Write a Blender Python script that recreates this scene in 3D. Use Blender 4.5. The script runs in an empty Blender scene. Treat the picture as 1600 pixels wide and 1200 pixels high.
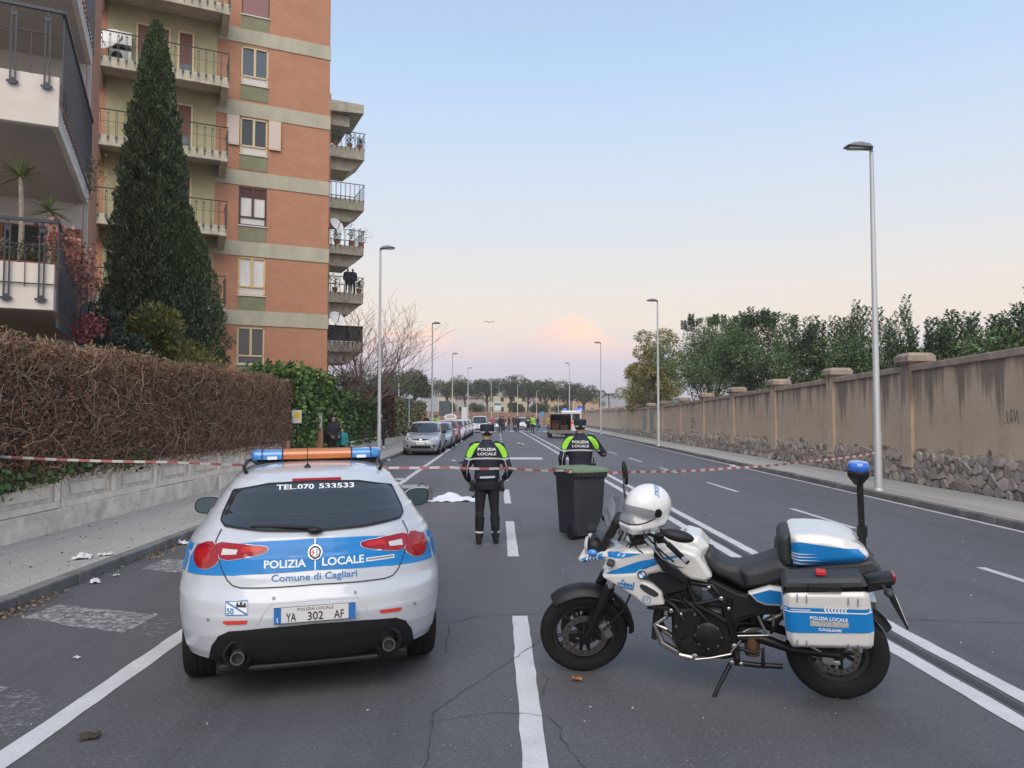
import bpy, bmesh, math, random
import numpy as np
from mathutils import Vector, Matrix
from mathutils.bvhtree import BVHTree

scene = bpy.context.scene
COL = scene.collection
R_ = math.radians
rng = np.random.default_rng(7)
random.seed(7)

# ------------------------------------------------------------------ camera
cam_data = bpy.data.cameras.new('camera')
cam_data.sensor_fit = 'HORIZONTAL'
cam_data.sensor_width = 36.0
cam_data.lens = 36.0 * 1150.0 / 1600.0
cam_data.clip_start = 0.05
cam_data.clip_end = 20000.0
cam = bpy.data.objects.new('camera', cam_data)
cam.location = (0, 0, 1.78)
cam.rotation_euler = (R_(90 + 2.4896), 0, R_(-1.3934))
COL.objects.link(cam)
scene.camera = cam

# ------------------------------------------------------------------ sky and light
SUN_EL, SUN_AZ = 24.0, 186.0       # the last glow, high and soft, behind the camera
world = bpy.data.worlds.new('World')
scene.world = world
world.use_nodes = True
_n = world.node_tree
_n.nodes.clear()
def _wn(t, **k):
    n = _n.nodes.new(t)
    for a, b in k.items():
        setattr(n, a, b)
    return n
def _math(op, a, b=None, c=None, clamp=False):
    n = _wn('ShaderNodeMath', operation=op, use_clamp=clamp)
    for i, v in enumerate((a, b, c)):
        if v is None: continue
        if isinstance(v, (int, float)): n.inputs[i].default_value = v
        else: _n.links.new(v, n.inputs[i])
    return n.outputs[0]
def _ramp(fac, stops, interp='EASE'):
    r = _wn('ShaderNodeValToRGB')
    r.color_ramp.interpolation = interp
    el = r.color_ramp.elements
    while len(el) < len(stops): el.new(0.5)
    for e, (p, c) in zip(el, stops):
        e.position = p
        e.color = (*c, 1)
    _n.links.new(fac, r.inputs[0])
    return r.outputs[0]
def _mix(fac, a, b, mode='MIX'):
    m = _wn('ShaderNodeMix', data_type='RGBA', blend_type=mode)
    for s, v in ((m.inputs[0], fac), (m.inputs[6], a), (m.inputs[7], b)):
        if isinstance(v, (int, float)): s.default_value = v
        elif isinstance(v, tuple): s.default_value = (*v, 1)
        else: _n.links.new(v, s)
    return m.outputs[2]
def srgb(r, g, b):
    f = lambda c: (c / 255 / 12.92) if c <= 10 else ((c / 255 + 0.055) / 1.055) ** 2.4
    return (f(r), f(g), f(b))
_tc = _wn('ShaderNodeTexCoord')
_sep = _wn('ShaderNodeSeparateXYZ')
_n.links.new(_tc.outputs['Generated'], _sep.inputs[0])
_z = _sep.outputs[2]
_zc = _math('MAXIMUM', _z, 0.0)
# dusk gradient by elevation (0 horizon .. 1 zenith)
def _lift(c, k): return tuple(q * k / 1.5 for q in srgb(*c))      # the air between takes some of the light away again
_grad = _ramp(_zc, [
    (0.000, _lift((218, 210, 219), 1.62)),
    (0.070, _lift((224, 213, 218), 1.38)),
    (0.121, _lift((244, 229, 211), 1.25)),
    (0.171, _lift((238, 231, 220), 1.19)),
    (0.236, _lift((226, 231, 235), 1.13)),
    (0.330, _lift((211, 227, 247), 1.10)),
    (0.425, _lift((192, 220, 252), 1.07)),
    (0.490, _lift((184, 211, 248), 1.05)),
    (1.000, _lift((176, 204, 243), 1.03)),
], 'LINEAR')
_sky = _wn('ShaderNodeTexSky')
_sky.sky_type = 'NISHITA'
_sky.sun_disc = False
_sky.sun_elevation = R_(SUN_EL)
_sky.sun_rotation = R_(SUN_AZ)
_sky.air_density = 1.0
_sky.dust_density = 1.5
_skys = _mix(1.0, _sky.outputs[0], (0.07, 0.07, 0.07), 'MULTIPLY')
_base = _mix(0.08, _grad, _skys)
# a bank of evening cloud low above the horizon, all the way round
_map = _wn('ShaderNodeMapping')
_map.inputs['Scale'].default_value = (1.0, 1.0, 1.6)
_n.links.new(_tc.outputs['Generated'], _map.inputs[0])
_noi = _wn('ShaderNodeTexNoise')
_noi.inputs['Scale'].default_value = 15.0
_noi.inputs['Detail'].default_value = 6.0
_noi.inputs['Roughness'].default_value = 0.6
_n.links.new(_map.outputs[0], _noi.inputs['Vector'])
_az = _math('ARCTAN2', _sep.outputs[0], _sep.outputs[1])
def _bump(c, w):
    d = _math('DIVIDE', _math('SUBTRACT', _az, c), w)
    return _math('POWER', 2.718, _math('MULTIPLY', _math('MULTIPLY', d, d), -1.0))
_h = _math('ADD', 0.098, _math('MULTIPLY', _bump(0.108, 0.062), 0.032))
_h = _math('ADD', _h, _math('MULTIPLY', _bump(0.185, 0.030), 0.010))
_h = _math('ADD', _h, _math('MULTIPLY', _bump(-0.09, 0.08), 0.014))
_h = _math('SUBTRACT', _h, _math('MULTIPLY', _bump(0.38, 0.13), 0.07))
_h = _math('ADD', _h, _math('MULTIPLY', _math('SUBTRACT', _noi.outputs[0], 0.5), 0.085))
_cm = _math('DIVIDE', _math('SUBTRACT', _h, _zc), 0.007, clamp=True)
_fade = _math('DIVIDE', _math('SUBTRACT', _zc, 0.070), 0.045, clamp=True)
_noi2 = _wn('ShaderNodeTexNoise')
_noi2.inputs['Scale'].default_value = 11.0
_noi2.inputs['Detail'].default_value = 5.0
_n.links.new(_tc.outputs['Generated'], _noi2.inputs['Vector'])
_lit = _mix(_math('DIVIDE', _math('SUBTRACT', _noi2.outputs[0], 0.36), 0.22, clamp=True), _lift((240, 210, 208), 1.28), _lift((255, 208, 172), 1.55))
_cc = _mix(_fade, _lift((215, 207, 217), 1.34), _lit)
_out = _mix(_math('MULTIPLY', _cm, 0.85), _base, _cc)
_bg = _wn('ShaderNodeBackground')
_bg.inputs['Strength'].default_value = 0.75
_n.links.new(_out, _bg.inputs[0])
_wo = _wn('ShaderNodeOutputWorld')
_n.links.new(_bg.outputs[0], _wo.inputs[0])

sun_data = bpy.data.lights.new('sun', 'SUN')
sun_data.energy = 1.5
sun_data.angle = R_(54)
sun_data.color = (1.0, 0.87, 0.73)
sun = bpy.data.objects.new('sun', sun_data)
_el, _a = R_(SUN_EL + 21), R_(SUN_AZ)
sun.rotation_euler = Vector((math.sin(_a) * math.cos(_el), math.cos(_a) * math.cos(_el), math.sin(_el))).to_track_quat('Z', 'Y').to_euler()
COL.objects.link(sun)

scene.view_settings.view_transform = 'Standard'
scene.view_settings.look = 'None'
scene.view_settings.exposure = 1.0
scene.view_settings.gamma = 1.0
scene.view_settings.use_curve_mapping = False

# ------------------------------------------------------------------ materials
_MATS = {}
def M(name, col, rough=0.6, metal=0.0, var=0.0, vscale=6.0, stretch=(1, 1, 1), bump=0.0, bscale=60.0, coat=0.0,
      spec=0.5, island=0.0, col2=None, emit=None, alpha=1.0, trans=0.0, sub=0.0):
    """Principled material; var = noise variation of the colour, island = per-leaf variation."""
    if name in _MATS: return _MATS[name]
    m = bpy.data.materials.new(name)
    m.use_nodes = True
    nt = m.node_tree
    b = nt.nodes['Principled BSDF']
    N = nt.nodes.new
    b.inputs['Roughness'].default_value = rough
    b.inputs['Metallic'].default_value = metal
    b.inputs['Coat Weight'].default_value = coat
    b.inputs['Coat Roughness'].default_value = 0.06
    b.inputs['Specular IOR Level'].default_value = spec
    b.inputs['Alpha'].default_value = alpha
    b.inputs['Transmission Weight'].default_value = trans
    b.inputs['Base Color'].default_value = (*col, 1)
    if emit:
        b.inputs['Emission Color'].default_value = (*emit[0], 1)
        b.inputs['Emission Strength'].default_value = emit[1]
    if var or bump or island or col2:
        tc = N('ShaderNodeTexCoord')
        mp = N('ShaderNodeMapping')
        mp.inputs['Scale'].default_value = stretch
        nt.links.new(tc.outputs['Object'], mp.inputs[0])
    if var or col2:
        no = N('ShaderNodeTexNoise')
        no.inputs['Scale'].default_value = vscale
        no.inputs['Detail'].default_value = 6
        no.inputs['Roughness'].default_value = 0.62
        nt.links.new(mp.outputs[0], no.inputs['Vector'])
        mr = N('ShaderNodeMapRange')
        mr.inputs[1].default_value = 0.32
        mr.inputs[2].default_value = 0.68
        nt.links.new(no.outputs[0], mr.inputs[0])
        mx = N('ShaderNodeMix'); mx.data_type = 'RGBA'
        a = tuple(c * (1 - var) for c in col)
        c2 = col2 if col2 else tuple(min(1, c * (1 + var)) for c in col)
        mx.inputs[6].default_value = (*a, 1)
        mx.inputs[7].default_value = (*c2, 1)
        nt.links.new(mr.outputs[0], mx.inputs[0])
        colout = mx.outputs[2]
        nt.links.new(colout, b.inputs['Base Color'])
    if island:
        ge = N('ShaderNodeNewGeometry')
        hs = N('ShaderNodeHueSaturation')
        mr = N('ShaderNodeMapRange')
        mr.inputs[3].default_value = 1 - island
        mr.inputs[4].default_value = 1 + island
        nt.links.new(ge.outputs['Random Per Island'], mr.inputs[0])
        nt.links.new(mr.outputs[0], hs.inputs['Value'])
        if var or col2: nt.links.new(colout, hs.inputs['Color'])
        else: hs.inputs['Color'].default_value = (*col, 1)
        nt.links.new(hs.outputs[0], b.inputs['Base Color'])
    if bump:
        nb = N('ShaderNodeTexNoise')
        nb.inputs['Scale'].default_value = bscale
        nb.inputs['Detail'].default_value = 5
        nt.links.new(mp.outputs[0], nb.inputs['Vector'])
        bp = N('ShaderNodeBump')
        bp.inputs['Strength'].default_value = bump
        bp.inputs['Distance'].default_value = 0.02
        nt.links.new(nb.outputs[0], bp.inputs['Height'])
        nt.links.new(bp.outputs[0], b.inputs['Normal'])
    _MATS[name] = m
    return m

# ------------------------------------------------------------------ mesh helpers
def V3(*a): return np.array(a, float)
def rotm(rx=0, ry=0, rz=0):
    return np.array(Matrix.Rotation(rz, 3, 'Z') @ Matrix.Rotation(ry, 3, 'Y') @ Matrix.Rotation(rx, 3, 'X'))
class MB:
    def __init__(s):
        s.v = []; s.f = []; s.m = []
    def add(s, verts, faces, m=0):
        o = len(s.v)
        s.v.extend([tuple(float(c) for c in p) for p in verts])
        for f in faces:
            s.f.append(tuple(i + o for i in f)); s.m.append(m)
        return s
    def box(s, c, d, rot=None, m=0, taper=1.0):
        x, y, z = (q / 2 for q in d)
        p = np.array([[-x, -y, -z], [x, -y, -z], [x, y, -z], [-x, y, -z], [-x * taper, -y * taper, z], [x * taper, -y * taper, z], [x * taper, y * taper, z], [-x * taper, y * taper, z]])
        if rot is not None: p = p @ np.asarray(rot).T
        p = p + np.array(c)
        return s.add(p, [(0, 3, 2, 1), (4, 5, 6, 7), (0, 1, 5, 4), (1, 2, 6, 5), (2, 3, 7, 6), (3, 0, 4, 7)], m)
    def span(s, a, b, m=0):
        a, b = np.minimum(a, b), np.maximum(a, b)
        return s.box((a + b) / 2, b - a, None, m)
    def rings(s, rings, m=0, cap=True, closed=False):
        n = len(rings[0]); k = len(rings)
        pts = [p for r in rings for p in r]
        fs = []
        for i in range(k if closed else k - 1):
            for j in range(n):
                a = i * n + j; b = i * n + (j + 1) % n
                c = ((i + 1) % k) * n + (j + 1) % n; d = ((i + 1) % k) * n + j
                fs.append((a, b, c, d))
        if cap and not closed:
            fs.append(tuple(range(n - 1, -1, -1)))
            fs.append(tuple(range((k - 1) * n, k * n)))
        return s.add(pts, fs, m)
    def tube(s, pts, r, n=8, m=0, cap=True, flat=1.0):
        pts = np.array(pts, float); k = len(pts)
        rr = np.full(k, r, float) if np.isscalar(r) else np.array(r, float)
        rings = []; up = None
        for i in range(k):
            t = pts[min(i + 1, k - 1)] - pts[max(i - 1, 0)]
            t /= (np.linalg.norm(t) + 1e-12)
            if up is None:
                up = V3(0, 0, 1) if abs(t[2]) < 0.9 else V3(1, 0, 0)
            x = np.cross(up, t); x /= (np.linalg.norm(x) + 1e-12)
            y = np.cross(t, x); up = y
            a = np.arange(n) * 2 * math.pi / n
            rings.append(pts[i] + rr[i] * (np.outer(np.cos(a), x) + flat * np.outer(np.sin(a), y)))
        return s.rings(rings, m, cap)
    def cyl(s, a, b, r, n=16, m=0, r2=None):
        return s.tube([a, b], [r, r if r2 is None else r2], n, m)
    def lathe(s, prof, n=24, c=(0, 0, 0), ax='z', m=0, cap=True, rot=None):
        rings = []
        for r, h in prof:
            a = np.arange(n) * 2 * math.pi / n
            p = np.stack([r * np.cos(a), r * np.sin(a), np.full(n, h)], 1)
            if ax == 'y': p = p[:, [0, 2, 1]] * [1, 1, -1]
            if ax == 'x': p = p[:, [2, 0, 1]]
            if rot is not None: p = p @ np.asarray(rot).T
            rings.append(p + np.array(c))
        return s.rings(rings, m, cap)
    def torus(s, R, r, n=40, k=14, c=(0, 0, 0), ax='y', m=0, fx=1.0, fr=1.0):
        """tyre-like ring about axis ax; fx widens the section along the axis"""
        rings = []
        for i in range(n):
            a = i * 2 * math.pi / n; ring = []
            for j in range(k):
                b = -j * 2 * math.pi / k
                cb, sb = math.cos(b), math.sin(b)
                e = 0.72
                q = R + r * fr * math.copysign(abs(cb) ** e, cb); h = r * fx * math.copysign(abs(sb) ** e, sb)
                p = (q * math.cos(a), h, q * math.sin(a))
                if ax == 'x': p = (h, p[0], p[2])
                if ax == 'z': p = (p[0], p[2], h)
                ring.append(np.array(p) + np.array(c))
            rings.append(ring)
        return s.rings(rings, m, False, True)
    def prism(s, poly, y0, y1, m=0, plane='xz', inset=0.0, belly=0.0):
        """polygon (a,b) extruded along the third axis from y0 to y1; inset = chamfer of both ends"""
        poly = np.array(poly, float)
        area = 0.5 * np.sum(poly[:, 0] * np.roll(poly[:, 1], -1) - np.roll(poly[:, 0], -1) * poly[:, 1])
        if area < 0: poly = poly[::-1]
        def mk(P, h):
            z = np.full(len(P), h)
            if plane == 'xz': return np.stack([P[:, 0], z, P[:, 1]], 1)
            if plane == 'xy': return np.stack([P[:, 0], P[:, 1], z], 1)
            return np.stack([z, P[:, 0], P[:, 1]], 1)
        if inset:
            nxt = np.roll(poly, -1, 0) - poly; prv = poly - np.roll(poly, 1, 0)
            nxt /= np.linalg.norm(nxt, axis=1)[:, None] + 1e-9; prv /= np.linalg.norm(prv, axis=1)[:, None] + 1e-9
            nrm = np.stack([-(nxt[:, 1] + prv[:, 1]), nxt[:, 0] + prv[:, 0]], 1)
            nrm /= np.linalg.norm(nrm, axis=1)[:, None] + 1e-9
            small = poly + nrm * inset
            d = math.copysign(min(inset, abs(y1 - y0) * 0.4), y1 - y0)
            rings = [mk(small, y0), mk(poly, y0 + d), mk(poly, y1 - d), mk(small, y1)]
        else:
            rings = [mk(poly, y0), mk(poly, y1)]
        if (plane == 'xz') == (y1 > y0):
            rings = rings[::-1]
        return s.rings(rings, m, True)
    def ell(s, c, r, n=16, k=10, m=0, rot=None):
        rings = []
        for i in range(1, k):
            t = -math.pi / 2 + math.pi * i / k
            a = np.arange(n) * 2 * math.pi / n
            p = np.stack([r[0] * math.cos(t) * np.cos(a), r[1] * math.cos(t) * np.sin(a), np.full(n, r[2] * math.sin(t))], 1)
            if rot is not None: p = p @ np.asarray(rot).T
            rings.append(p + np.array(c))
        return s.rings(rings, m, True)
    def mesh(s, name):
        me = bpy.data.meshes.new(name)
        me.from_pydata(s.v, [], s.f)
        me.polygons.foreach_set('material_index', s.m)
        return me
    def build(s, name, mats, parent=None, smooth=None, bevel=0.0, loc=None, rot=None, bseg=2):
        return link(name, s.mesh(name), mats, parent, smooth, bevel, loc, rot, bseg)
def link(name, me, mats, parent=None, smooth=None, bevel=0.0, loc=None, rot=None, bseg=2):
    if not isinstance(mats, (list, tuple)): mats = [mats]
    for m in mats: me.materials.append(m)
    if smooth is not None:
        me.polygons.foreach_set('use_smooth', [True] * len(me.polygons))
        if smooth < 180: me.set_sharp_from_angle(angle=R_(smooth))
    o = bpy.data.objects.new(name, me)
    COL.objects.link(o)
    if parent is not None: o.parent = parent
    if loc is not None: o.location = loc
    if rot is not None: o.rotation_euler = rot
    if bevel:
        b = o.modifiers.new('bevel', 'BEVEL')
        b.width = bevel; b.segments = bseg; b.limit_method = 'ANGLE'; b.angle_limit = R_(35)
        b.harden_normals = False
    return o
def np_mesh(name, V, F):
    """mesh from arrays: V (n,3), F (m,k) all faces of k corners"""
    me = bpy.data.meshes.new(name)
    V = np.asarray(V, np.float32); F = np.asarray(F, np.int32)
    me.vertices.add(len(V)); me.vertices.foreach_set('co', V.ravel())
    me.loops.add(F.size); me.loops.foreach_set('vertex_index', F.ravel())
    me.polygons.add(len(F)); me.polygons.foreach_set('loop_start', np.arange(0, F.size, F.shape[1], dtype=np.int32))
    me.update(calc_edges=True)
    return me
def unit(a):
    return a / (np.linalg.norm(a, axis=-1, keepdims=True) + 1e-9)
def leaf_mesh(name, P, L, W, D=None, spread=1.0, droop=0.0):
    """diamond leaves at points P; D = main direction per leaf, spread = randomness"""
    n = len(P)
    d = rng.normal(size=(n, 3))
    if D is not None: d = unit(np.asarray(D)) + spread * unit(d) * rng.random((n, 1)) ** 0.5
    d = unit(d); d[:, 2] -= droop; d = unit(d)
    s = unit(np.cross(d, rng.normal(size=(n, 3))))
    nn = np.cross(d, s)
    L = (np.asarray(L) * (0.6 + 0.8 * rng.random(n)))[:, None]; W = L * W
    b = P + d * L * 0.5 + nn * L * 0.10
    V = np.stack([P, b + s * W / 2, P + d * L, b - s * W / 2], 1).reshape(-1, 3)
    return np_mesh(name, V, np.arange(4 * n).reshape(n, 4))
def twig_mesh(name, paths, r):
    """thin three-sided tubes; paths (n,k,3), r (n,k)"""
    paths = np.asarray(paths); n, k, _ = paths.shape
    t = np.empty_like(paths); t[:, 1:-1] = paths[:, 2:] - paths[:, :-2]; t[:, 0] = paths[:, 1] - paths[:, 0]; t[:, -1] = paths[:, -1] - paths[:, -2]
    t = unit(t)
    ref = np.tile(unit(rng.normal(size=(n, 1, 3))), (1, k, 1))
    x = unit(np.cross(ref, t)); y = np.cross(t, x)
    V = []
    for j in range(3):
        a = j * 2 * math.pi / 3
        V.append(paths + (math.cos(a) * x + math.sin(a) * y) * r[..., None])
    V = np.stack(V, 2)                                   # n,k,3,3
    idx = np.arange(n * k * 3).reshape(n, k, 3)
    F = []
    for j in range(3):
        jj = (j + 1) % 3
        F.append(np.stack([idx[:, :-1, j], idx[:, :-1, jj], idx[:, 1:, jj], idx[:, 1:, j]], -1).reshape(-1, 4))
    return np_mesh(name, V.reshape(-1, 3), np.concatenate(F))

def thing(name, label, cat, loc=(0, 0, 0), rz=0.0, group=None):
    o = bpy.data.objects.new(name, None)
    o.empty_display_size = 0.2
    COL.objects.link(o)
    o.location = loc; o.rotation_euler = (0, 0, rz)
    return tag(o, label, cat, group, 'thing')
def tag(o, label=None, cat=None, group=None, kind=None):
    if label: o['label'] = label
    if cat: o['category'] = cat
    if group: o['group'] = group
    if kind: o['kind'] = kind
    return o
def struct(o): return tag(o, kind='structure')
def copy_tree(o, parent=None):
    c = o.copy(); COL.objects.link(c)
    if parent is not None: c.parent = parent
    for ch in list(o.children): copy_tree(ch, c)
    return c
def evald(o):
    """mesh of an object with its modifiers applied; the object itself is removed"""
    dg = bpy.context.evaluated_depsgraph_get()
    dg.update()
    me = bpy.data.meshes.new_from_object(o.evaluated_get(dg))
    old = o.data
    bpy.data.objects.remove(o)
    if old.users == 0: bpy.data.meshes.remove(old)
    return me
def remesh(mb, voxel, smooth_it=4, name='m'):
    me = mb.mesh(name)
    o = bpy.data.objects.new(name, me); COL.objects.link(o)
    r = o.modifiers.new('r', 'REMESH'); r.mode = 'VOXEL'; r.voxel_size = voxel; r.use_smooth_shade = True
    if smooth_it:
        s = o.modifiers.new('s', 'SMOOTH'); s.factor = 0.5; s.iterations = smooth_it
    return evald(o)

# ------------------------------------------------------------------ flat print and panels laid on shaped surfaces
def bvh_of(me):
    vs = [v.co.copy() for v in me.vertices]
    return BVHTree.FromPolygons(vs, [tuple(p.vertices) for p in me.polygons])
def text_tris(body, bold=0.0):
    cu = bpy.data.curves.new('t', 'FONT'); cu.body = body; cu.offset = bold; cu.resolution_u = 3
    o = bpy.data.objects.new('t', cu); COL.objects.link(o)
    dg = bpy.context.evaluated_depsgraph_get(); dg.update()
    me = bpy.data.meshes.new_from_object(o.evaluated_get(dg))
    bpy.data.objects.remove(o); bpy.data.curves.remove(cu)
    P = np.array([v.co[:2] for v in me.vertices]); F = [tuple(p.vertices) for p in me.polygons]
    bpy.data.meshes.remove(me)
    lo, hi = P.min(0), P.max(0)
    return (P - lo) / (hi - lo), F
class Frame:
    """a drawing plane: (a,b) -> o + a*ua + b*ub, laid down along d"""
    def __init__(s, o, ua, ub, d):
        s.o, s.ua, s.ub, s.d = (np.array(q, float) for q in (o, ua, ub, d))
    def at(s, a, b): return s.o + a * s.ua + b * s.ub
def lay(name, bvh, fr, P2, faces, mats, parent, off=0.003, maxlen=0.05, thick=0.0, smooth=40):
    """2D faces subdivided and laid on the surface, off metres proud of it"""
    bm = bmesh.new()
    vs = [bm.verts.new((p[0], p[1], 0)) for p in P2]
    for f in faces:
        try: bm.faces.new([vs[i] for i in f])
        except ValueError: pass
    bmesh.ops.triangulate(bm, faces=bm.faces[:])
    for _ in range(7):
        long = [e for e in bm.edges if e.calc_length() > maxlen]
        if not long: break
        bmesh.ops.subdivide_edges(bm, edges=long, cuts=1)
        bmesh.ops.triangulate(bm, faces=[f for f in bm.faces if len(f.verts) > 3])
    d = Vector(fr.d).normalized()
    last = None
    hit = {}
    for v in bm.verts:
        p = Vector(fr.at(v.co.x, v.co.y)) - d * 9
        h, nrm, idx, dist = bvh.ray_cast(p, d)
        if h is None:
            hit[v] = None; continue
        if nrm.dot(d) > 0: nrm = -nrm
        hit[v] = h + nrm * off
    bad = [v for v in bm.verts if hit[v] is None]
    good = [v for v in bm.verts if hit[v] is not None]
    for v in good: v.co = hit[v]
    if bad: bmesh.ops.delete(bm, geom=bad, context='VERTS')
    bmesh.ops.recalc_face_normals(bm, faces=bm.faces[:])
    if bm.faces:
        bm.faces.ensure_lookup_table()
        f0 = max(bm.faces, key=lambda f: f.calc_area())
        if f0.normal.dot(d) > 0: bmesh.ops.reverse_faces(bm, faces=bm.faces[:])
    me = bpy.data.meshes.new(name); bm.to_mesh(me); bm.free()
    return link(name, me, mats, parent, smooth)
def lay_poly(name, bvh, fr, poly, mat, parent, off=0.003, maxlen=0.05):
    return lay(name, bvh, fr, poly, [tuple(range(len(poly)))], mat, parent, off, maxlen)
def lay_line(name, bvh, fr, pts, w, mat, parent, off=0.002, maxlen=0.06):
    pts = np.array(pts, float); t = np.empty_like(pts)
    t[1:-1] = pts[2:] - pts[:-2]; t[0] = pts[1] - pts[0]; t[-1] = pts[-1] - pts[-2]
    t /= np.linalg.norm(t, axis=1)[:, None]
    nn = np.stack([-t[:, 1], t[:, 0]], 1) * w / 2
    k = len(pts)
    return lay(name, bvh, fr, np.concatenate([pts + nn, pts - nn]), [(i, i + 1, k + i + 1, k + i) for i in range(k - 1)], mat, parent, off, maxlen)
def lay_text(name, bvh, fr, body, box, mat, parent, off=0.004, bold=0.0, maxlen=0.08, shear=0.0):
    a0, a1, b0, b1 = box
    P, F = text_tris(body, bold)
    Q = np.stack([a0 + (a1 - a0) * P[:, 0] + shear * P[:, 1] * (b1 - b0), b0 + (b1 - b0) * P[:, 1]], 1)
    return lay(name, bvh, fr, Q, F, mat, parent, off, maxlen)
def flat_text(name, body, fr, box, mat, parent, bold=0.0):
    a0, a1, b0, b1 = box
    P, F = text_tris(body, bold)
    mb = MB(); mb.add([fr.at(a0 + (a1 - a0) * p[0], b0 + (b1 - b0) * p[1]) for p in P], F)
    return mb.build(name, mat, parent)
def smooth_poly(pts, it=2):
    p = np.array(pts, float)
    for _ in range(it):
        q = np.roll(p, -1, 0)
        p = np.stack([0.75 * p + 0.25 * q, 0.25 * p + 0.75 * q], 1).reshape(-1, 2)
    return p
def circ(c, r, n=24, ry=None):
    a = np.arange(n) * 2 * math.pi / n
    return np.stack([c[0] + r * np.cos(a), c[1] + (ry or r) * np.sin(a)], 1)
# ------------------------------------------------------------------ custom surface materials
def nodes_of(name, rough=0.8):
    m = bpy.data.materials.new(name); m.use_nodes = True
    nt = m.node_tree; b = nt.nodes['Principled BSDF']; b.inputs['Roughness'].default_value = rough
    return m, nt, b
def nmath(nt, op, a, b=None, clamp=False):
    n = nt.nodes.new('ShaderNodeMath'); n.operation = op; n.use_clamp = clamp
    for i, v in enumerate((a, b)):
        if v is None: continue
        if isinstance(v, (int, float)): n.inputs[i].default_value = v
        else: nt.links.new(v, n.inputs[i])
    return n.outputs[0]
def nnoise(nt, vec, scale, detail=6, rough=0.6, stretch=(1, 1, 1)):
    mp = nt.nodes.new('ShaderNodeMapping'); mp.inputs['Scale'].default_value = stretch
    nt.links.new(vec, mp.inputs[0])
    n = nt.nodes.new('ShaderNodeTexNoise'); n.inputs['Scale'].default_value = scale
    n.inputs['Detail'].default_value = detail; n.inputs['Roughness'].default_value = rough
    nt.links.new(mp.outputs[0], n.inputs['Vector'])
    return n.outputs[0]
def nrange(nt, v, a, b, c=0.0, d=1.0):
    n = nt.nodes.new('ShaderNodeMapRange')
    for i, q in enumerate((a, b, c, d)): n.inputs[i + 1].default_value = q
    nt.links.new(v, n.inputs[0]); return n.outputs[0]
def nmix(nt, f, a, b, mode='MIX'):
    m = nt.nodes.new('ShaderNodeMix'); m.data_type = 'RGBA'; m.blend_type = mode
    for s, v in ((m.inputs[0], f), (m.inputs[6], a), (m.inputs[7], b)):
        if isinstance(v, (int, float)): s.default_value = v
        elif isinstance(v, tuple): s.default_value = (*v, 1)
        else: nt.links.new(v, s)
    return m.outputs[2]
def nbump(nt, h, strength, dist, b):
    n = nt.nodes.new('ShaderNodeBump'); n.inputs['Strength'].default_value = strength; n.inputs['Distance'].default_value = dist
    nt.links.new(h, n.inputs['Height']); nt.links.new(n.outputs[0], b.inputs['Normal'])
def ncoord(nt, kind='Object'):
    return nt.nodes.new('ShaderNodeTexCoord').outputs[kind]

def make_asphalt(name, base, patch=0.16, rough=0.62):
    m, nt, b = nodes_of(name, rough)
    c = ncoord(nt)
    big = nrange(nt, nnoise(nt, c, 0.35, 5), 0.35, 0.65)
    streak = nrange(nt, nnoise(nt, c, 1.6, 4, 0.6, (1.0, 0.05, 1)), 0.3, 0.7)
    mid = nrange(nt, nnoise(nt, c, 4.0, 6, 0.7), 0.3, 0.7)
    fine = nrange(nt, nnoise(nt, c, 160.0, 3, 0.8), 0.25, 0.75)
    k = lambda f: tuple(q * f for q in base)
    col = nmix(nt, big, k(1 - patch), k(1 + patch))
    col = nmix(nt, nmath(nt, 'MULTIPLY', streak, 0.35), col, k(1.25))
    col = nmix(nt, nmath(nt, 'MULTIPLY', mid, 0.42), col, k(0.70))
    col = nmix(nt, nmath(nt, 'MULTIPLY', fine, 0.6), col, k(1.75))
    pits = nrange(nt, nnoise(nt, c, 42.0, 3, 0.7), 0.57, 0.64)
    col = nmix(nt, nmath(nt, 'MULTIPLY', pits, 0.55), col, k(0.45))
    chips = nrange(nt, nnoise(nt, c, 46.0, 2, 0.6), 0.60, 0.65)
    col = nmix(nt, nmath(nt, 'MULTIPLY', chips, 0.6), col, k(2.6))
    tyre = nrange(nt, nnoise(nt, c, 0.9, 5, 0.65, (1.6, 0.10, 1)), 0.52, 0.68)
    col = nmix(nt, nmath(nt, 'MULTIPLY', tyre, 0.42), col, k(0.58))
    sx = nt.nodes.new('ShaderNodeSeparateXYZ'); nt.links.new(c, sx.inputs[0])
    lane = nmath(nt, 'SINE', nmath(nt, 'ADD', nmath(nt, 'MULTIPLY', sx.outputs[0], 4.35), 0.6))
    lane = nmath(nt, 'MULTIPLY', nrange(nt, lane, -0.2, 1.0), nrange(nt, nnoise(nt, c, 0.6, 5, 0.6, (1, 0.2, 1)), 0.35, 0.6))
    col = nmix(nt, nmath(nt, 'MULTIPLY', lane, 0.26), col, k(1.45))
    spots = nrange(nt, nnoise(nt, c, 9.0, 2, 0.4), 0.70, 0.74)
    col = nmix(nt, nmath(nt, 'MULTIPLY', spots, 0.35), col, k(1.8))
    dark = nrange(nt, nnoise(nt, c, 2.3, 7, 0.75, (1, 0.6, 1)), 0.62, 0.72)
    col = nmix(nt, nmath(nt, 'MULTIPLY', dark, 0.62), col, k(0.52))
    nt.links.new(col, b.inputs['Base Color'])
    nt.links.new(nrange(nt, big, 0, 1, rough - 0.07, rough + 0.1), b.inputs['Roughness'])
    h = nmath(nt, 'ADD', nnoise(nt, c, 220.0, 3, 0.8), nmath(nt, 'MULTIPLY', nnoise(nt, c, 22.0, 4), 0.6))
    nbump(nt, h, 0.6, 0.008, b)
    return m
ASPHALT = make_asphalt('asphalt', (0.080, 0.080, 0.086), 0.24)
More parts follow.
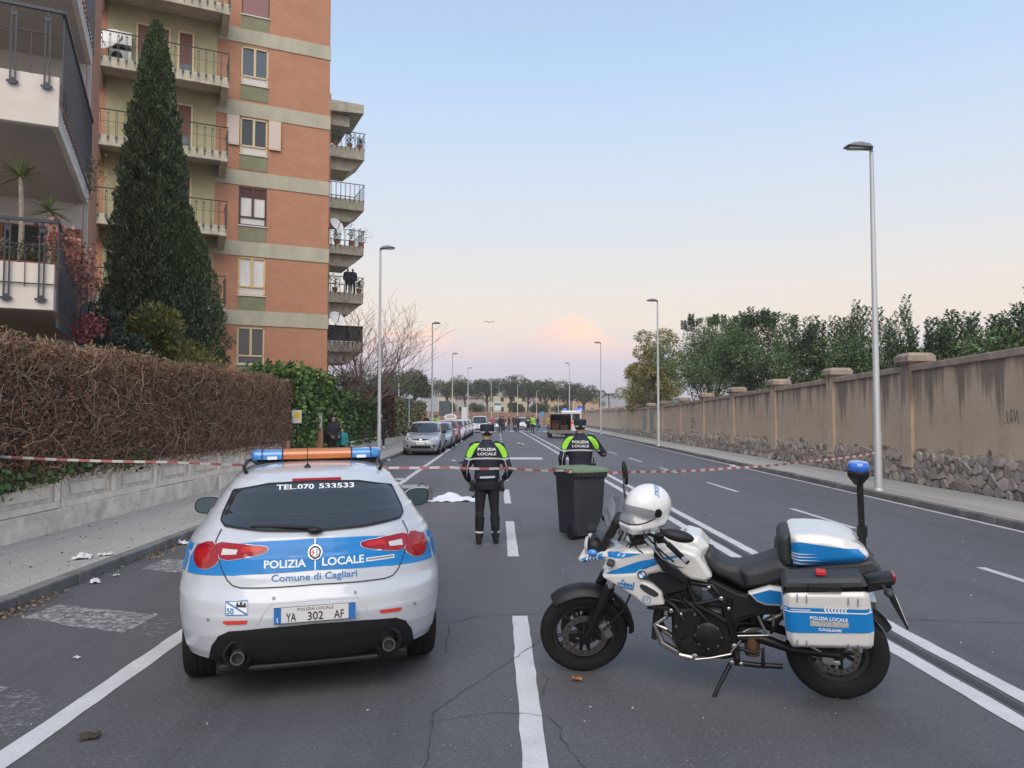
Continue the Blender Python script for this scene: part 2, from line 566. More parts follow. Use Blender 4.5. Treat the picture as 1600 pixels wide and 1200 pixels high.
PAVE = make_asphalt('pavement_asphalt', (0.30, 0.288, 0.27), 0.14, 0.8)
def make_paint(name, cover, col=(0.62, 0.62, 0.63)):
    """road paint worn through to the asphalt; cover 0..1 = how much is left"""
    m, nt, b = nodes_of(name, 0.6)
    c = ncoord(nt)
    base = nmix(nt, nrange(nt, nnoise(nt, c, 3.0, 5), 0.3, 0.7), tuple(q * 0.8 for q in col), col)
    base = nmix(nt, nmath(nt, 'MULTIPLY', nrange(nt, nnoise(nt, c, 60, 4), 0.45, 0.75), 0.4), base, (0.3, 0.3, 0.3))
    nt.links.new(base, b.inputs['Base Color'])
    n = nmath(nt, 'ADD', nmath(nt, 'MULTIPLY', nnoise(nt, c, 14, 7, 0.75), 0.6), nmath(nt, 'MULTIPLY', nnoise(nt, c, 90, 4, 0.7), 0.4))
    t = 0.5 + (0.5 - cover) * 0.36
    nt.links.new(nrange(nt, n, t - 0.05, t + 0.05), b.inputs['Alpha'])
    return m
PAINT = make_paint('road_paint', 0.97)
PAINT_MID = make_paint('road_paint_worn', 0.80, (0.55, 0.55, 0.56))
PAINT_OLD = make_paint('road_paint_old', 0.50, (0.42, 0.42, 0.42))
PAINT_GHOST = make_paint('road_paint_ghost', 0.36, (0.28, 0.28, 0.28))
TAR = M('tar', (0.028, 0.028, 0.03), 0.55)
KERB = M('kerb_stone', (0.16, 0.155, 0.15), 0.85, var=0.3, vscale=3, bump=0.4, bscale=40)
GROUND = M('bare_ground', (0.10, 0.095, 0.07), 0.95, var=0.3, vscale=0.4)

def make_plaster():
    m, nt, b = nodes_of('stained_plaster', 0.9)
    c = ncoord(nt)
    base = nmix(nt, nrange(nt, nnoise(nt, c, 0.9, 7, 0.65), 0.3, 0.7), (0.45, 0.348, 0.255), (0.565, 0.447, 0.338))
    base = nmix(nt, nmath(nt, 'MULTIPLY', nrange(nt, nnoise(nt, c, 14, 5, 0.7), 0.4, 0.7), 0.25), base, (0.36, 0.275, 0.215))
    sp = nt.nodes.new('ShaderNodeSeparateXYZ'); nt.links.new(c, sp.inputs[0])
    z = sp.outputs[2]
    streak = nnoise(nt, c, 3.4, 6, 0.72, (1, 1, 0.05))
    reach = nnoise(nt, c, 1.3, 3, 0.6, (1, 1, 0.02))
    # rain streaks running down from the coping: deeper where reach is large
    s = nmath(nt, 'ADD', nmath(nt, 'MULTIPLY', nmath(nt, 'SUBTRACT', streak, 0.5), 3.0), nmath(nt, 'MULTIPLY', nmath(nt, 'SUBTRACT', reach, 0.5), 1.6))
    s = nmath(nt, 'ADD', s, nmath(nt, 'MULTIPLY', nmath(nt, 'SUBTRACT', z, 2.15), 0.55))
    st = nrange(nt, s, 0.04, 0.42)
    base = nmix(nt, nmath(nt, 'MULTIPLY', st, 0.78), base, (0.125, 0.10, 0.085))
    blot = nrange(nt, nnoise(nt, c, 1.6, 8, 0.72), 0.52, 0.70)
    base = nmix(nt, nmath(nt, 'MULTIPLY', blot, 0.5), base, (0.30, 0.235, 0.19))
    low = nmath(nt, 'MULTIPLY', nrange(nt, z, 1.5, 0.75), nrange(nt, nnoise(nt, c, 2.5, 6, 0.7), 0.4, 0.65))
    base = nmix(nt, nmath(nt, 'MULTIPLY', low, 0.4), base, (0.60, 0.50, 0.41))
    pale = nrange(nt, nnoise(nt, c, 3.2, 5, 0.6, (1, 1, 0.06)), 0.60, 0.74)
    base = nmix(nt, nmath(nt, 'MULTIPLY', pale, 0.30), base, (0.58, 0.47, 0.39))
    nt.links.new(base, b.inputs['Base Color'])
    nbump(nt, nmath(nt, 'ADD', nnoise(nt, c, 40, 5), nmath(nt, 'MULTIPLY', nnoise(nt, c, 5, 5), 1.5)), 0.35, 0.02, b)
    return m
PLASTER = make_plaster()
COPING = M('weathered_coping', (0.31, 0.25, 0.20), 0.9, var=0.3, vscale=2.5, bump=0.4, bscale=30)
STONES = [M('rubble_stone_%d' % i, c, 0.9, var=0.25, vscale=8, bump=0.5, bscale=25) for i, c in enumerate(
    [(0.30, 0.265, 0.236), (0.345, 0.303, 0.268), (0.25, 0.218, 0.198), (0.39, 0.335, 0.282), (0.325, 0.28, 0.252), (0.44, 0.375, 0.31)])]
MORTAR = M('rubble_mortar', (0.26, 0.225, 0.19), 0.95, var=0.4, vscale=6, bump=0.6, bscale=30)

# ------------------------------------------------------------------ ground, road, pavements
def sheet(name, poly, z, mat, parent=None):
    mb = MB(); mb.add([(x, y, z) for x, y in poly], [tuple(range(len(poly)))])
    return mb.build(name, mat, parent)
struct(sheet('ground', [(-2500, -200), (2500, -200), (2500, 2400), (-2500, 2400)], -0.03, GROUND))
KL = lambda y: -4.45 + 0.007 * y
KR = lambda y: 7.85 + 0.033 * y
WR = lambda y: 9.75 + 0.035 * y
Y0, Y1 = -6.0, 128.0
road = struct(sheet('road', [(KL(Y0), Y0), (KR(Y0), Y0), (KR(Y1), Y1), (KL(Y1), Y1)], 0.0, ASPHALT))
cross_road = struct(sheet('cross_road', [(-60, 128), (70, 128), (70, 139), (-60, 139)], 0.0, ASPHALT))
def strip_block(name, a0, b0, a1, b1, z0, z1, mat, parent=None, bev=0.02):
    """block along the road: x from a to b at both ends (Y0 and Y1 tuples)"""
    mb = MB()
    (xa, ya), (xb, yb), (xc, yc), (xd, yd) = a0, b0, b1, a1
    v = [(xa, ya, z0), (xb, yb, z0), (xc, yc, z0), (xd, yd, z0), (xa, ya, z1), (xb, yb, z1), (xc, yc, z1), (xd, yd, z1)]
    mb.add(v, [(0, 3, 2, 1), (4, 5, 6, 7), (0, 1, 5, 4), (1, 2, 6, 5), (2, 3, 7, 6), (3, 0, 4, 7)])
    return mb.build(name, mat, parent, bevel=bev)
pl = struct(strip_block('pavement_left', (-6.42, Y0), (KL(Y0) - 0.14, Y0), (-6.42, 120), (KL(120) - 0.14, 120), -0.02, 0.12, PAVE, None, 0))
prt = struct(strip_block('pavement_right', (KR(Y0) + 0.15, Y0), (WR(Y0) + 0.2, Y0), (KR(120) + 0.15, 120), (WR(120) + 0.2, 120), -0.02, 0.12, PAVE, None, 0))
def kerb_row(side, fn, w, parent, y0, y1):
    y = y0
    while y < y1:
        ln = 1.0 if y < 45 else 6.0
        e = y + ln - (0.012 if y < 45 else 0.0)
        dz = random.uniform(-0.008, 0.008); dx = random.uniform(-0.008, 0.008)
        if side < 0: a = (fn(y) - w + dx, fn(y) + dx, fn(e) - w + dx, fn(e) + dx)
        else: a = (fn(y) + dx, fn(y) + w + dx, fn(e) + dx, fn(e) + w + dx)
        strip_block('kerb_stone', (a[0], y), (a[1], y), (a[2], e), (a[3], e), -0.02, 0.128 + dz, KERB, parent, 0.018)
        y += ln
kerb_row(-1, KL, 0.142, pl, 2.0, 120)
kerb_row(1, KR, 0.152, prt, 6.0, 120)

def marking(name, x0, x1, y0, y1, mat=PAINT, z=0.004, jag=0.006, parent=road, fx=None):
    """painted strip with slightly ragged edges; x0,x1 can be functions of y"""
    n = max(2, int((y1 - y0) / 0.18)) if y1 < 40 else 2
    ys = np.linspace(y0, y1, n + 1)
    f0 = x0 if callable(x0) else (lambda y: x0); f1 = x1 if callable(x1) else (lambda y: x1)
    L = [(f0(y) + random.uniform(-jag, jag), y, z) for y in ys]; Rr = [(f1(y) + random.uniform(-jag, jag), y, z) for y in ys]
    mb = MB(); mb.add(L + Rr, [(i, n + 1 + i, n + 2 + i, i + 1) for i in range(n)])
    return mb.build(name, mat, parent)
XC = lambda y: 0.19 + 0.006 * y
for a, b in [(3.55, 6.63), (9.4, 12.5), (15.05, 17.9), (20.3, 23.0), (26.0, 28.8), (31.6, 34.4), (37.2, 40)] + [(43 + 5.6 * i, 45.8 + 5.6 * i) for i in range(8)]:
    marking('lane_dash', lambda y: XC(y) - 0.068, lambda y: XC(y) + 0.068, a, b, PAINT if a < 20 else PAINT_MID)
for a, b in [(0.2, 2.9), (5.9, 8.6), (11.6, 14.1), (17.2, 19.7), (22.9, 25.4), (28.5, 31.2), (34.2, 36.9)] + [(40 + 5.7 * i, 42.7 + 5.7 * i) for i in range(7)]:
    marking('lane_dash', 5.66, 5.77, a, b, PAINT_MID)
XL = lambda y: -2.56 + 0.0045 * y
marking('edge_line', lambda y: XL(y) - 0.075, lambda y: XL(y) + 0.075, 1.5, 39.9, PAINT)
marking('edge_line', lambda y: XL(y) - 0.075, lambda y: XL(y) + 0.075, 41.0, 100, PAINT_MID)
marking('double_line', 2.99, 3.13, 2.0, 39.9, PAINT)
marking('double_line', lambda y: 3.265 + 0.005 * y, lambda y: 3.40 + 0.005 * y, 2.0, 39.9, PAINT)
marking('double_line', 2.99, 3.13, 40, 86, PAINT)
marking('double_line', lambda y: 3.265 + 0.005 * y, lambda y: 3.40 + 0.005 * y, 40, 86, PAINT)
marking('tar_seam', 3.175, lambda y: 3.225 + 0.004 * y, 2.0, 14, TAR, 0.003)
marking('edge_line', lambda y: KR(y) - 0.16, lambda y: KR(y) - 0.06, 4, 39.9, PAINT_MID)
marking('edge_line', lambda y: KR(y) - 0.16, lambda y: KR(y) - 0.06, 40, 110, PAINT_MID)
marking('stop_bar', 0.48, 2.02, 30.1, 31.6, PAINT, 0.008)
for i in range(12):
    marking('zebra_bar', -3.2 + i * 1.0, -2.7 + i * 1.0, 84, 88, PAINT)
def patch(name, poly, mat, z=0.004):
    poly = np.array(poly, float); q = []
    for a, b in zip(poly, np.roll(poly, -1, 0)):
        for i in range(12): q.append(a + (b - a) * i / 12 + rng.normal(size=2) * (0.018 if 'asphalt' not in name else 0.01))
    return sheet(name, q, z, mat, road)
patch('worn_bar', [(-4.16, 6.66), (-4.09, 7.13), (-3.01, 6.75), (-3.03, 6.18)], PAINT_OLD)
patch('worn_bar', [(-3.02, 6.18), (-3.0, 6.73), (-2.68, 6.53), (-2.67, 6.04)], PAINT_GHOST)
patch('worn_bar', [(-4.11, 8.73), (-4.07, 9.38), (-3.3, 9.02), (-3.2, 8.4)], PAINT_OLD)
patch('worn_bar', [(-4.18, 4.9), (-4.1, 5.4), (-3.18, 5.0), (-3.2, 4.6)], PAINT_OLD)
patch('worn_bar', [(-3.18, 4.60), (-3.09, 4.97), (-2.68, 4.73), (-2.68, 4.25)], PAINT_GHOST)
patch('worn_bar', [(-4.11, 10.9), (-4.07, 11.5), (-3.0, 11.1), (-3.0, 10.5)], PAINT_OLD)
patch('bay_mark', [(-2.95, 20.6), (-2.9, 21.2), (-2.5, 21.2), (-2.54, 20.6)], PAINT_MID)
patch('asphalt_patch', [(-2.3, 12.2), (-2.25, 17.6), (-0.4, 17.9), (-0.5, 12.4)], make_asphalt('asphalt_repair', (0.088, 0.084, 0.086)), 0.002)
patch('asphalt_patch', [(0.5, 22.2), (0.5, 26.5), (2.9, 26.5), (2.9, 22.4)], make_asphalt('asphalt_repair_dark', (0.080, 0.077, 0.079)), 0.002)
def crack(pts, w=0.012):
    w *= 0.62
    pts = np.array(pts, float)
    q = [pts[0]]
    for a, b in zip(pts[:-1], pts[1:]):
        k = max(2, int(np.linalg.norm(b - a) / 0.06))
        for i in range(1, k + 1):
            q.append(a + (b - a) * i / k + rng.normal(size=2) * 0.007)
    q = np.array(q); t = np.gradient(q, axis=0); t /= np.linalg.norm(t, axis=1)[:, None] + 1e-9
    nn = np.stack([-t[:, 1], t[:, 0]], 1) * (w * (0.35 + 0.65 * rng.random(len(q))) / 2)[:, None]
    k = len(q); mb = MB()
    mb.add([(*p, 0.0075) for p in q + nn] + [(*p, 0.0075) for p in q - nn], [(i, i + 1, k + i + 1, k + i) for i in range(k - 1)])
    mb.build('crack', M('crack_dark', (0.038, 0.037, 0.038), 0.9), road)
crack([(-0.75, 6.3), (-0.51, 6.44), (-0.37, 6.42), (-0.15, 6.61), (0.16, 6.67), (0.6, 6.69), (1.4, 6.72), (2.4, 6.66)], 0.016)
crack([(-0.37, 4.49), (-0.21, 4.8), (0.11, 5.4), (0.4, 5.96), (0.55, 6.2)], 0.010)
crack([(-0.38, 4.35), (-0.19, 4.43), (0.03, 4.49), (0.22, 4.46), (0.33, 4.42), (0.38, 4.25), (0.39, 4.05), (0.44, 3.83), (0.5, 3.5)], 0.010)
crack([(-0.36, 4.5), (-0.35, 4.32), (-0.35, 3.83), (-0.38, 3.5)], 0.008)
crack([(-0.38, 6.4), (-0.37, 5.63), (-0.3, 5.66)], 0.010)
crack([(3.42, 6.51), (3.78, 6.4), (4.54, 6.28), (5.6, 6.35), (7.9, 6.2)], 0.016)
crack([(0.3, 13.2), (0.45, 12.3), (0.42, 11.6)], 0.012)
crack([(4.3, 12.2), (4.7, 10.8)], 0.02)
crack([(0.33, 5.3), (0.36, 5.0), (0.30, 4.75)], 0.008)

# ------------------------------------------------------------------ right boundary wall
wall_ang = math.atan(0.035)
bw = thing('boundary_wall', 'long stained plaster wall with capped piers over a rubble stone base, along the right pavement', 'wall', (9.75 + 0.035 * 10, 10, 0), -wall_ang)
PIERS = [2.9, 8.2, 12.75, 17.9, 23.35, 28.8, 34.3, 39.9, 45.4, 51, 56.5, 62, 68, 74, 80, 86, 92, 98]
ztop = lambda s: max(2.45, 3.35 - 0.017 * (s + 10))
zbot = lambda s: max(0.62, 0.92 - 0.004 * s)
s_prev = -2.4
for i, s in enumerate(PIERS):
    s0, s1 = s_prev, s
    if s1 - s0 < 0.3: continue
    za, zb = ztop(s0), ztop(s1)
    mb = MB()
    mb.add([(0.0, s0, 0.45), (0.4, s0, 0.45), (0.4, s1, 0.45), (0.0, s1, 0.45), (0, s0, za - 0.16), (0.4, s0, za - 0.16), (0.4, s1, zb - 0.16), (0, s1, zb - 0.16)],
           [(0, 3, 2, 1), (4, 5, 6, 7), (0, 1, 5, 4), (1, 2, 6, 5), (2, 3, 7, 6), (3, 0, 4, 7)])
    mb.build('plaster_panel', PLASTER, bw)
    mb = MB(); e = 0.06
    mb.add([(-e, s0, za - 0.158), (0.4 + e, s0, za - 0.158), (0.4 + e, s1 - 0.01, zb - 0.158), (-e, s1 - 0.01, zb - 0.158), (-e, s0, za), (0.4 + e, s0, za), (0.4 + e, s1 - 0.01, zb), (-e, s1 - 0.01, zb)],
           [(0, 3, 2, 1), (4, 5, 6, 7), (0, 1, 5, 4), (1, 2, 6, 5), (2, 3, 7, 6), (3, 0, 4, 7)])
    mb.build('coping', COPING, bw, bevel=0.02)
    mb = MB(); mb.box((0.17, s, (zb + 0.1 + 0.5) / 2), (0.5, 0.46, zb + 0.1 - 0.5)); mb.build('pier', PLASTER, bw, bevel=0.015)
    mb = MB(); mb.box((0.17, s, zb + 0.16), (0.70, 0.68, 0.14)); mb.box((0.17, s, zb + 0.27), (0.70, 0.68, 0.08), taper=0.78); mb.box((0.17, s, zb + 0.08), (0.58, 0.54, 0.06))
    mb.build('pier_cap', COPING, bw, bevel=0.012)
    s_prev = s1
mb = MB(); mb.span(V3(0.015, -2.4, 0.0), V3(0.42, 98, 0.70)); mb.build('rubble_core', MORTAR, bw)
# rubble stones: cells of a jittered grid, each a stone of its own
def clip_cell(poly, mid, nrm):
    out = []
    for i in range(len(poly)):
        a, b = poly[i], poly[(i + 1) % len(poly)]
        da, db = np.dot(a - mid, nrm), np.dot(b - mid, nrm)
        if da <= 0: out.append(a)
        if da * db < 0: out.append(a + (b - a) * da / (da - db))
    return out
def stone_cells(s0, s1, z0, z1, ps, pz):
    pts = []
    nr = max(1, round((z1 - z0) / pz)); nc = int((s1 - s0) / ps)
    for r in range(nr + 2):
        for c in range(nc + 2):
            pts.append((s0 + (c - 0.5 + 0.5 * (r % 2) + random.uniform(-0.3, 0.3)) * ps, z0 + (r - 0.5 + random.uniform(-0.28, 0.28)) * (z1 - z0) / nr))
    P = np.array(pts); out = []
    for i, p in enumerate(P):
        if not (s0 < p[0] < s1 and z0 < p[1] < z1): continue
        cell = [np.array(q) for q in [(p[0] - 1.2 * ps, z0 - 0.02), (p[0] + 1.2 * ps, z0 - 0.02), (p[0] + 1.2 * ps, z1 + 0.03), (p[0] - 1.2 * ps, z1 + 0.03)]]
        for j in np.argsort(((P - p) ** 2).sum(1))[1:18]:
            d = P[j] - p; cell = clip_cell(cell, (P[j] + p) / 2, d)
            if len(cell) < 3: break
        if len(cell) >= 3: out.append((p, np.array(cell)))
    return out
cells = []
s = -2.3
while s < 60:
    e = s + 4
    cells += stone_cells(s, e, 0.10, zbot(s) + 0.0, 0.31 if s < 12 else 0.34, 0.215)
    s = e
cells.sort(key=lambda c: c[0][0])
def stone_rings(cell, k):
    ctr = cell.mean(0)
    # cut the sharpest corners a little, keep the faces flat and angular
    q = []
    for i in range(len(cell)):
        p0, p1, p2 = cell[i - 1], cell[i], cell[(i + 1) % len(cell)]
        f = random.uniform(0.10, 0.26); q += [p1 + (p0 - p1) * f, p1 + (p2 - p1) * f]
    q = ctr + (np.array(q) - ctr) * random.uniform(0.93, 0.97)
    d = random.uniform(0.03, 0.085); tilt = rng.normal(size=2) * 0.16
    h = lambda a, b: np.dot(tilt, np.array((a, b)) - ctr)
    R0 = [(0.03, a, b) for a, b in q]
    R1 = [(-d * 0.62 + h(a, b) * .5, a, b) for a, b in q]
    R2 = [(-d + h(a, b) + random.uniform(-.004, .004), a, b) for a, b in ctr + (q - ctr) * random.uniform(0.78, 0.88)]
    return [R0, R1, R2]
rest = MB(); nst = 0
vis = [c for c in cells if c[0][0] > 2.2]
for p, cell in cells:
    if p[0] <= 1.2: continue
    if nst < 290:
        mb = MB(); mb.rings(stone_rings(cell, 3)[::-1]); mb.build('stone', STONES[random.choice([0, 0, 1, 1, 2, 2, 3, 4, 4, 5])], bw, smooth=22); nst += 1
    else:
        rest.rings(stone_rings(cell, 3)[::-1], random.randint(0, 5))
o = rest.build('rubble_stones', STONES, bw, smooth=22); o['kind'] = 'stuff'
# crumbling edge where the plaster has come away above the stones
mb = MB(); s = -2.0
while s < 44:
    w = random.uniform(0.10, 0.42); z = zbot(s) + random.uniform(-0.03, 0.10); hh = random.uniform(0.05, 0.20)
    n_ = random.randint(5, 8); poly = [(s + w / 2 + w / 2 * math.cos(q) * random.uniform(.7, 1.15), z + hh / 2 * math.sin(q) * random.uniform(.6, 1.2)) for q in np.linspace(0, 2 * math.pi, n_, endpoint=False)]
    mb.prism(poly, -random.uniform(0.006, 0.022), 0.02, random.randint(0, 2), plane='yz'); s += w * random.uniform(0.5, 1.6)
o = mb.build('crumbled_render', [M('crumbled_render', (0.34, 0.27, 0.19), 0.95, var=0.3, vscale=9, bump=0.6, bscale=40), M('crumbled_render_dark', (0.20, 0.155, 0.12), 0.95, var=0.3, vscale=9), M('crumbled_render_pale', (0.42, 0.35, 0.27), 0.95, var=0.3, vscale=9)], bw); o['kind'] = 'stuff'
# scratched graffiti near the right edge of the wall
GRAF = M('graffiti_spray', (0.10, 0.08, 0.08), 0.9)
mb = MB()
for k, st in enumerate([[(0, 0), (.05, .28), (.09, .05), (.14, .30)], [(.18, .02), (.2, .3), (.27, .16), (.19, .12), (.3, 0)], [(.34, .28), (.33, .05), (.42, .02)]]):
    mb.tube([(-0.004, 4.15 + a, 1.62 + b) for a, b in st], 0.006, 4)
for st in [[(0, 0), (0, .5), (.2, .5), (.25, .3), (.02, .25)], [(.35, 0), (.35, .5), (.55, .45), (.36, .2), (.6, 0)]]:
    mb.tube([(-0.004, 30.8 + a * 1.6, 1.05 + b * 1.3) for a, b in st], 0.014, 4)
mb.build('graffiti', GRAF, bw)
# bus shelter-like doors and planks far along the wall
for sx in (44.0, 47.2):
    mb = MB(); mb.box((-0.05, sx, 1.2), (0.08, 1.0, 1.9)); mb.build('boarded_panel', M('old_grey_green_board', (0.22, 0.25, 0.24), 0.8, var=0.2, vscale=3), bw, bevel=0.01)

# ------------------------------------------------------------------ left low wall with cast panels
CONC = M('cast_concrete', (0.80, 0.715, 0.60), 0.9, var=0.16, vscale=2.2, bump=0.3, bscale=35)
CONC2 = M('cast_concrete_stained', (0.70, 0.62, 0.52), 0.9, var=0.26, vscale=3.0, bump=0.4, bscale=25)
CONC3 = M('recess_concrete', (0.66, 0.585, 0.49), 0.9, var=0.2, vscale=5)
lw = thing('low_wall', 'low pale concrete wall of cast panels under the dry brown hedge', 'wall', (-6.3, 4.5, 0))
PANY = [-4.5, -3.0, -1.45, 0.1, 1.66, 3.22, 4.88, 6.43, 7.99, 9.5, 11.03, 12.64, 14.2, 15.84, 17.54]
mb = MB(); mb.span(V3(-0.30, -4.5, 0.0), V3(0.03, 17.6, 0.44)); mb.build('plinth', CONC2, lw, bevel=0.015)
def cast_panel(ln):
    mb = MB(); h0, h1 = 0.445, 0.985
    mb.span(V3(-0.28, 0, h0), V3(-0.02, ln, h1))
    fw = 0.13
    for a, b, c, d in ((0, ln, h0, h0 + 0.10), (0, ln, h1 - 0.12, h1), (0, fw, h0 + 0.1, h1 - 0.12), (ln - fw, ln, h0 + 0.1, h1 - 0.12)):
        mb.span(V3(-0.02, a, c), V3(0.012, b, d))
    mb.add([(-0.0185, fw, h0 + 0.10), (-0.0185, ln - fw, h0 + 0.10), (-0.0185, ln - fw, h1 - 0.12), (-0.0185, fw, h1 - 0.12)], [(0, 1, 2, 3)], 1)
    # raised lozenge in the recess
    mb.span(V3(-0.019, fw + 0.10, h0 + 0.17), V3(0.004, ln - fw - 0.10, h1 - 0.20))
    return mb
for a, b in zip(PANY[:-1], PANY[1:]):
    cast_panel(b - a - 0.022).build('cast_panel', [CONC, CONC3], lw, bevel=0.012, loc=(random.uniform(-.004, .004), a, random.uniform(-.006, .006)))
# ------------------------------------------------------------------ street lamps
POLE = M('galvanised_pole', (0.50, 0.52, 0.53), 0.45, metal=0.25, var=0.08, vscale=2, stretch=(1, 1, .1))
HEAD = M('lamp_head_grey', (0.20, 0.21, 0.22), 0.5)
LENS = M('lamp_lens', (0.55, 0.56, 0.55), 0.15)
lamp_defs = [  # x, y, height, side (+1 head to the right), label
    (8.55, 16.25, 7.78, -1, 'nearest tall lamp post on the right pavement, barrier tape tied to it'),
    (9.10, 40.6, 8.12, -1, 'second lamp post along the right pavement, before the olive green tree'),
    (9.75, 67.0, 8.4, -1, 'third lamp post on the right pavement, just past the officer behind the bin'),
    (9.85, 96.0, 8.6, -1, 'fourth lamp post on the right, rising behind the ambulance lights'),
    (-4.72, 30.4, 8.65, 1, 'nearest lamp post on the left pavement, beside the bare tree'),
    (-4.60, 54.8, 8.6, 1, 'second lamp post on the left, behind the silver hatchback'),
    (-4.62, 81.7, 8.6, 1, 'third lamp post on the left, with a small cross arm'),
    (-3.75, 106.0, 8.6, 1, 'fourth lamp post on the left, slim, among the far pines'),
    (-0.5, 131.0, 8.4, 1, 'far lamp post above the queue of white cars, without visible head'),
    (4.2, 131.5, 7.4, 1, 'far lamp post right of the tall green sign'),
    (7.6, 131.5, 6.3, 1, 'far lamp post above the group of people'),
    (11.5, 131.5, 5.3, 1, 'small far lamp post left of the ambulance'),
    (14.2, 131.5, 4.7, 1, 'smallest far lamp post next to the ambulance'),
]
def street_lamp(x, y, h, side, label):
    t = thing('street_lamp', label, 'street lamp', (x, y, 0.12 if y < 120 else 0.0), 0, 'street lamps along the road')
    zb = 0.0
    mb = MB(); mb.tube([(0, 0, 0), (0, 0, 1.3), (0, 0, 1.35), (0, 0, h - 0.16)], [0.085, 0.085, 0.075, 0.042], 12); mb.build('pole', POLE, t, smooth=40)
    mb = MB(); mb.lathe([(0.11, 0), (0.11, 0.03), (0.09, 0.06)], 12); mb.build('base_collar', POLE, t, smooth=40)
    mb = MB(); mb.tube([(0, 0, h - 0.2), (0, 0, h - 0.04), (side * 0.08, 0, h), (side * 0.16, 0, h + 0.0)], 0.04, 8); mb.build('bracket', HEAD, t, smooth=60)
    prof = [(0.0, -0.05), (0.06, 0.03), (0.28, 0.075), (0.46, 0.05), (0.60, -0.01), (0.60, -0.035), (0.0, -0.075)]
    mb = MB(); mb.prism([(side * a, h + b) for a, b in prof], -0.13, 0.13, inset=0.035); hd = mb.build('lamp_head', HEAD, t, smooth=40)
    mb = MB(); mb.box((side * 0.36, 0, h - 0.063), (0.34, 0.18, 0.02)); mb.build('lens', LENS, hd)
    return t
for d in lamp_defs: street_lamp(*d)
# ------------------------------------------------------------------ buildings on the left
def make_brick(name, c1, c2):
    m, nt, b = nodes_of(name, 0.88)
    c = ncoord(nt)
    sp = nt.nodes.new('ShaderNodeSeparateXYZ'); nt.links.new(c, sp.inputs[0])
    cm = nt.nodes.new('ShaderNodeCombineXYZ')
    nt.links.new(nmath(nt, 'ADD', sp.outputs[0], sp.outputs[1]), cm.inputs[0]); nt.links.new(sp.outputs[2], cm.inputs[1])
    br = nt.nodes.new('ShaderNodeTexBrick')
    nt.links.new(cm.outputs[0], br.inputs['Vector'])
    br.inputs['Scale'].default_value = 1.0
    br.inputs['Brick Width'].default_value = 0.26; br.inputs['Row Height'].default_value = 0.066
    br.inputs['Mortar Size'].default_value = 0.006
    br.inputs['Color1'].default_value = (*c1, 1); br.inputs['Color2'].default_value = (*c2, 1)
    br.inputs['Mortar'].default_value = (0.36, 0.25, 0.19, 1)
    col = nmix(nt, nmath(nt, 'MULTIPLY', nrange(nt, nnoise(nt, c, 0.7, 6, 0.65, (1, 1, 2)), 0.35, 0.7), 0.55), br.outputs[0], tuple(q * 0.66 for q in c1))
    col = nmix(nt, nmath(nt, 'MULTIPLY', nrange(nt, nnoise(nt, c, 2.2, 6, 0.7, (1, 1, 0.08)), 0.55, 0.75), 0.35), col, tuple(q * 0.55 for q in c1))
    col = nmix(nt, nmath(nt, 'MULTIPLY', nrange(nt, nnoise(nt, c, 1.5, 4, 0.6, (0.3, 0.3, 6)), 0.5, 0.75), 0.3), col, (0.44, 0.24, 0.16))
    nt.links.new(col, b.inputs['Base Color'])
    nbump(nt, br.outputs[1], 0.3, 0.01, b)
    return m
BRICK = make_brick('orange_brick', (0.54, 0.255, 0.148), (0.475, 0.220, 0.126))
BAND = M('pale_band', (0.44, 0.42, 0.325), 0.9, var=0.14, vscale=1.5, stretch=(1, 1, .3))
SPANDREL = M('olive_spandrel', (0.22, 0.225, 0.135), 0.85, var=0.15, vscale=2)
CREAM = M('cream_green_render', (0.40, 0.365, 0.215), 0.9, var=0.12, vscale=1.5)
SLABM = M('balcony_concrete', (0.44, 0.41, 0.32), 0.9, var=0.25, vscale=2.5)
SOFFIT = M('balcony_soffit', (0.46, 0.40, 0.35), 0.9, var=0.2, vscale=1.3)
RAILG = M('dark_green_iron', (0.035, 0.055, 0.050), 0.5)
RAILB = M('blue_black_iron', (0.030, 0.037, 0.052), 0.45)
WCREAM = M('cream_window_frame', (0.62, 0.50, 0.30), 0.5)
WYEL = M('yellow_window_frame', (0.66, 0.46, 0.20), 0.5)
WBROWN = M('dark_brown_frame', (0.085, 0.030, 0.024), 0.5)
SHUT = M('brown_roller_shutter', (0.16, 0.060, 0.038), 0.6, var=0.2, vscale=30, stretch=(.05, .05, 1))
MAUVE = M('mauve_shutter', (0.26, 0.13, 0.13), 0.6, var=0.1, vscale=30, stretch=(.05, .05, 1))
PALESH = M('pale_pink_shutter', (0.62, 0.52, 0.48), 0.6)
CURT = M('white_curtain', (0.70, 0.70, 0.69), 0.8, var=0.12, vscale=12, stretch=(1, 1, .1))
GLASSW = M('window_glass', (0.11, 0.125, 0.14), 0.06, spec=0.9)
GLASSD = M('dark_window_glass', (0.05, 0.055, 0.055), 0.06, spec=0.8)
SILL = M('white_sill', (0.62, 0.60, 0.58), 0.6)
ANG = R_(23.6)
apt = thing('apartment_building', 'tall orange brick apartment block with pale bands and balconies behind the cypress', 'building', (-7.6, 33.6, 0), ANG)
mb = MB(); mb.span(V3(-15.5, 0.16, 0), V3(0, 14, 27))
mb.span(V3(-15.5, 0.02, 0), V3(-3.88, 0.16, 27)); mb.span(V3(-2.71, 0.02, 0), V3(0, 0.16, 27))
_wz = [(4.03, 5.66), (7.06, 8.74), (10.13, 11.84), (13.29, 14.92), (16.42, 18.13), (19.55, 21.2)]
for _a, _b in zip([0] + [q[1] for q in _wz], [q[0] for q in _wz] + [27]): mb.span(V3(-3.88, 0.02, _a), V3(-2.71, 0.16, _b))
mb.build('wall', BRICK, apt)
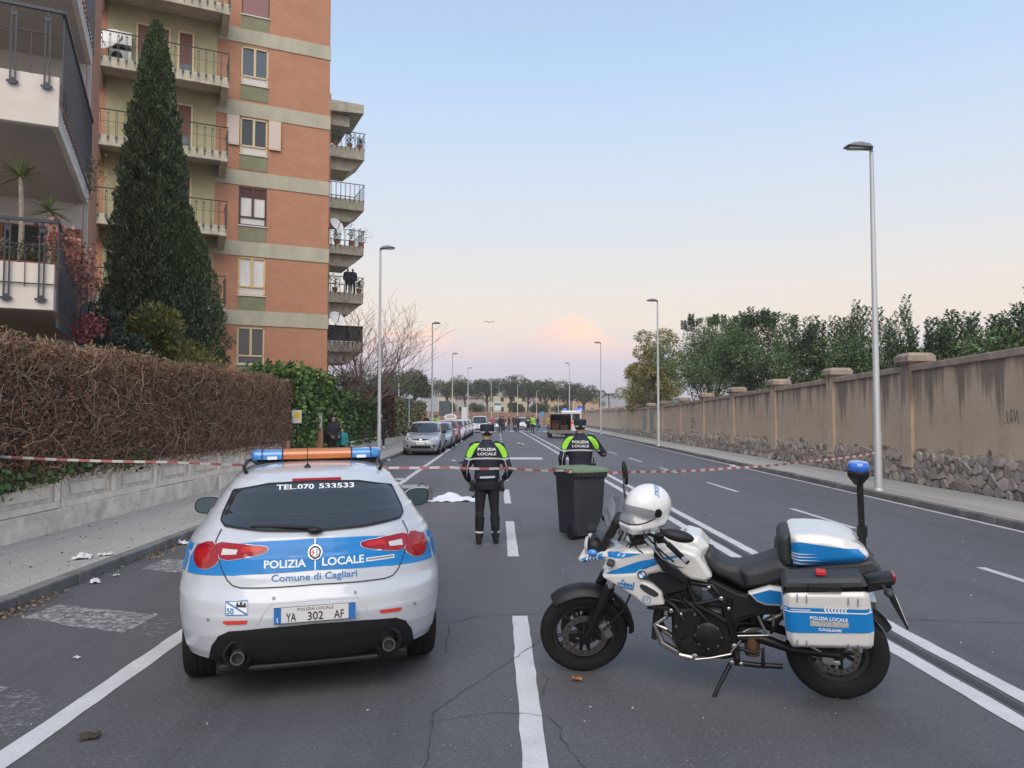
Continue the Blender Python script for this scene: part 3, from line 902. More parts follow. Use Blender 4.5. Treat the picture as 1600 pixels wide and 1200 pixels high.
for zt in (3.25, 6.38, 9.41, 12.52, 15.60, 18.88, 22.0):
    mb = MB(); mb.span(V3(-4.85, -0.015, zt - 0.64), V3(0.03, 0.3, zt)); mb.build('band', BAND, apt)
wins = [(19.55, 21.2, 'mauve'), (16.42, 18.13, 'cream'), (13.29, 14.92, 'open'), (10.13, 11.84, 'brown'), (7.06, 8.74, 'yellow'), (4.03, 5.66, 'cream2')]
X0, X1 = -3.87, -2.72
for zb, zt, kind in wins:
    mb = MB(); mb.span(V3(X0 + 0.0, -0.004, zb - 0.70), V3(X1 - 0.0, 0.1, zb - 0.03)); mb.build('spandrel', SPANDREL, apt)
    fm = {'mauve': WBROWN, 'cream': WCREAM, 'open': WCREAM, 'brown': WBROWN, 'yellow': WYEL, 'cream2': WCREAM}[kind]
    mb = MB()
    t = 0.075
    zs = zb + 0.34                                       # lower fixed light
    for a, b, c, d in ((X0, X1, zb, zb + 0.06), (X0, X1, zt - t, zt), (X0, X0 + t, zb, zt), (X1 - t, X1, zb, zt), (X0, X1, zs, zs + 0.07)):
        mb.span(V3(a, 0.035, c), V3(b, 0.135, d))
    xm = (X0 + X1) / 2
    mb.span(V3(xm - 0.05, 0.04, zs), V3(xm + 0.05, 0.13, zt))
    w = mb.build('window', fm, apt)
    gl = {'cream': GLASSW, 'open': GLASSD, 'cream2': GLASSD, 'brown': CURT, 'yellow': CURT, 'mauve': MAUVE}[kind]
    for a, b in ((X0 + t, xm - 0.05), (xm + 0.05, X1 - t)):
        mb = MB(); mb.span(V3(a, 0.10, zs + 0.07), V3(b, 0.115, zt - t)); mb.build('pane', gl, w)
    mb = MB(); mb.span(V3(X0 + t, 0.08, zb + 0.06), V3(X1 - t, 0.105, zs)); mb.build('sill_panel', SILL if kind != 'cream2' else GLASSD, w)
    mb = MB(); mb.span(V3(X0 - 0.03, -0.045, zb - 0.05), V3(X1 + 0.03, 0.14, zb - 0.002)); mb.build('sill', SILL, w)
    if kind == 'brown':
        mb = MB()
        for i in range(7): mb.span(V3(X0 + t, 0.065, zt - 0.06 * (i + 1) - 0.04), V3(X1 - t, 0.09, zt - 0.06 * i - 0.05))
        mb.build('roller_shutter', WBROWN, w)
    if kind == 'mauve':
        mb = MB(); mb.span(V3(X0 + 0.04, 0.022, zb + 0.03), V3(X1 - 0.04, 0.033, zt - 0.03)); mb.build('closed_shutter', MAUVE, w)
    if kind == 'open':
        for a, b in ((X0 - 0.56, X0 - 0.04), (X1 + 0.04, X1 + 0.56)):
            mb = MB(); mb.span(V3(a, -0.09, zb + 0.32), V3(b, -0.05, zt)); sh = mb.build('open_shutter', WCREAM, w)
            mb = MB(); mb.span(V3(a + 0.05, -0.098, zb + 0.37), V3(b - 0.05, -0.089, zt - 0.05)); mb.build('shutter_panel', PALESH, sh)
# balcony bays
def baluster_mesh(h, wd=0.055, drop=0.0):
    mb = MB()
    for s in (-1, 1):
        mb.box((s * wd / 2, 0, h * 0.52), (0.019, 0.018, h * 0.80))
    mb.box((0, 0, h * 0.94), (0.018, 0.018, h * 0.12)); mb.box((0, 0, h * 0.90), (wd + 0.014, 0.016, 0.05)); mb.box((0, 0, h * 0.13), (wd + 0.014, 0.016, 0.09))
    mb.box((0, 0, 0.03), (0.018, 0.018, 0.14))
    return mb.mesh('baluster')
BAL1 = baluster_mesh(1.25); BAL1.materials.append(RAILG)
def put(name, me, parent, loc, rz=0.0, scale=None):
    o = bpy.data.objects.new(name, me); COL.objects.link(o); o.parent = parent; o.location = loc; o.rotation_euler = (0, 0, rz)
    if scale: o.scale = scale
    return o
BX0, BX1, BY = -9.45, -4.45, -1.4
for zd in (19.05, 15.92, 12.78, 9.66, 6.52):
    mb = MB(); mb.span(V3(-9.05, -0.006, zd - 0.1), V3(-4.86, 0.25, zd + 2.98)); mb.build('render_panel', CREAM, apt)
    mb = MB()
    mb.span(V3(BX0, BY, zd - 0.16), V3(BX1, 0.1, zd))
    mb.span(V3(BX0, BY - 0.004, zd - 0.40), V3(BX1, BY + 0.13, zd + 0.02))          # front upstand
    for x in (BX0, BX1 - 0.28):
        mb.prism([(BY - 0.01, zd - 0.42), (0.02, zd - 0.72), (0.02, zd - 0.1), (BY - 0.01, zd - 0.1)], x, x + 0.28, plane='yz')
    bal = mb.build('balcony', SLABM, apt, bevel=0.01)
    mb = MB(); mb.span(V3(BX0 + 0.29, BY + 0.14, zd - 0.175), V3(BX1 - 0.29, 0.02, zd - 0.161)); mb.build('soffit', SOFFIT, bal)
    mb = MB(); z = zd + 1.02
    mb.tube([(BX0, 0, z), (BX0, BY - 0.03, z), (BX1, BY - 0.03, z), (BX1, 0, z)], 0.026, 6)
    mb.tube([(BX0, BY - 0.03, zd + 0.55), (BX1, BY - 0.03, zd + 0.55)], 0.008, 4)
    mb.build('railing', RAILG, bal)
    n = 17
    for i in range(n + 1):
        put('baluster', BAL1, bal, (BX0 + 0.02 + (BX1 - BX0 - 0.04) * i / n, BY - 0.032, zd - 0.24))
    for s in (BX0, BX1):
        for i in range(1, 5): put('baluster', BAL1, bal, (s, BY + i * 0.29, zd - 0.24), R_(90))
    for a, b in ((-8.0, -6.7), (-6.42, -5.78)):
        mb = MB()
        for p, q, r, s2 in ((a, b, zd + 2.2, zd + 2.28), (a, a + 0.07, zd, zd + 2.2), (b - 0.07, b, zd, zd + 2.2)): mb.span(V3(p, -0.05, r), V3(q, 0.0, s2))
        d = mb.build('balcony_door', WCREAM, apt)
        mb = MB()
        for i in range(12): mb.span(V3(a + 0.07, -0.03, zd + 0.9 + i * 0.108), V3(b - 0.07, -0.012, zd + 0.9 + i * 0.108 + 0.10))
        mb.build('shutter', SHUT, d)
        mb = MB(); mb.span(V3(a + 0.07, -0.028, zd), V3(b - 0.07, -0.012, zd + 0.89)); mb.build('pane', GLASSW, d)
# things on the green balcony
WHITE = M('white_enamel', (0.66, 0.66, 0.64), 0.4)
BLACKP = M('black_plastic', (0.015, 0.015, 0.017), 0.5)
def in_apt(x, y, z):
    c, s = math.cos(ANG), math.sin(ANG)
    return (-7.6 + x * c - y * s, 33.6 + x * s + y * c, z)
for z, lb in ((16.95, 'upper white air conditioner unit on the green balcony'), (16.15, 'lower white air conditioner unit on the green balcony')):
    t = thing('air_conditioner', lb, 'air conditioner', in_apt(-8.55, -0.22, z), ANG, 'air conditioners')
    mb = MB(); mb.box((0, 0, 0.3), (0.82, 0.3, 0.56)); mb.build('casing', WHITE, t, bevel=0.02)
    mb = MB(); mb.lathe([(0.2, 0.0), (0.2, 0.02), (0.03, 0.03)], 20, (-0.12, -0.16, 0.3), 'y'); mb.build('fan_grille', BLACKP, t)
    mb = MB(); mb.box((0, 0.02, -0.02), (0.6, 0.24, 0.07)); mb.build('bracket', BLACKP, t)
def dish(loc, rz, r, label):
    t = thing('satellite_dish', label, 'satellite dish', loc, rz, 'satellite dishes')
    rot = rotm(R_(62), 0, 0)
    mb = MB(); prof = [(0.02, 0.0), (r * .5, r * .06), (r * .85, r * .18), (r, r * .26), (r * .99, r * .29), (r * .84, r * .21), (r * .5, r * .09), (0.02, 0.03)]
    mb.lathe(prof, 28, (0, 0, 0.35), 'z', rot=rot); mb.build('reflector', WHITE, t, smooth=50)
    mb = MB(); mb.tube([(0, 0, 0.02), (0, -r * 0.5, 0.22), (0, -r * 1.0, 0.5)], 0.018, 6); mb.tube([(0, -r * 1.0, 0.5), (0, -r * .9, 0.56)], 0.035, 8); mb.build('feed_arm', BLACKP, t)
    mb = MB(); mb.tube([(0, 0.05, -0.3), (0, 0.05, 0.3), (0, 0, 0.36)], 0.025, 6); mb.build('bracket', BLACKP, t)
    return t
dish(in_apt(-8.95, -0.9, 16.35), ANG - 0.5, 0.62, 'large white satellite dish at the left end of the green balcony')
# ---- block farther back: balconies seen past the corner
FB = (-11.0, 49.28)
blk = thing('balcony_block', 'far apartment block whose stacked balconies show past the brick corner', 'building', (FB[0], FB[1], 0), ANG)
mb = MB(); mb.span(V3(-9, 0.02, 0), V3(-0.05, 12, 23.6)); mb.build('wall', BRICK, blk)
mb = MB(); mb.prism([(-0.4, 22.45), (2.18, 22.62), (2.18, 23.22), (-0.4, 23.22)], 0, 4.2); mb.build('roof_slab', SLABM, blk)
mb = MB(); mb.span(V3(-0.3, 0.5, 21.7), V3(1.3, 4.0, 22.45)); mb.build('roof_beam', SLABM, blk)
BAL2 = baluster_mesh(1.3, 0.05); BAL2.materials.append(RAILB)
for k, (rt, fb) in enumerate([(21.18, 19.35), (17.6, 15.82), (14.4, 12.72), (11.18, 9.42), (7.85, 6.1), (4.39, 3.3)]):
    mb = MB(); zt = rt - 1.05
    mb.span(V3(-0.4, 0, fb), V3(2.25, 3.0, zt))
    mb.prism([(-0.4, fb - 0.75), (1.35, fb - 0.75), (2.2, fb - 0.002), (-0.4, fb - 0.002)], 0.45, 2.9)
    b = mb.build('balcony', SLABM, blk, bevel=0.015)
    mb = MB()
    mb.tube([(-0.4, -0.03, rt), (2.27, -0.03, rt), (2.27, 3.0, rt), (-0.4, 3.0, rt)], 0.03, 6); mb.build('railing', RAILB, b)
    for i in range(9): put('baluster', BAL2, b, (-0.3 + i * 0.315, -0.03, rt - 1.29))
    for i in range(1, 10): put('baluster', BAL2, b, (2.27, i * 0.32, rt - 1.29), R_(90))
    for i in range(9): put('baluster', BAL2, b, (-0.3 + i * 0.315, 3.0, rt - 1.29))
    if k == 4:
        mb = MB(); mb.span(V3(-0.4, 0.0, zt + 0.02), V3(2.22, 0.012, rt - 0.02)); mb.build('shade_net', M('black_green_net', (0.018, 0.026, 0.024), 0.9), b)
def in_blk(x, y, z):
    c, s = math.cos(ANG), math.sin(ANG)
    return (FB[0] + x * c - y * s, FB[1] + x * s + y * c, z)
dish(in_apt(0.45, 0.6, 10.35), 0.9, 0.36, 'upper satellite dish on the brick corner beside the balconies')
dish(in_apt(0.5, 0.6, 5.95), 0.7, 0.36, 'lower satellite dish on the brick corner beside the balconies')
# ---- nearest building, top left
NB = (-6.86, 11.57)
nb = thing('balcony_house', 'near block with white parapet balconies and blue-black railings at the top left', 'building', (NB[0], NB[1], 0), ANG)
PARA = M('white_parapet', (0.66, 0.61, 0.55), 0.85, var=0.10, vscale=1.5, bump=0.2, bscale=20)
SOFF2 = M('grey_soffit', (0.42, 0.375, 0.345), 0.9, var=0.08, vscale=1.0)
DOORD = M('dark_opening', (0.02, 0.022, 0.026), 0.4)
mb = MB(); mb.span(V3(-9, 4.72, 0), V3(-0.12, 8.2, 14)); mb.build('wall', BRICK, nb)
BAL3 = None
def baluster3(h):
    mb = MB()
    for s in (-1, 1): mb.box((s * 0.032, 0, h / 2 - 0.02), (0.02, 0.022, h - 0.14))
    mb.box((0, 0, h - 0.04), (0.028, 0.028, 0.1)); mb.box((0, 0, h - 0.14), (0.085, 0.03, 0.07)); mb.box((0, 0, 0.10), (0.085, 0.03, 0.10)); mb.box((0, 0, 0.09), (0.16, 0.026, 0.03))
    return mb.mesh('baluster')
BAL3 = baluster3(1.30); BAL3.materials.append(RAILB)
BAL3S = baluster_mesh(1.62, 0.05); BAL3S.materials.append(RAILB)
for k, (z0, z1, rt) in enumerate([(3.42, 4.14, 4.80), (6.32, 7.12, 8.15), (9.38, 10.15, 11.2)]):
    mb = MB()
    mb.span(V3(-6.5, 0.0, z0), V3(0, 0.11, z1))                       # front parapet
    mb.span(V3(-6.5, 0.11, z0), V3(0, 4.72, z0 + 0.2))                # slab
    mb.span(V3(-0.10, 0.11, z0 + 0.2), V3(0, 4.72, z0 + 0.36))
    b = mb.build('balcony', PARA, nb, bevel=0.012)
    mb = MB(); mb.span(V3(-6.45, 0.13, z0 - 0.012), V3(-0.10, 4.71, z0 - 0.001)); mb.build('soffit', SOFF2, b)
    mb = MB(); mb.span(V3(-6.4, 4.64, z0 - 0.56), V3(-0.1, 4.715, z0 - 0.013)); mb.build('beam', PARA, nb)
    mb = MB()
    mb.box((-3.25, -0.04, rt), (6.58, 0.055, 0.05)); mb.box((0.04, 2.35, rt), (0.055, 4.78, 0.05))
    mb.tube([(-6.5, -0.03, rt - 0.38), (0.02, -0.03, rt - 0.38)], 0.011, 5)
    if k == 0: mb.tube([(-6.5, -0.03, z0 + 0.40), (0.02, -0.03, z0 + 0.40)], 0.011, 5)
    mb.build('railing', RAILB, b)
    for i in range(8): put('baluster', BAL3, b, (-0.17 - 0.45 * i, -0.035, rt - 1.31))
    for i in range(8): 
        mb = MB(); mb.box((-0.39 - 0.45 * i, -0.02, rt - 0.72), (0.010, 0.010, 0.62)); mb.build('rod', RAILB, b)
    for i in range(26): put('baluster', BAL3S, b, (0.04, 0.03 + 0.183 * i, rt - 1.60), R_(90))
    zf = z0 + 0.2
    if k < 2:
        for a, c in ((-3.3, -2.0), (-6.2, -4.6)):
            mb = MB(); mb.span(V3(a, 4.66, zf), V3(c, 4.7, zf + 2.15)); d = mb.build('balcony_door', DOORD, nb)
            mb = MB(); mb.span(V3(a - 0.08, 4.64, zf + 2.15), V3(c + 0.08, 4.71, zf + 2.25)); mb.build('lintel', PARA, d)
        mb = MB(); mb.span(V3(-1.5, 4.66, zf + 0.9), V3(-0.75, 4.7, zf + 2.1)); mb.build('window', DOORD, nb)
mb = MB(); mb.span(V3(-0.10, 4.9, 3.0), V3(-0.02, 4.98, 14)); mb.build('rain_pipe', PARA, nb)
# low terrace seen under the far balconies, behind the ivy
# ------------------------------------------------------------------ hedges, trees and plants
BARK = M('grey_bark', (0.13, 0.105, 0.085), 0.95, var=0.3, vscale=8, stretch=(1, 1, .2), bump=0.5, bscale=30)
def leafm(name, c, isl=0.35, rough=0.55):
    return M(name, c, rough, island=isl, spec=0.35)
def foliage(name, P, L, W, mat, parent, D=None, spread=1.0, droop=0.0):
    return link(name, leaf_mesh(name, np.asarray(P), L, W, D, spread, droop), mat, parent)
# ---- dry hedge on the low wall
H_TWIG = M('dry_twig', (0.29, 0.20, 0.135), 0.9, island=0.45)
H_TWIGP = M('pale_dry_twig', (0.42, 0.335, 0.25), 0.9, island=0.3)
H_LEAF = M('dead_leaf_brown', (0.225, 0.118, 0.072), 0.85, island=0.5)
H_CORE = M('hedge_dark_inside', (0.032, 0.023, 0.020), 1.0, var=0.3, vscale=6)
hedge = thing('dry_hedge', 'long clipped hedge of dead brown twigs on top of the low wall', 'hedge', (-6.3, 4.5, 0))
HY0, HY1 = 0.2, 18.4
def hedge_top(y): return 2.80 + 0.004 * y + 0.05 * np.sin(y * 1.7) + 0.03 * np.sin(y * 4.3)
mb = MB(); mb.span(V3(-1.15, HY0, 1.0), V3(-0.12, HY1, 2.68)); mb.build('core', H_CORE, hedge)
def hedge_twigs(n, lenr, rad, k=6, wander=0.05, front=0.16):
    y = rng.uniform(HY0, HY1, n) ** 1.0; z = rng.uniform(0.90, 2.74, n); x = rng.uniform(-0.22, front, n)
    p = np.stack([x, y, z], 1)
    d = unit(rng.normal(size=(n, 3)) * [0.35, 1.0, 0.9] + [0.05, 0.1, 0.25])
    ln = rng.uniform(*lenr, n)
    path = np.empty((n, k, 3)); path[:, 0] = p
    for i in range(1, k):
        d = unit(d + rng.normal(size=(n, 3)) * [0.2, 0.28, 0.28])
        path[:, i] = path[:, i - 1] + d * (ln / (k - 1))[:, None]
    path[..., 0] = np.clip(path[..., 0], -0.3, front + 0.05)
    path[..., 2] = np.minimum(path[..., 2], hedge_top(path[..., 1]) + 0.04)
    r = np.tile(np.linspace(1, 0.45, k), (n, 1)) * rng.uniform(*rad, n)[:, None]
    return path, r
for nm, n, lr, rd, mt in (('twigs', 13000, (0.15, 0.46), (0.0025, 0.0058), H_TWIG), ('pale_twigs', 1300, (0.3, 0.8), (0.0035, 0.0075), H_TWIGP)):
    pa, r = hedge_twigs(n, lr, rd)
    o = link(nm, twig_mesh(nm, pa, r), mt, hedge); o['kind'] = 'stuff'
n = 70000
P = np.stack([rng.uniform(-0.14, 0.15, n), rng.uniform(HY0, HY1, n), rng.uniform(0.9, 2.78, n)], 1)
top = rng.random(n) < 0.22
P[top, 0] = rng.uniform(-1.15, 0.1, top.sum()); P[top, 2] = hedge_top(P[top, 1]) - rng.random(top.sum()) * 0.1
o = foliage('dead_leaves', P, 0.055, 0.5, H_LEAF, hedge); o['kind'] = 'stuff'
n = 6000
P = np.stack([rng.uniform(-1.15, 0.12, n), rng.uniform(HY0, HY1, n), np.zeros(n)], 1); P[:, 2] = hedge_top(P[:, 1]) + rng.uniform(-0.06, 0.05, n)
o = foliage('straw_top', P, 0.10, 0.18, M('straw_twig', (0.26, 0.20, 0.11), 0.9, island=0.4), hedge); o['kind'] = 'stuff'
# green ivy shoots at the foot of the hedge
IVY = leafm('ivy_green', (0.055, 0.105, 0.030), 0.5)
P = []
for _ in range(26):
    c = np.array([0.10, rng.uniform(2.0, 9.0), rng.uniform(0.93, 1.10)])
    P.append(c + rng.normal(size=(20, 3)) * [0.04, 0.14, 0.05])
P.append(np.stack([rng.normal(0.1, 0.04, 240), rng.normal(4.9, 0.4, 240), rng.normal(0.95, 0.08, 240)], 1))
o = foliage('ivy_shoots', np.concatenate(P), 0.085, 0.8, IVY, hedge); o['kind'] = 'stuff'

# ---- green hedges
def clump_hedge(name, label, loc, dims, n, L, cols, wood=True, amp=0.12, parent_cat='hedge'):
    t = thing(name, label, parent_cat, loc)
    dx, dy, dz0, dz1 = dims
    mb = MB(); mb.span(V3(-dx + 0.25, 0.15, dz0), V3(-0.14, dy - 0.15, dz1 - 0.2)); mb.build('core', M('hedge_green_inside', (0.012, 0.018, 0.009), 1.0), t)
    for q, c in enumerate(cols):
        m = n // len(cols)
        u = rng.random(m)
        y = rng.uniform(0, dy, m); z = rng.uniform(dz0, dz1, m)
        bul = amp * (np.sin(y * 2.1 + q) * np.sin(z * 3.1 + q) + 0.6 * np.sin(y * 5.3) * np.cos(z * 6.1))
        x = bul + rng.uniform(-0.22, 0.04, m)
        tp = u < 0.28; x[tp] = rng.uniform(-dx, 0.05, tp.sum()); z[tp] = dz1 + bul[tp] * 1.4 - rng.random(tp.sum()) * 0.15
        en = (u > 0.28) & (u < 0.42); y[en] = rng.uniform(-0.12, 0.15, en.sum()); x[en] = rng.uniform(-dx, 0, en.sum())
        D = np.stack([np.ones(m) * 0.6, np.where(en, -1, 0), np.where(tp, 0.8, -0.3)], 1)
        o = foliage('leaves', np.stack([x, y, z], 1), L, 0.75, c, t, D, 1.2); o['kind'] = 'stuff'
    return t
G1, G2, G3 = leafm('ivy_leaf_dark', (0.048, 0.095, 0.030)), leafm('ivy_leaf_mid', (0.095, 0.175, 0.046)), leafm('ivy_leaf_light', (0.21, 0.29, 0.075))
clump_hedge('ivy_hedge', 'tall green ivy mass over the gate, right of the dry hedge', (-6.15, 22.75, 0), (1.6, 6.0, 0.1, 3.15), 14000, 0.15, [G1, G2, G2, G3], amp=0.16)
clump_hedge('ivy_hedge', 'lower green ivy hedge behind the woman and child', (-6.2, 29.3, 0), (1.0, 11.0, 0.55, 2.62), 15000, 0.15, [G1, G1, G2])
clump_hedge('ivy_hedge', 'dull olive hedge along the pavement behind the silver hatchback', (-6.1, 45.2, 0), (1.2, 20.0, 0.6, 2.75), 16000, 0.17, [leafm('olive_leaf_dark', (0.11, 0.12, 0.055)), leafm('olive_leaf', (0.20, 0.195, 0.09)), leafm('olive_leaf_pale', (0.25, 0.23, 0.12))])
t = clump_hedge('dry_shrub', 'rust brown withered creeper on the hedge beside the lamp post', (-6.15, 40.2, 0), (1.0, 4.6, 0.6, 3.0), 5000, 0.16, [M('rust_leaf', (0.13, 0.062, 0.036), 0.8, island=0.4), M('rust_leaf_dark', (0.07, 0.038, 0.026), 0.8, island=0.4)], parent_cat='shrub')
w2 = thing('low_wall', 'low grey wall under the green hedges beyond the gate', 'wall', (-6.2, 29.5, 0))
mb = MB(); mb.span(V3(-0.3, 0, 0), V3(0.06, 36, 0.62)); mb.build('wall', CONC2, w2, bevel=0.02)
mb = MB(); mb.span(V3(-0.34, 0, 0.62), V3(0.09, 36, 0.70)); mb.build('coping', CONC, w2, bevel=0.015)

# ---- generic tree tools
def branch_paths(base, h, n, spread, seed, k=5, up=0.8, start=0.35):
    g = np.random.default_rng(seed); out = []
    for i in range(n):
        z0 = base[2] + h * g.uniform(start, 0.85)
        a = g.uniform(0, 2 * math.pi); d = np.array([math.cos(a), math.sin(a), up]); d /= np.linalg.norm(d)
        p = np.array([base[0], base[1], z0]); pts = [p.copy()]
        for j in range(k):
            d = d + g.normal(size=3) * 0.18; d /= np.linalg.norm(d); p = p + d * spread / k; pts.append(p.copy())
        out.append(pts)
    return out
def blob_points(centres, radii, n, shell=0.55):
    """points through the outer part of a set of ellipsoid clumps"""
    centres = np.asarray(centres); radii = np.asarray(radii)
    w = radii[:, 0] * radii[:, 2]; idx = rng.choice(len(centres), n, p=w / w.sum())
    d = unit(rng.normal(size=(n, 3))); r = shell + (1 - shell) * rng.random(n) ** 0.6
    return centres[idx] + d * radii[idx] * r[:, None], d
def crown_tree(name, label, loc, H, trunk_h, Rx, Rz, n_clump, leaves, L, mats, W=0.5, trunk_r=0.16, seed=1, cat='tree', group=None, flat_bottom=0.35, clump=0.34, nshoot=0, shoot_h=0.0, lean=0.0):
    """tapered trunk, limbs and a crown of many leaf clumps filling an ellipsoid"""
    g = np.random.default_rng(seed)
    t = thing(name, label, cat, loc, 0, group)
    cz = H - Rz
    mb = MB()
    mb.tube([(0, 0, -0.1), (0.04 + lean * .3, 0.02, trunk_h * 0.5), (lean, 0, trunk_h), (lean, 0, cz)], [trunk_r * 1.25, trunk_r, trunk_r * 0.8, trunk_r * 0.4], 9)
    C = []; Rr = []
    for i in range(n_clump):
        d = g.normal(size=3); d /= np.linalg.norm(d); r = g.random() ** 0.42
        c = np.array([lean + d[0] * Rx * r * 0.86, d[1] * Rx * r * 0.86, cz + max(d[2], -flat_bottom) * Rz * r * 0.86]); C.append(c)
        q = Rx * clump * g.uniform(0.6, 1.25); Rr.append((q, q, q * g.uniform(0.6, 0.85)))
        if i % 2 == 0:
            m = np.array([lean, 0, trunk_h]) * 0.5 + c * 0.5 + g.normal(size=3) * 0.1 * Rx; m[2] = min(m[2], c[2])
            mb.tube([(lean, 0, trunk_h * g.uniform(0.75, 1.0)), m, c], [trunk_r * 0.45, trunk_r * 0.25, trunk_r * 0.08], 5)
    mb.build('trunk', BARK, t, smooth=60)
    for q, m in enumerate(mats):
        P, D = blob_points(C, Rr, leaves // len(mats), 0.35)
        o = foliage('crown', P, L, W, m, t, D, 1.3); 
    if nshoot:
        # upright feathery shoots standing out of the crown
        PP = []; DD = []; mbs = MB()
        for i in range(nshoot):
            a = g.uniform(0, 2 * math.pi); r = g.random() ** 0.5 * Rx * 0.62
            b = np.array([lean + math.cos(a) * r, math.sin(a) * r, cz + Rz * math.sqrt(max(0.05, 1 - (r / Rx) ** 2)) * 0.75])
            h = shoot_h * g.uniform(0.5, 1.0); tip = b + np.array([g.normal() * 0.14 * h, g.normal() * 0.14 * h, h])
            mbs.tube([b - [0, 0, 0.3], (b + tip) / 2 + g.normal(size=3) * 0.03, tip], [0.018, 0.012, 0.004], 4)
            m = int(26 * h / shoot_h) + 10
            for j in range(m):
                f = 0.12 + 0.88 * (j + 0.5) / m; p = b + (tip - b) * f; aa = j * 2.4
                for e in range(3):
                    v = np.array([math.cos(aa + e * 2.09), math.sin(aa + e * 2.09), 0.55])
                    for s_ in (0.35, 0.75): PP.append(p + v * L * 1.0 * s_); DD.append(v)
        mbs.build('shoots', BARK, t)['kind'] = 'stuff'
        o = foliage('shoot_leaves', np.array(PP), L * 0.95, W, mats[0], t, np.array(DD), 0.5); o['kind'] = 'stuff'
    return t

# ---- cypress
cy = thing('cypress_tree', 'tall dark conical cypress in front of the brick apartment block', 'tree', (-10.35, 22.3, 0))
C1, C2, C3 = leafm('cypress_dark', (0.055, 0.086, 0.042), 0.35), leafm('cypress_mid', (0.102, 0.140, 0.066), 0.35), leafm('cypress_tip', (0.165, 0.212, 0.098), 0.35)
def cone_r(z, H, R0, zmax):
    """radius of a spindle-shaped crown at height z"""
    f = np.clip(z / H, 0, 1)
    return R0 * np.where(f < zmax, 0.72 + 0.28 * np.sin(f / zmax * math.pi / 2), np.clip((1 - f) / (1 - zmax), 0, 1) ** 0.66)
def spire(cx, cy_, z0, H, R0, zmax, n, L):
    z = rng.random(n) ** 0.85 * H
    a = rng.uniform(0, 2 * math.pi, n)
    lump = 1 + 0.20 * np.sin(a * 4 + z * 2.3) * np.sin(z * 2.3 + a * 2) + 0.14 * np.sin(a * 9 - z * 4.2) * np.sin(z * 1.7 + a) + 0.08 * np.sin(z * 9 + a * 5)
    r = cone_r(z, H, R0, zmax) * lump * (1 - 0.22 * rng.random(n) ** 2) + 0.03
    P = np.stack([cx + r * np.cos(a), cy_ + r * np.sin(a), z0 + z], 1)
    D = np.stack([np.cos(a) * 0.5, np.sin(a) * 0.5, np.ones(n) * 1.1], 1)
    return P, D
mb = MB(); mb.tube([(0, 0, -0.1), (0, 0, 3), (0, 0, 12.4)], [0.24, 0.2, 0.03], 9); mb.build('trunk', BARK, cy)
parts = [(0, 0, 1.0, 12.8, 1.22, 0.24, 80000), (1.15, -0.35, 1.2, 6.6, 1.05, 0.45, 26000), (0.35, -0.6, 1.0, 7.6, 1.10, 0.35, 18000), (-0.75, -0.2, 0.8, 5.2, 1.10, 0.4, 14000), (0.75, 0.1, 3.5, 5.0, 0.8, 0.3, 6000)]
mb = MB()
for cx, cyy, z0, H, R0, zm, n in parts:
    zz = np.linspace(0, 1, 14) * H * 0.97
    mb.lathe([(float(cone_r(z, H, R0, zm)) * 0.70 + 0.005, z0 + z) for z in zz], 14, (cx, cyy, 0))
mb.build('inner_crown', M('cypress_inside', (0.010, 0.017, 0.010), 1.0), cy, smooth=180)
for mt, sh in ((C1, 0.45), (C2, 0.4), (C3, 0.15)):
    Ps, Ds = zip(*[spire(a, b, c, d, e, f, int(n * sh), 0.1) for a, b, c, d, e, f, n in parts])
    foliage('crown', np.concatenate(Ps), 0.105, 0.36, mt, cy, np.concatenate(Ds), 0.75)
# ---- shrubs under the cypress
def shrub(name, label, loc, R, Hh, n, L, mats, seed, W=0.35, up=0.6, cat='shrub'):
    g = np.random.default_rng(seed); t = thing(name, label, cat, loc)
    C = []; Rr = []
    for i in range(26):
        d = g.normal(size=3); d /= np.linalg.norm(d); r = g.random() ** 0.4
        C.append((d[0] * R[0] * r * .8, d[1] * R[1] * r * .8, Hh * 0.55 + d[2] * Hh * 0.42 * r)); q = R[0] * g.uniform(0.22, 0.4); Rr.append((q, q, q * 0.9))
    mb = MB()
    for c in C[::2]: mb.tube([(c[0] * .1, c[1] * .1, 0), (c[0] * .6, c[1] * .6, c[2] * .5), c], [0.05, 0.03, 0.01], 5)
    mb.build('stems', BARK, t)
    for m in mats:
        P, D = blob_points(C, Rr, n // len(mats), 0.3); D[:, 2] += up
        foliage('foliage', P, L, W, m, t, D, 1.0)
    return t
shrub('yellow_shrub', 'yellow-green shrub spreading above the dry hedge before the brick block', (-8.05, 18.9, 0), (1.75, 1.35), 4.75, 34000, 0.12, [leafm('yellow_green', (0.235, 0.225, 0.065)), leafm('yellow_green_dark', (0.115, 0.122, 0.038)), leafm('yellow_green_mid', (0.170, 0.170, 0.052))], 3, 0.3)
shrub('grey_shrub', 'blue-green shrub at the foot of the cypress beside the balconies', (-8.85, 17.0, 0), (1.1, 1.1), 4.4, 16000, 0.11, [leafm('blue_green', (0.080, 0.115, 0.078)), leafm('blue_green_dark', (0.048, 0.072, 0.050))], 4, 0.4)
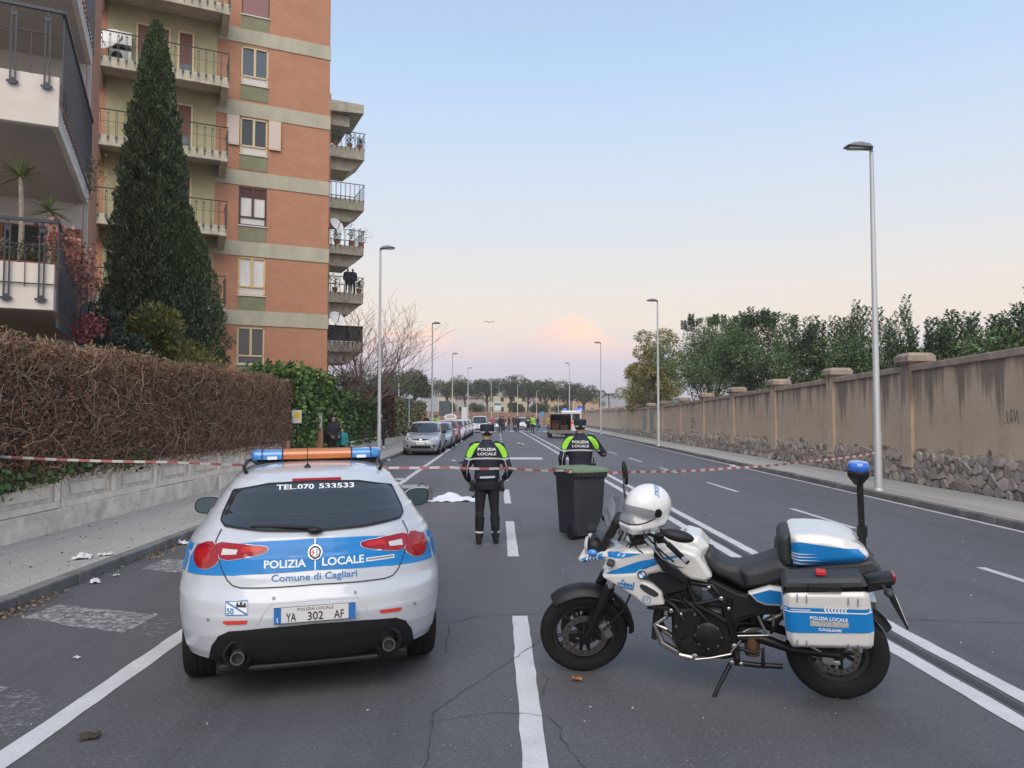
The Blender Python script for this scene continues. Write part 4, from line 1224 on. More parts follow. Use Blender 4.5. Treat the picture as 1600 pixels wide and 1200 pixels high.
# ---- plants on the near balcony
def in_nb(x, y, z):
    c, s = math.cos(ANG), math.sin(ANG)
    return (NB[0] + x * c - y * s, NB[1] + x * s + y * c, z)
TERRA = M('terracotta', (0.36, 0.125, 0.070), 0.85, var=0.15, vscale=8)
YUC = M('yucca_blade', (0.20, 0.24, 0.085), 0.5, island=0.4)
def yucca(label, loc, h, n, bl, pot=True):
    t = thing('yucca_plant', label, 'plant', loc, 0, 'yuccas on the near balcony')
    if pot:
        mb = MB(); mb.lathe([(0.12, 0), (0.17, 0.28), (0.185, 0.28), (0.185, 0.32), (0.16, 0.32), (0.15, 0.29)], 16); mb.build('pot', TERRA, t, smooth=40)
    mb = MB(); mb.tube([(0, 0, 0.25), (0.02, 0, h * .6), (-0.03, 0.02, h)], [0.045, 0.04, 0.035], 8); mb.build('stem', M('yucca_stem', (0.30, 0.25, 0.20), 0.9, var=.3, vscale=20), t, smooth=60)
    k = 6; base = np.array([-0.03, 0.02, h]); paths = []; mbb = MB()
    for i in range(n):
        a = rng.uniform(0, 6.28); e = rng.uniform(-0.25, 1.45); d = np.array([math.cos(a) * math.cos(e), math.sin(a) * math.cos(e), math.sin(e)])
        L = bl * rng.uniform(0.7, 1.1); s = unit(np.cross(d, [0, 0, 1.0]) + 1e-6)
        Lp = []; Rp = []
        for j in range(k):
            f = j / (k - 1); p = base + d * L * f + np.array([0, 0, -0.22 * L * f * f * math.cos(e)]); w = 0.022 * (1 - f) ** 0.6 + 0.001
            Lp.append(p + s * w); Rp.append(p - s * w)
        mbb.add(Lp + Rp, [(j, j + 1, k + j + 1, k + j) for j in range(k - 1)])
    mbb.build('leaves', YUC, t, smooth=60)
    return t
zb = 3.62
yucca('tall yucca with bare stem standing on the lower near balcony', in_nb(-0.55, 0.55, zb), 2.0, 46, 0.46)
yucca('shorter yucca right of the tall one on the lower near balcony', in_nb(-0.22, 1.1, zb), 1.62, 34, 0.40)
yucca('bushy low yucca at the balcony corner above the red creeper', in_nb(-0.16, 1.9, zb), 0.95, 50, 0.50)
yucca('wide drooping yucca behind the red creeper on the balcony edge', in_nb(-0.1, 3.0, zb), 0.95, 50, 0.60)
for i, (x, lb) in enumerate([(-0.28, 'terracotta planter nearest the corner of the lower near balcony'), (-0.72, 'second terracotta planter on the lower near balcony, behind the parapet')]):
    t = thing('planter', lb, 'planter', in_nb(x, 0.26, 3.99), ANG, 'planters on the near balcony')
    mb = MB(); mb.box((0, 0, 0.1), (0.36, 0.18, 0.2), taper=1.12); mb.build('trough', TERRA, t, bevel=0.01)
    mb = MB(); mb.box((0, 0, -0.18), (0.3, 0.16, 0.37)); mb.build('stand', RAILB, t)
    foliage('foliage', rng.normal(size=(160, 3)) * [0.14, 0.06, 0.10] + [0, 0, 0.30], 0.10, 0.3, leafm('grey_green_leaf', (0.10, 0.10, 0.06)), t)
rc = thing('red_creeper', 'red and pink leaved creeper hanging over the near balcony railing', 'plant', in_nb(0.05, 1.2, zb))
REDL, PINKL = M('red_leaf', (0.30, 0.075, 0.065), 0.6, island=0.4), M('pinkish_leaf', (0.36, 0.15, 0.11), 0.6, island=0.4)
Q = []
c_, s_ = math.cos(ANG), math.sin(ANG)
def rel(x, y, z): return np.array([x * c_ - y * s_, x * s_ + y * c_, z])
for (x, y, z, r, n) in [(-0.05, -0.9, 1.0, 0.20, 120), (0.05, -0.3, 0.95, 0.22, 200), (0.1, 0.3, 0.9, 0.22, 210), (0.12, 0.9, 0.75, 0.22, 180), (0.12, 1.4, 0.55, 0.2, 90)]:
    Q.append(rel(x, y, z) + rng.normal(size=(n, 3)) * [r * .55, r * .8, r * .6])
foliage('pink_leaves', np.concatenate(Q), 0.075, 0.7, PINKL, rc)
Q = [rel(x, y, z) + rng.normal(size=(n, 3)) * [0.10, 0.16, 0.10] for (x, y, z, n) in [(0.12, 0.9, -0.32, 160), (0.16, 2.2, -0.05, 190), (0.2, 2.6, 0.0, 90)]]
foliage('red_leaves', np.concatenate(Q), 0.08, 0.7, REDL, rc)
for (x, y) in ((0.06, 0.0), (0.1, 0.8), (0.12, 2.2)):
    mb = MB(); mb.tube([rel(x - .1, y, 0.35), rel(x, y, 0.8), rel(x + 0.08, y + 0.15, 0.2), rel(x + 0.08, y + 0.3, -0.3)], 0.008, 4); mb.build('stem', BARK, rc)
t = thing('rooftop_pot', 'terracotta pot behind the railing holding the red creeper', 'pot', in_nb(-0.2, 1.45, zb))
mb = MB(); mb.lathe([(0.13, 0), (0.19, 0.32), (0.2, 0.36), (0.17, 0.36), (0.16, 0.3)], 16); mb.build('pot', TERRA, t, smooth=40)
t = thing('hanging_plant', 'yellow-green plant spilling over the upper near balcony railing', 'plant', in_nb(0.05, 4.2, 6.7))
foliage('foliage', rng.normal(size=(170, 3)) * [0.12, 0.25, 0.24] + [0.05, 0, 0.2], 0.08, 0.5, leafm('yellowish_leaf', (0.17, 0.17, 0.04)), t)
mb = MB(); mb.tube([(0, 0, -0.2), (0.03, 0, 0.2), (0.06, 0.1, 0.0)], 0.008, 4); mb.build('stem', BARK, t)
# ---- pots and plants on the far balconies
def potted(label, loc, h, r, seed):
    t = thing('potted_plant', label, 'potted plant', loc, 0, 'potted plants on the far balconies')
    mb = MB(); mb.lathe([(0.14, 0), (0.2, 0.3), (0.21, 0.34), (0.17, 0.34)], 12); mb.build('pot', TERRA, t, smooth=40)
    foliage('foliage', rng.normal(size=(150, 3)) * [r, r, h * 0.3] + [0, 0, 0.35 + h * 0.5], 0.13, 0.4, G1, t)
    mb = MB(); mb.tube([(0, 0, 0.3), (0.02, 0, 0.3 + h * 0.7)], 0.012, 4); mb.build('stem', BARK, t)
for lb, x, z, h, r in [('dark plant in red pot, left on the top balcony past the brick corner', 0.35, 20.13, 0.7, 0.16), ('spiky plant in red pot, middle of the top balcony past the corner', 1.3, 20.13, 0.8, 0.18), ('small plant in red pot, right end of the top balcony past the corner', 2.0, 20.13, 0.5, 0.13),
                       ('bushy plant in pot, left on the third balcony past the brick corner', 0.5, 13.35, 0.7, 0.2), ('tall dark conifer in pot on the third balcony past the corner', 1.5, 13.35, 1.0, 0.13), ('straggly plant overhanging the right end of the third balcony', 2.15, 13.35, 0.9, 0.28),
                       ('leafy plant in pot, left on the fourth balcony past the corner', 0.4, 10.13, 0.9, 0.22), ('small plant in pot on the right end of the fourth balcony', 2.05, 10.13, 0.5, 0.12)]:
    potted(lb, in_blk(x, 0.35, z), h, r, 1)
# ---- bare tree
bt = thing('bare_tree', 'leafless tree with fanning bare branches behind the left lamp post', 'tree', (-6.95, 37.0, 0))
g = np.random.default_rng(11); segs = [[] for _ in range(4)]
def grow(p, d, L, r, depth):
    k = 4; pts = [p.copy()]; rr = [r]
    for j in range(k):
        d = d + g.normal(size=3) * 0.13 + np.array([0, 0, 0.05]); d /= np.linalg.norm(d); p = p + d * L / k; pts.append(p.copy()); rr.append(r * (1 - 0.45 * (j + 1) / k))
    segs[depth].append((pts, rr))
    if depth < 3:
        for _ in range([7, 5, 4][depth]):
            f = g.integers(1, k + 1); dd = d + g.normal(size=3) * [0.60, 0.45, 0.42]; dd[2] = abs(dd[2]) * 0.8 + 0.18; dd /= np.linalg.norm(dd)
            grow(np.array(pts[f]), dd, L * g.uniform(0.5, 0.82), rr[f] * 0.62, depth + 1)
for d0, L0 in (((0.05, 0, 1.0), 2.3), ((0.55, 0.1, 0.8), 2.9), ((-0.35, 0.1, 0.95), 2.4), ((0.30, -0.1, 1.0), 2.8), ((0.8, 0.1, 0.45), 2.6), ((0.15, 0.1, 1.0), 3.0)):
    grow(np.array([0.0, 0, 1.9]), np.array(d0) / np.linalg.norm(d0), L0 * 1.06, 0.060, 0)
BARE = M('bare_branch', (0.17, 0.125, 0.105), 0.9)
mb = MB(); mb.tube([(-0.1, 0, -0.05), (0.05, 0, 1.0), (0, 0, 1.95)], [0.2, 0.16, 0.14], 9); mb.build('trunk', BARE, bt, smooth=60)
for nm, dep in (('limbs', (0, 1)), ('twigs', (2, 3))):
    mb = MB()
    for q in dep:
        for pts, rr in segs[q]: mb.tube(pts, np.maximum(rr, 0.006), 5 if q < 2 else 3)
    o = mb.build(nm, BARE, bt, smooth=80)
    if nm == 'twigs': o['kind'] = 'stuff'
shrub('dry_bush', 'grey-brown dry bush around the foot of the bare tree', (-6.8, 34.2, 0), (1.15, 1.0), 3.9, 9000, 0.12, [M('dry_bush_leaf', (0.13, 0.105, 0.075), 0.9, island=0.4), M('dry_bush_dark', (0.075, 0.060, 0.042), 0.9, island=0.4)], 6, 0.2)
# ---- trees behind the right wall
K1, K2, K3 = leafm('carob_dark', (0.056, 0.100, 0.044)), leafm('carob_mid', (0.100, 0.168, 0.066)), leafm('carob_grey', (0.155, 0.210, 0.105))
E1, E2 = leafm('eucalypt_olive', (0.34, 0.31, 0.115)), leafm('eucalypt_dark', (0.20, 0.20, 0.08))
crown_tree('olive_green_tree', 'pale olive-green airy tree over the far end of the right wall', (13.0, 58, 0), 9.2, 2.6, 2.3, 3.4, 34, 15000, 0.20, [E1, E2], 0.35, 0.2, 21, flat_bottom=0.9, clump=0.30)
crown_tree('olive_green_tree', 'lower olive tree in front of the airy tree behind the wall', (13.3, 63, 0), 6.0, 1.6, 3.0, 2.2, 26, 10000, 0.20, [E1, E2], 0.35, 0.2, 22, flat_bottom=0.7, clump=0.32)
for i, (x, y, H, R, Rz, lab, sh, shn) in enumerate([
    (14.0, 47.5, 8.5, 3.4, 3.0, 'dark leafy tree behind the wall, leftmost next to the olive tree', 0.8, 20),
    (14.0, 38.0, 7.2, 2.7, 2.7, 'dark leafy tree behind the wall with ragged top, second from the left', 0.9, 24),
    (14.3, 31.2, 5.0, 2.5, 1.8, 'dark leafy tree behind the wall, left of the near lamp post', 1.7, 22),
    (14.5, 27.2, 4.75, 2.3, 1.5, 'dark tree with two tall feathery shoots, right of the near lamp post', 2.0, 20),
    (14.6, 24.2, 4.0, 2.3, 1.2, 'dark shrubby tree with upright shoots above the second nearest pier', 1.45, 22),
    (14.6, 21.6, 3.85, 2.3, 1.2, 'shrubby tree with upright shoots above the nearest wall panel', 1.45, 24),
    (14.6, 19.0, 3.95, 2.3, 1.2, 'rightmost shrubby tree above the wall at the picture edge', 1.45, 24)]):
    crown_tree('leafy_tree', lab, (x, y, 0), H, 1.6, R, Rz, 38, 30000 if i < 2 else 24000, 0.135 if i < 3 else 0.115, [K1, K2, K2, K3], 0.40, 0.15, 30 + i, group='trees behind the right wall', flat_bottom=0.9, clump=0.33, nshoot=shn, shoot_h=sh)
# ---- distant stone pines
N1, N2 = leafm('pine_dark', (0.055, 0.075, 0.034), 0.4), leafm('pine_mid', (0.095, 0.115, 0.050), 0.4)
pines = [(-11.4, 178, 10.8, 4.2), (-6.4, 172, 10.6, 4.4), (-1.6, 176, 10.9, 4.4), (3.4, 172, 10.9, 4.6), (8.0, 178, 10.6, 4.4), (12.4, 174, 10.4, 4.4), (17.4, 177, 9.6, 4.2), (21.2, 173, 8.8, 3.6), (-16.6, 118, 8.6, 3.6), (-12.6, 112, 8.2, 3.2), (-20.5, 122, 8.4, 3.8), (32, 240, 8.6, 4.0)]
names = ['leftmost far pine of the row, behind the dark road sign', 'second far pine from the left of the row', 'third far pine from the left of the row', 'far pine behind the tall green sign', 'far pine above the cream house', 'far pine near the orange house, left of it', 'far pine right of the orange house', 'rightmost far pine of the row, beside the ambulance lights', 'rounded pine left of the second left lamp post', 'small rounded pine nearest the second left lamp post', 'pine behind the bare tree on the left', 'low distant pine left of the olive-green tree']
for i, ((x, y, H, R), lb) in enumerate(zip(pines, names)):
    crown_tree('pine_tree', lb, (x, y, 0), H, H * 0.55, R, H * 0.24, 22, 5200, 0.42, [N1, N2], 0.3, 0.22, 60 + i, group='distant pines', flat_bottom=0.5, clump=0.36, lean=random.uniform(-.5, .5))
# ------------------------------------------------------------------ cars
RUBBER = M('tyre_rubber', (0.011, 0.011, 0.012), 0.8, spec=0.3, bump=0.15, bscale=90)
RIM = M('alloy_rim', (0.42, 0.43, 0.45), 0.35, metal=0.8)
RIMD = M('dark_rim', (0.03, 0.03, 0.032), 0.45, metal=0.4)
CARGLASS = M('car_glass', (0.018, 0.022, 0.025), 0.04, spec=0.9, coat=0.3)
TRIM = M('black_trim', (0.010, 0.0105, 0.012), 0.55, spec=0.35)
GAP = M('panel_gap', (0.03, 0.03, 0.032), 0.7)
GAPL = M('panel_gap_light', (0.22, 0.23, 0.24), 0.6)
CHROME = M('chrome', (0.75, 0.75, 0.76), 0.12, metal=1.0)
def paint(name, c, metal=0.0, rough=0.32): return M(name, c, rough, metal=metal, coat=0.9, spec=0.5, var=0.07, vscale=2.5)
REDLENS = M('red_lens', (0.30, 0.008, 0.014), 0.12, coat=0.4, spec=0.35)
REDLENS2 = M('red_lens_bright', (0.50, 0.022, 0.022), 0.14, coat=0.3, spec=0.3)
REDREF = M('red_reflector', (0.62, 0.05, 0.03), 0.25)
CLEARL = M('clear_lens', (0.60, 0.58, 0.58), 0.10, coat=1.0)
PLATEW = M('plate_white', (0.66, 0.66, 0.66), 0.45)
PLATEB = M('plate_blue', (0.03, 0.16, 0.46), 0.4)
INK = M('plate_ink', (0.03, 0.03, 0.035), 0.5)
def contour(z, w, r, f, cr, cf, nr, nf, k=16, ks=14):
    pts = []
    for i in range(k + 1):
        t = math.pi / 2 * i / k
        pts.append((w * math.sin(t) ** (2 / nr), r + cr - cr * math.cos(t) ** (2 / nr), z))
    a, b = r + cr, f - cf
    for i in range(1, ks): pts.append((w, a + (b - a) * i / ks, z))
    for i in range(k + 1):
        t = math.pi / 2 * (1 - i / k)
        pts.append((w * math.sin(t) ** (2 / nf), f - cf + cf * math.cos(t) ** (2 / nf), z))
    half = pts
    left = [(-x, y, zz) for x, y, zz in half[1:-1]][::-1]
    return half + left
def car_shell(S, levels=46, smoothing=1, arches=True, wb=2.6, wr=0.33):
    """closed hull from horizontal sections (z,w,rear,front,curve rear,curve front,exp rear,exp front)"""
    A = np.array(S, float)
    zs = np.unique(np.concatenate([np.linspace(A[0, 0], A[-1, 0], levels), A[:, 0]]))
    D = np.stack([np.interp(zs, A[:, 0], A[:, j]) for j in range(1, 8)], 1)
    for _ in range(smoothing):
        E_ = D.copy(); E_[1:-1] = 0.25 * D[:-2] + 0.5 * D[1:-1] + 0.25 * D[2:]; D = E_
    rings = [contour(z, *d) for z, d in zip(zs, D)]
    mb = MB(); mb.rings(rings, 0, True)
    me = mb.mesh('shell')
    if not arches: return me
    o = bpy.data.objects.new('shell', me); COL.objects.link(o)
    cut = MB()
    for y in (0.0, wb):
        for s in (-1, 1): cut.cyl((s * 0.56, y, wr + 0.01), (s * 1.3, y, wr + 0.01), wr + 0.055, 36)
    co = bpy.data.objects.new('cut', cut.mesh('cut')); COL.objects.link(co)
    bo = o.modifiers.new('b', 'BOOLEAN'); bo.operation = 'DIFFERENCE'; bo.solver = 'EXACT'; bo.object = co
    out = evald(o)
    me2 = co.data; bpy.data.objects.remove(co); bpy.data.meshes.remove(me2)
    return out
def car_wheel(parent, x, y, r, w, side, rim=RIM, n=28, steer=0.0):
    mb = MB(); k = w / 2
    prof = [(r * 0.64, -k * .80), (r * .78, -k * 1.0), (r * .93, -k * .98), (r * .985, -k * .80), (r, -k * .55), (r, -k * .20), (r * .982, -k * .19), (r * .982, -k * .13), (r, -k * .12), (r, k * .12), (r * .982, k * .13), (r * .982, k * .19), (r, k * .20), (r, k * .55), (r * .985, k * .80), (r * .93, k * .98), (r * .78, k), (r * .64, k * .80)]
    mb.lathe(prof, n + 12, (0, 0, 0), 'x', cap=False)
    wh = mb.build('wheel', RUBBER, parent, smooth=35, loc=(x, y, r), rot=(0, 0, steer))
    mb = MB(); mb.lathe([(r * .66, -k * .75), (r * .66, k * .75), (r * .60, k * .78), (r * .58, k * .3), (0.02, k * .3)] if side > 0 else [(0.02, -k * .3), (r * .58, -k * .3), (r * .60, -k * .78), (r * .66, -k * .75), (r * .66, k * .75)], n, (0, 0, 0), 'x')
    for i in range(5):
        a = i * 2 * math.pi / 5
        mb.box((side * k * .62, math.cos(a) * r * .32, math.sin(a) * r * .32), (0.03, r * .62, r * .13), rotm(a))
    mb.lathe([(r * .13, 0), (r * .13, 0.03)], 12, (side * k * .62, 0, 0), 'x')
    mb.build('rim', rim, wh, smooth=35)
    return wh
def car_base(name, label, loc, rz, S, wb, wr, pm, rim=RIM, cat='car', group=None, tw=0.2, trk=0.74):
    t = thing(name, label, cat, loc, rz, group)
    me = car_shell(S, wb=wb, wr=wr, smoothing=2)
    bvh = bvh_of(me)
    body = link('body', me, [pm, TRIM], t, 32)
    for y in (0.0, wb):
        for s in (-1, 1): car_wheel(t, s * trk, y, wr, tw, s, rim)
    mb = MB(); mb.span(V3(-0.60, -0.55, 0.16), V3(0.60, wb + 0.5, 0.45)); mb.build('underbody', TRIM, t)
    return t, body, bvh
FR_REAR = Frame((0, 0, 0), (1, 0, 0), (0, 0, 1), (0, 1, 0))
FR_FRONT = Frame((0, 0, 0), (-1, 0, 0), (0, 0, 1), (0, -1, 0))
FR_RIGHT = Frame((0, 0, 0), (0, 1, 0), (0, 0, 1), (-1, 0, 0))
FR_LEFT = Frame((0, 0, 0), (0, -1, 0), (0, 0, 1), (1, 0, 0))
def mirror_poly(p): return [(-a, b) for a, b in p]
def side_glass(bvh, t, poly):
    lay_poly('side_window', bvh, FR_RIGHT, poly, CARGLASS, t, 0.004, 0.08)
    lay_poly('side_window', bvh, FR_LEFT, [(-a, b) for a, b in poly], CARGLASS, t, 0.004, 0.08)
def wing_mirror(t, x, y, z, s, pm, glass_back=True, sc=1.0):
    el = lambda k, y: [(px * k * sc, y * sc, pz * k * sc) for px, pz in smooth_poly([(-0.115, -0.075), (0.105, -0.075), (0.125, 0.05), (0.09, 0.085), (-0.10, 0.08)], 2)]
    mb = MB(); mb.rings([el(0.97, -0.028), el(1.0, -0.02), el(0.97, 0.02), el(0.82, 0.055), el(0.5, 0.075), el(0.15, 0.082)][::-1]); o = mb.build('wing_mirror', pm, t, smooth=50, loc=(x, y, z), rot=(0, 0, s * 0.12))
    mb = MB(); mb.add(el(0.96, -0.0295), [tuple(range(20))[::1]]); mb.add(el(0.86, -0.031), [tuple(range(20))], 1); mb.build('mirror_glass', [TRIM, M('mirror_glass', (0.06, 0.09, 0.10), 0.05, metal=0.0, spec=0.8)], o)
    mb = MB(); mb.tube([(0, 0.02, -0.03), (-s * 0.14 * sc, 0.05, -0.06)], 0.03 * sc, 6); mb.build('arm', TRIM, o)
    return o
def number_plate(t, fr, c, w, h, bvh=None, text=None):
    """plate standing just proud of the body; c = (a,b) centre, depth from the body"""
    pass

# ---- police hatchback, seen from behind
PW = paint('white_car_paint', (0.48, 0.51, 0.55))
PBLUE = M('police_blue', (0.006, 0.185, 0.50), 0.42, coat=0.2, spec=0.35, var=0.06, vscale=3)
PBLUE2 = M('police_blue_dark', (0.02, 0.17, 0.42), 0.4)
PLET = M('white_lettering', (0.75, 0.77, 0.80), 0.4)
S_POL = [  # z, w, rear, front, cr, cf, nr, nf
    (0.245, 0.79, -0.70, 3.32, 0.66, 0.5, 2.5, 2.6),
    (0.26, 0.825, -0.735, 3.36, 0.70, 0.5, 2.5, 2.6),
    (0.31, 0.850, -0.77, 3.42, 0.74, 0.6, 2.5, 2.6),
    (0.42, 0.872, -0.815, 3.50, 0.78, 0.7, 2.5, 2.5),
    (0.56, 0.880, -0.830, 3.50, 0.80, 0.7, 2.5, 2.5),
    (0.655, 0.882, -0.812, 3.48, 0.80, 0.7, 2.5, 2.5),
    (0.70, 0.880, -0.775, 3.44, 0.80, 0.8, 2.45, 2.4),
    (0.80, 0.870, -0.745, 3.35, 0.80, 0.9, 2.4, 2.4),
    (0.90, 0.850, -0.715, 3.05, 0.80, 1.0, 2.4, 2.4),
    (0.97, 0.820, -0.685, 2.60, 0.78, 0.9, 2.4, 2.4),
    (1.02, 0.785, -0.645, 2.10, 0.76, 0.7, 2.45, 2.6),
    (1.14, 0.705, -0.510, 1.90, 0.70, 0.7, 2.6, 2.8),
    (1.27, 0.620, -0.340, 1.62, 0.60, 0.7, 2.8, 3.0),
    (1.35, 0.555, -0.215, 1.38, 0.52, 0.7, 3.0, 3.0),
    (1.385, 0.505, -0.150, 1.15, 0.45, 0.6, 3.0, 3.0),
    (1.405, 0.43, -0.02, 0.95, 0.40, 0.5, 3.0, 3.0),
    (1.418, 0.32, 0.15, 0.75, 0.25, 0.25, 2.6, 2.6),
    (1.422, 0.10, 0.35, 0.55, 0.08, 0.08, 2.2, 2.2),
]
POL_LOC, POL_RZ = (-1.295, 5.43, 0), R_(13.9)
pol, pbody, pb = car_base('police_car', 'white and blue police hatchback with roof light bar parked at the left', POL_LOC, POL_RZ, S_POL, 2.63, 0.325, PW, RIM, 'car', None, 0.225, 0.728)
pol.rotation_euler = (0, R_(-0.6), POL_RZ)
#POLDECALS
def sym(p): return list(p) + [(-a, b) for a, b in reversed(p) if abs(a) > 1e-6]
# stripes
lay_poly('blue_stripe', pb, FR_REAR, sym([(0, 0.997), (0.30, 0.99), (0.55, 0.972), (0.66, 0.962), (0.74, 0.952)][::1]) and
         [(-0.74, 0.952), (-0.66, 0.962), (-0.55, 0.972), (-0.30, 0.99), (0, 0.997), (0.30, 0.99), (0.55, 0.972), (0.66, 0.962), (0.74, 0.952), (0.79, 0.86), (0.80, 0.775), (0.56, 0.790), (0.28, 0.803), (0, 0.811), (-0.28, 0.803), (-0.56, 0.790), (-0.80, 0.775), (-0.79, 0.86)], PBLUE, pol, 0.0035, 0.022)
for fr, sg in ((FR_RIGHT, 1), (FR_LEFT, -1)):
    lay_poly('blue_stripe', pb, fr, [(sg * -0.30, 0.775), (sg * -0.28, 0.945), (sg * 2.7, 0.93), (sg * 2.9, 0.80)], PBLUE, pol, 0.0025, 0.06)
    lay_poly('side_window', pb, fr, smooth_poly([(sg * -0.02, 1.03), (sg * 0.25, 1.28), (sg * 0.9, 1.33), (sg * 1.35, 1.24), (sg * 1.85, 1.03)], 1), CARGLASS, pol, 0.003, 0.06)
    lay_line('door_gap', pb, fr, [(sg * 0.55, 0.32), (sg * 0.55, 1.02), (sg * 0.62, 1.3)], 0.006, GAP, pol)
    lay_line('door_gap', pb, fr, [(sg * 1.75, 0.32), (sg * 1.85, 1.02)], 0.006, GAP, pol)
# rear window
WIN = [(-0.535, 1.268), (-0.30, 1.312), (0, 1.322), (0.30, 1.312), (0.535, 1.268), (0.585, 1.14), (0.592, 1.095), (0.565, 1.068), (0.32, 1.046), (0, 1.036), (-0.32, 1.046), (-0.565, 1.068), (-0.592, 1.095), (-0.585, 1.14)]
rw = lay('rear_window', pb, FR_REAR, WIN, [tuple(range(len(WIN)))], CARGLASS, pol, 0.010, 0.03, smooth=180)
lay_line('window_seal', pb, FR_REAR, WIN + WIN[:1], 0.012, TRIM, rw, 0.0105, 0.03)
lay_text('window_lettering', pb, FR_REAR, 'TEL.070', (-0.25, -0.005, 1.272, 1.303), PLET, rw, 0.0125, 0.02)
lay_text('window_lettering', pb, FR_REAR, '533533', (0.028, 0.265, 1.272, 1.303), PLET, rw, 0.0125, 0.02)
lay_poly('brake_light', pb, FR_REAR, [(-0.15, 1.322), (-0.15, 1.343), (0.178, 1.343), (0.178, 1.322)], REDLENS, pol, 0.008, 0.05)
mb = MB(); mb.tube([(0.0, -0.655, 1.048), (-0.05, -0.625, 1.062), (-0.2, -0.60, 1.072), (-0.40, -0.54, 1.076)], [0.022, 0.014, 0.010, 0.008], 6); mb.ell((0.0, -0.655, 1.046), (0.05, 0.025, 0.022), 12, 8); mb.build('rear_wiper', TRIM, pol, smooth=60)
for i in range(9):
    z = 1.085 + i * 0.021; hw = 0.50 - (z - 1.08) * 0.18
    lay_line('heater_line', pb, FR_REAR, [(-hw, z), (0, z + 0.004), (hw, z)], 0.0016, M('heater_wire', (0.05, 0.045, 0.04), 0.4), rw, 0.0105, 0.03)
# lamps
for sg in (-1, 1):
    inner = [(0.280, 0.948), (0.300, 0.962), (0.45, 0.972), (0.613, 0.977), (0.600, 0.93), (0.570, 0.872), (0.40, 0.900), (0.300, 0.922)]
    outer = smooth_poly([(0.617, 0.977), (0.69, 0.968), (0.742, 0.935), (0.757, 0.885), (0.742, 0.835), (0.70, 0.812), (0.64, 0.822), (0.577, 0.872), (0.598, 0.93)], 1)
    a = lay_poly('tail_light', pb, FR_REAR, [(sg * x, z) for x, z in smooth_poly(inner, 1)], REDLENS, pol, 0.008, 0.03)
    lay_poly('reversing_lens', pb, FR_REAR, [(sg * x, z) for x, z in [(0.475, 0.912), (0.465, 0.940), (0.560, 0.944), (0.568, 0.906)]], CLEARL, a, 0.0105, 0.03)
    lay_poly('bright_lens', pb, FR_REAR, [(sg * x, z) for x, z in [(0.315, 0.938), (0.335, 0.955), (0.44, 0.957), (0.45, 0.925), (0.34, 0.927)]], REDLENS2, a, 0.0105, 0.03)
    b = lay_poly('tail_light', pb, FR_REAR, [(sg * x, z) for x, z in outer], REDLENS, pol, 0.010, 0.03)
    lay_poly('lamp_disc', pb, FR_REAR, [(sg * x, z) for x, z in circ((0.675, 0.893), 0.045)], M('red_lens_mid', (0.38, 0.014, 0.016), 0.14, coat=0.4, spec=0.35), b, 0.0125, 0.03)
    lay_line('lamp_edge', pb, FR_REAR, [(sg * x, z) for x, z in list(smooth_poly(inner, 1)) + [smooth_poly(inner, 1)[0]]], 0.006, PLET, a, 0.0045, 0.04)
    lay_line('lamp_edge', pb, FR_REAR, [(sg * x, z) for x, z in list(outer) + [outer[0]]], 0.006, PLET, b, 0.0045, 0.04)
    lay_poly('reflector', pb, FR_REAR, [(sg * x, z) for x, z in [(0.395, 0.543), (0.405, 0.520), (0.525, 0.512), (0.545, 0.525), (0.540, 0.535)]], REDREF, pol, 0.005, 0.04)
    lay_poly('parking_sensor', pb, FR_REAR, [(sg * x, z) for x, z in circ((0.245, 0.664), 0.010, 12)], GAPL, pol, 0.003, 0.02)
    lay_poly('parking_sensor', pb, FR_REAR, [(sg * x, z) for x, z in circ((0.635, 0.535), 0.010, 12)], GAPL, pol, 0.003, 0.02)
# shut lines
HL = [(-0.585, 1.05), (-0.614, 0.982), (-0.59, 0.888), (-0.558, 0.815), (-0.525, 0.762), (-0.49, 0.733), (-0.44, 0.722), (-0.28, 0.722), (0, 0.727), (0.28, 0.722), (0.44, 0.722), (0.49, 0.733), (0.525, 0.762), (0.558, 0.815), (0.59, 0.888), (0.614, 0.982), (0.585, 1.05)]
lay_line('hatch_gap', pb, FR_REAR, HL, 0.007, GAP, pol, 0.0048, 0.04)
lay_line('plate_recess_edge', pb, FR_REAR, [(-0.345, 0.512), (-0.29, 0.605), (-0.255, 0.640), (0, 0.646), (0.255, 0.640), (0.29, 0.605), (0.345, 0.512)], 0.010, M('recess_shade_paint', (0.50, 0.51, 0.53), 0.4, coat=0.6), pol, 0.003, 0.04)
lay_line('centre_line', pb, FR_REAR, [(0, 0.812), (0, 0.996)], 0.008, PLET, pol, 0.0045, 0.04)
# lettering
lay_text('lettering_left', pb, FR_REAR, 'POLIZIA', (-0.307, -0.055, 0.832, 0.880), PLET, pol, 0.0055, 0.022)
lay_text('lettering_right', pb, FR_REAR, 'LOCALE', (0.043, 0.305, 0.832, 0.882), PLET, pol, 0.0055, 0.022)
lay_text('lettering_town', pb, FR_REAR, 'Comune di Cagliari', (-0.262, 0.258, 0.742, 0.796), PBLUE2, pol, 0.0035, 0.012)
tg = lay_poly('small_tag', pb, FR_REAR, [(0.318, 0.836), (0.505, 0.838), (0.505, 0.860), (0.318, 0.860)], PLET, pol, 0.005, 0.04)
lay_line('tag_print', pb, FR_REAR, [(0.325, 0.849), (0.498, 0.850)], 0.010, GAPL, tg, 0.0065, 0.03)
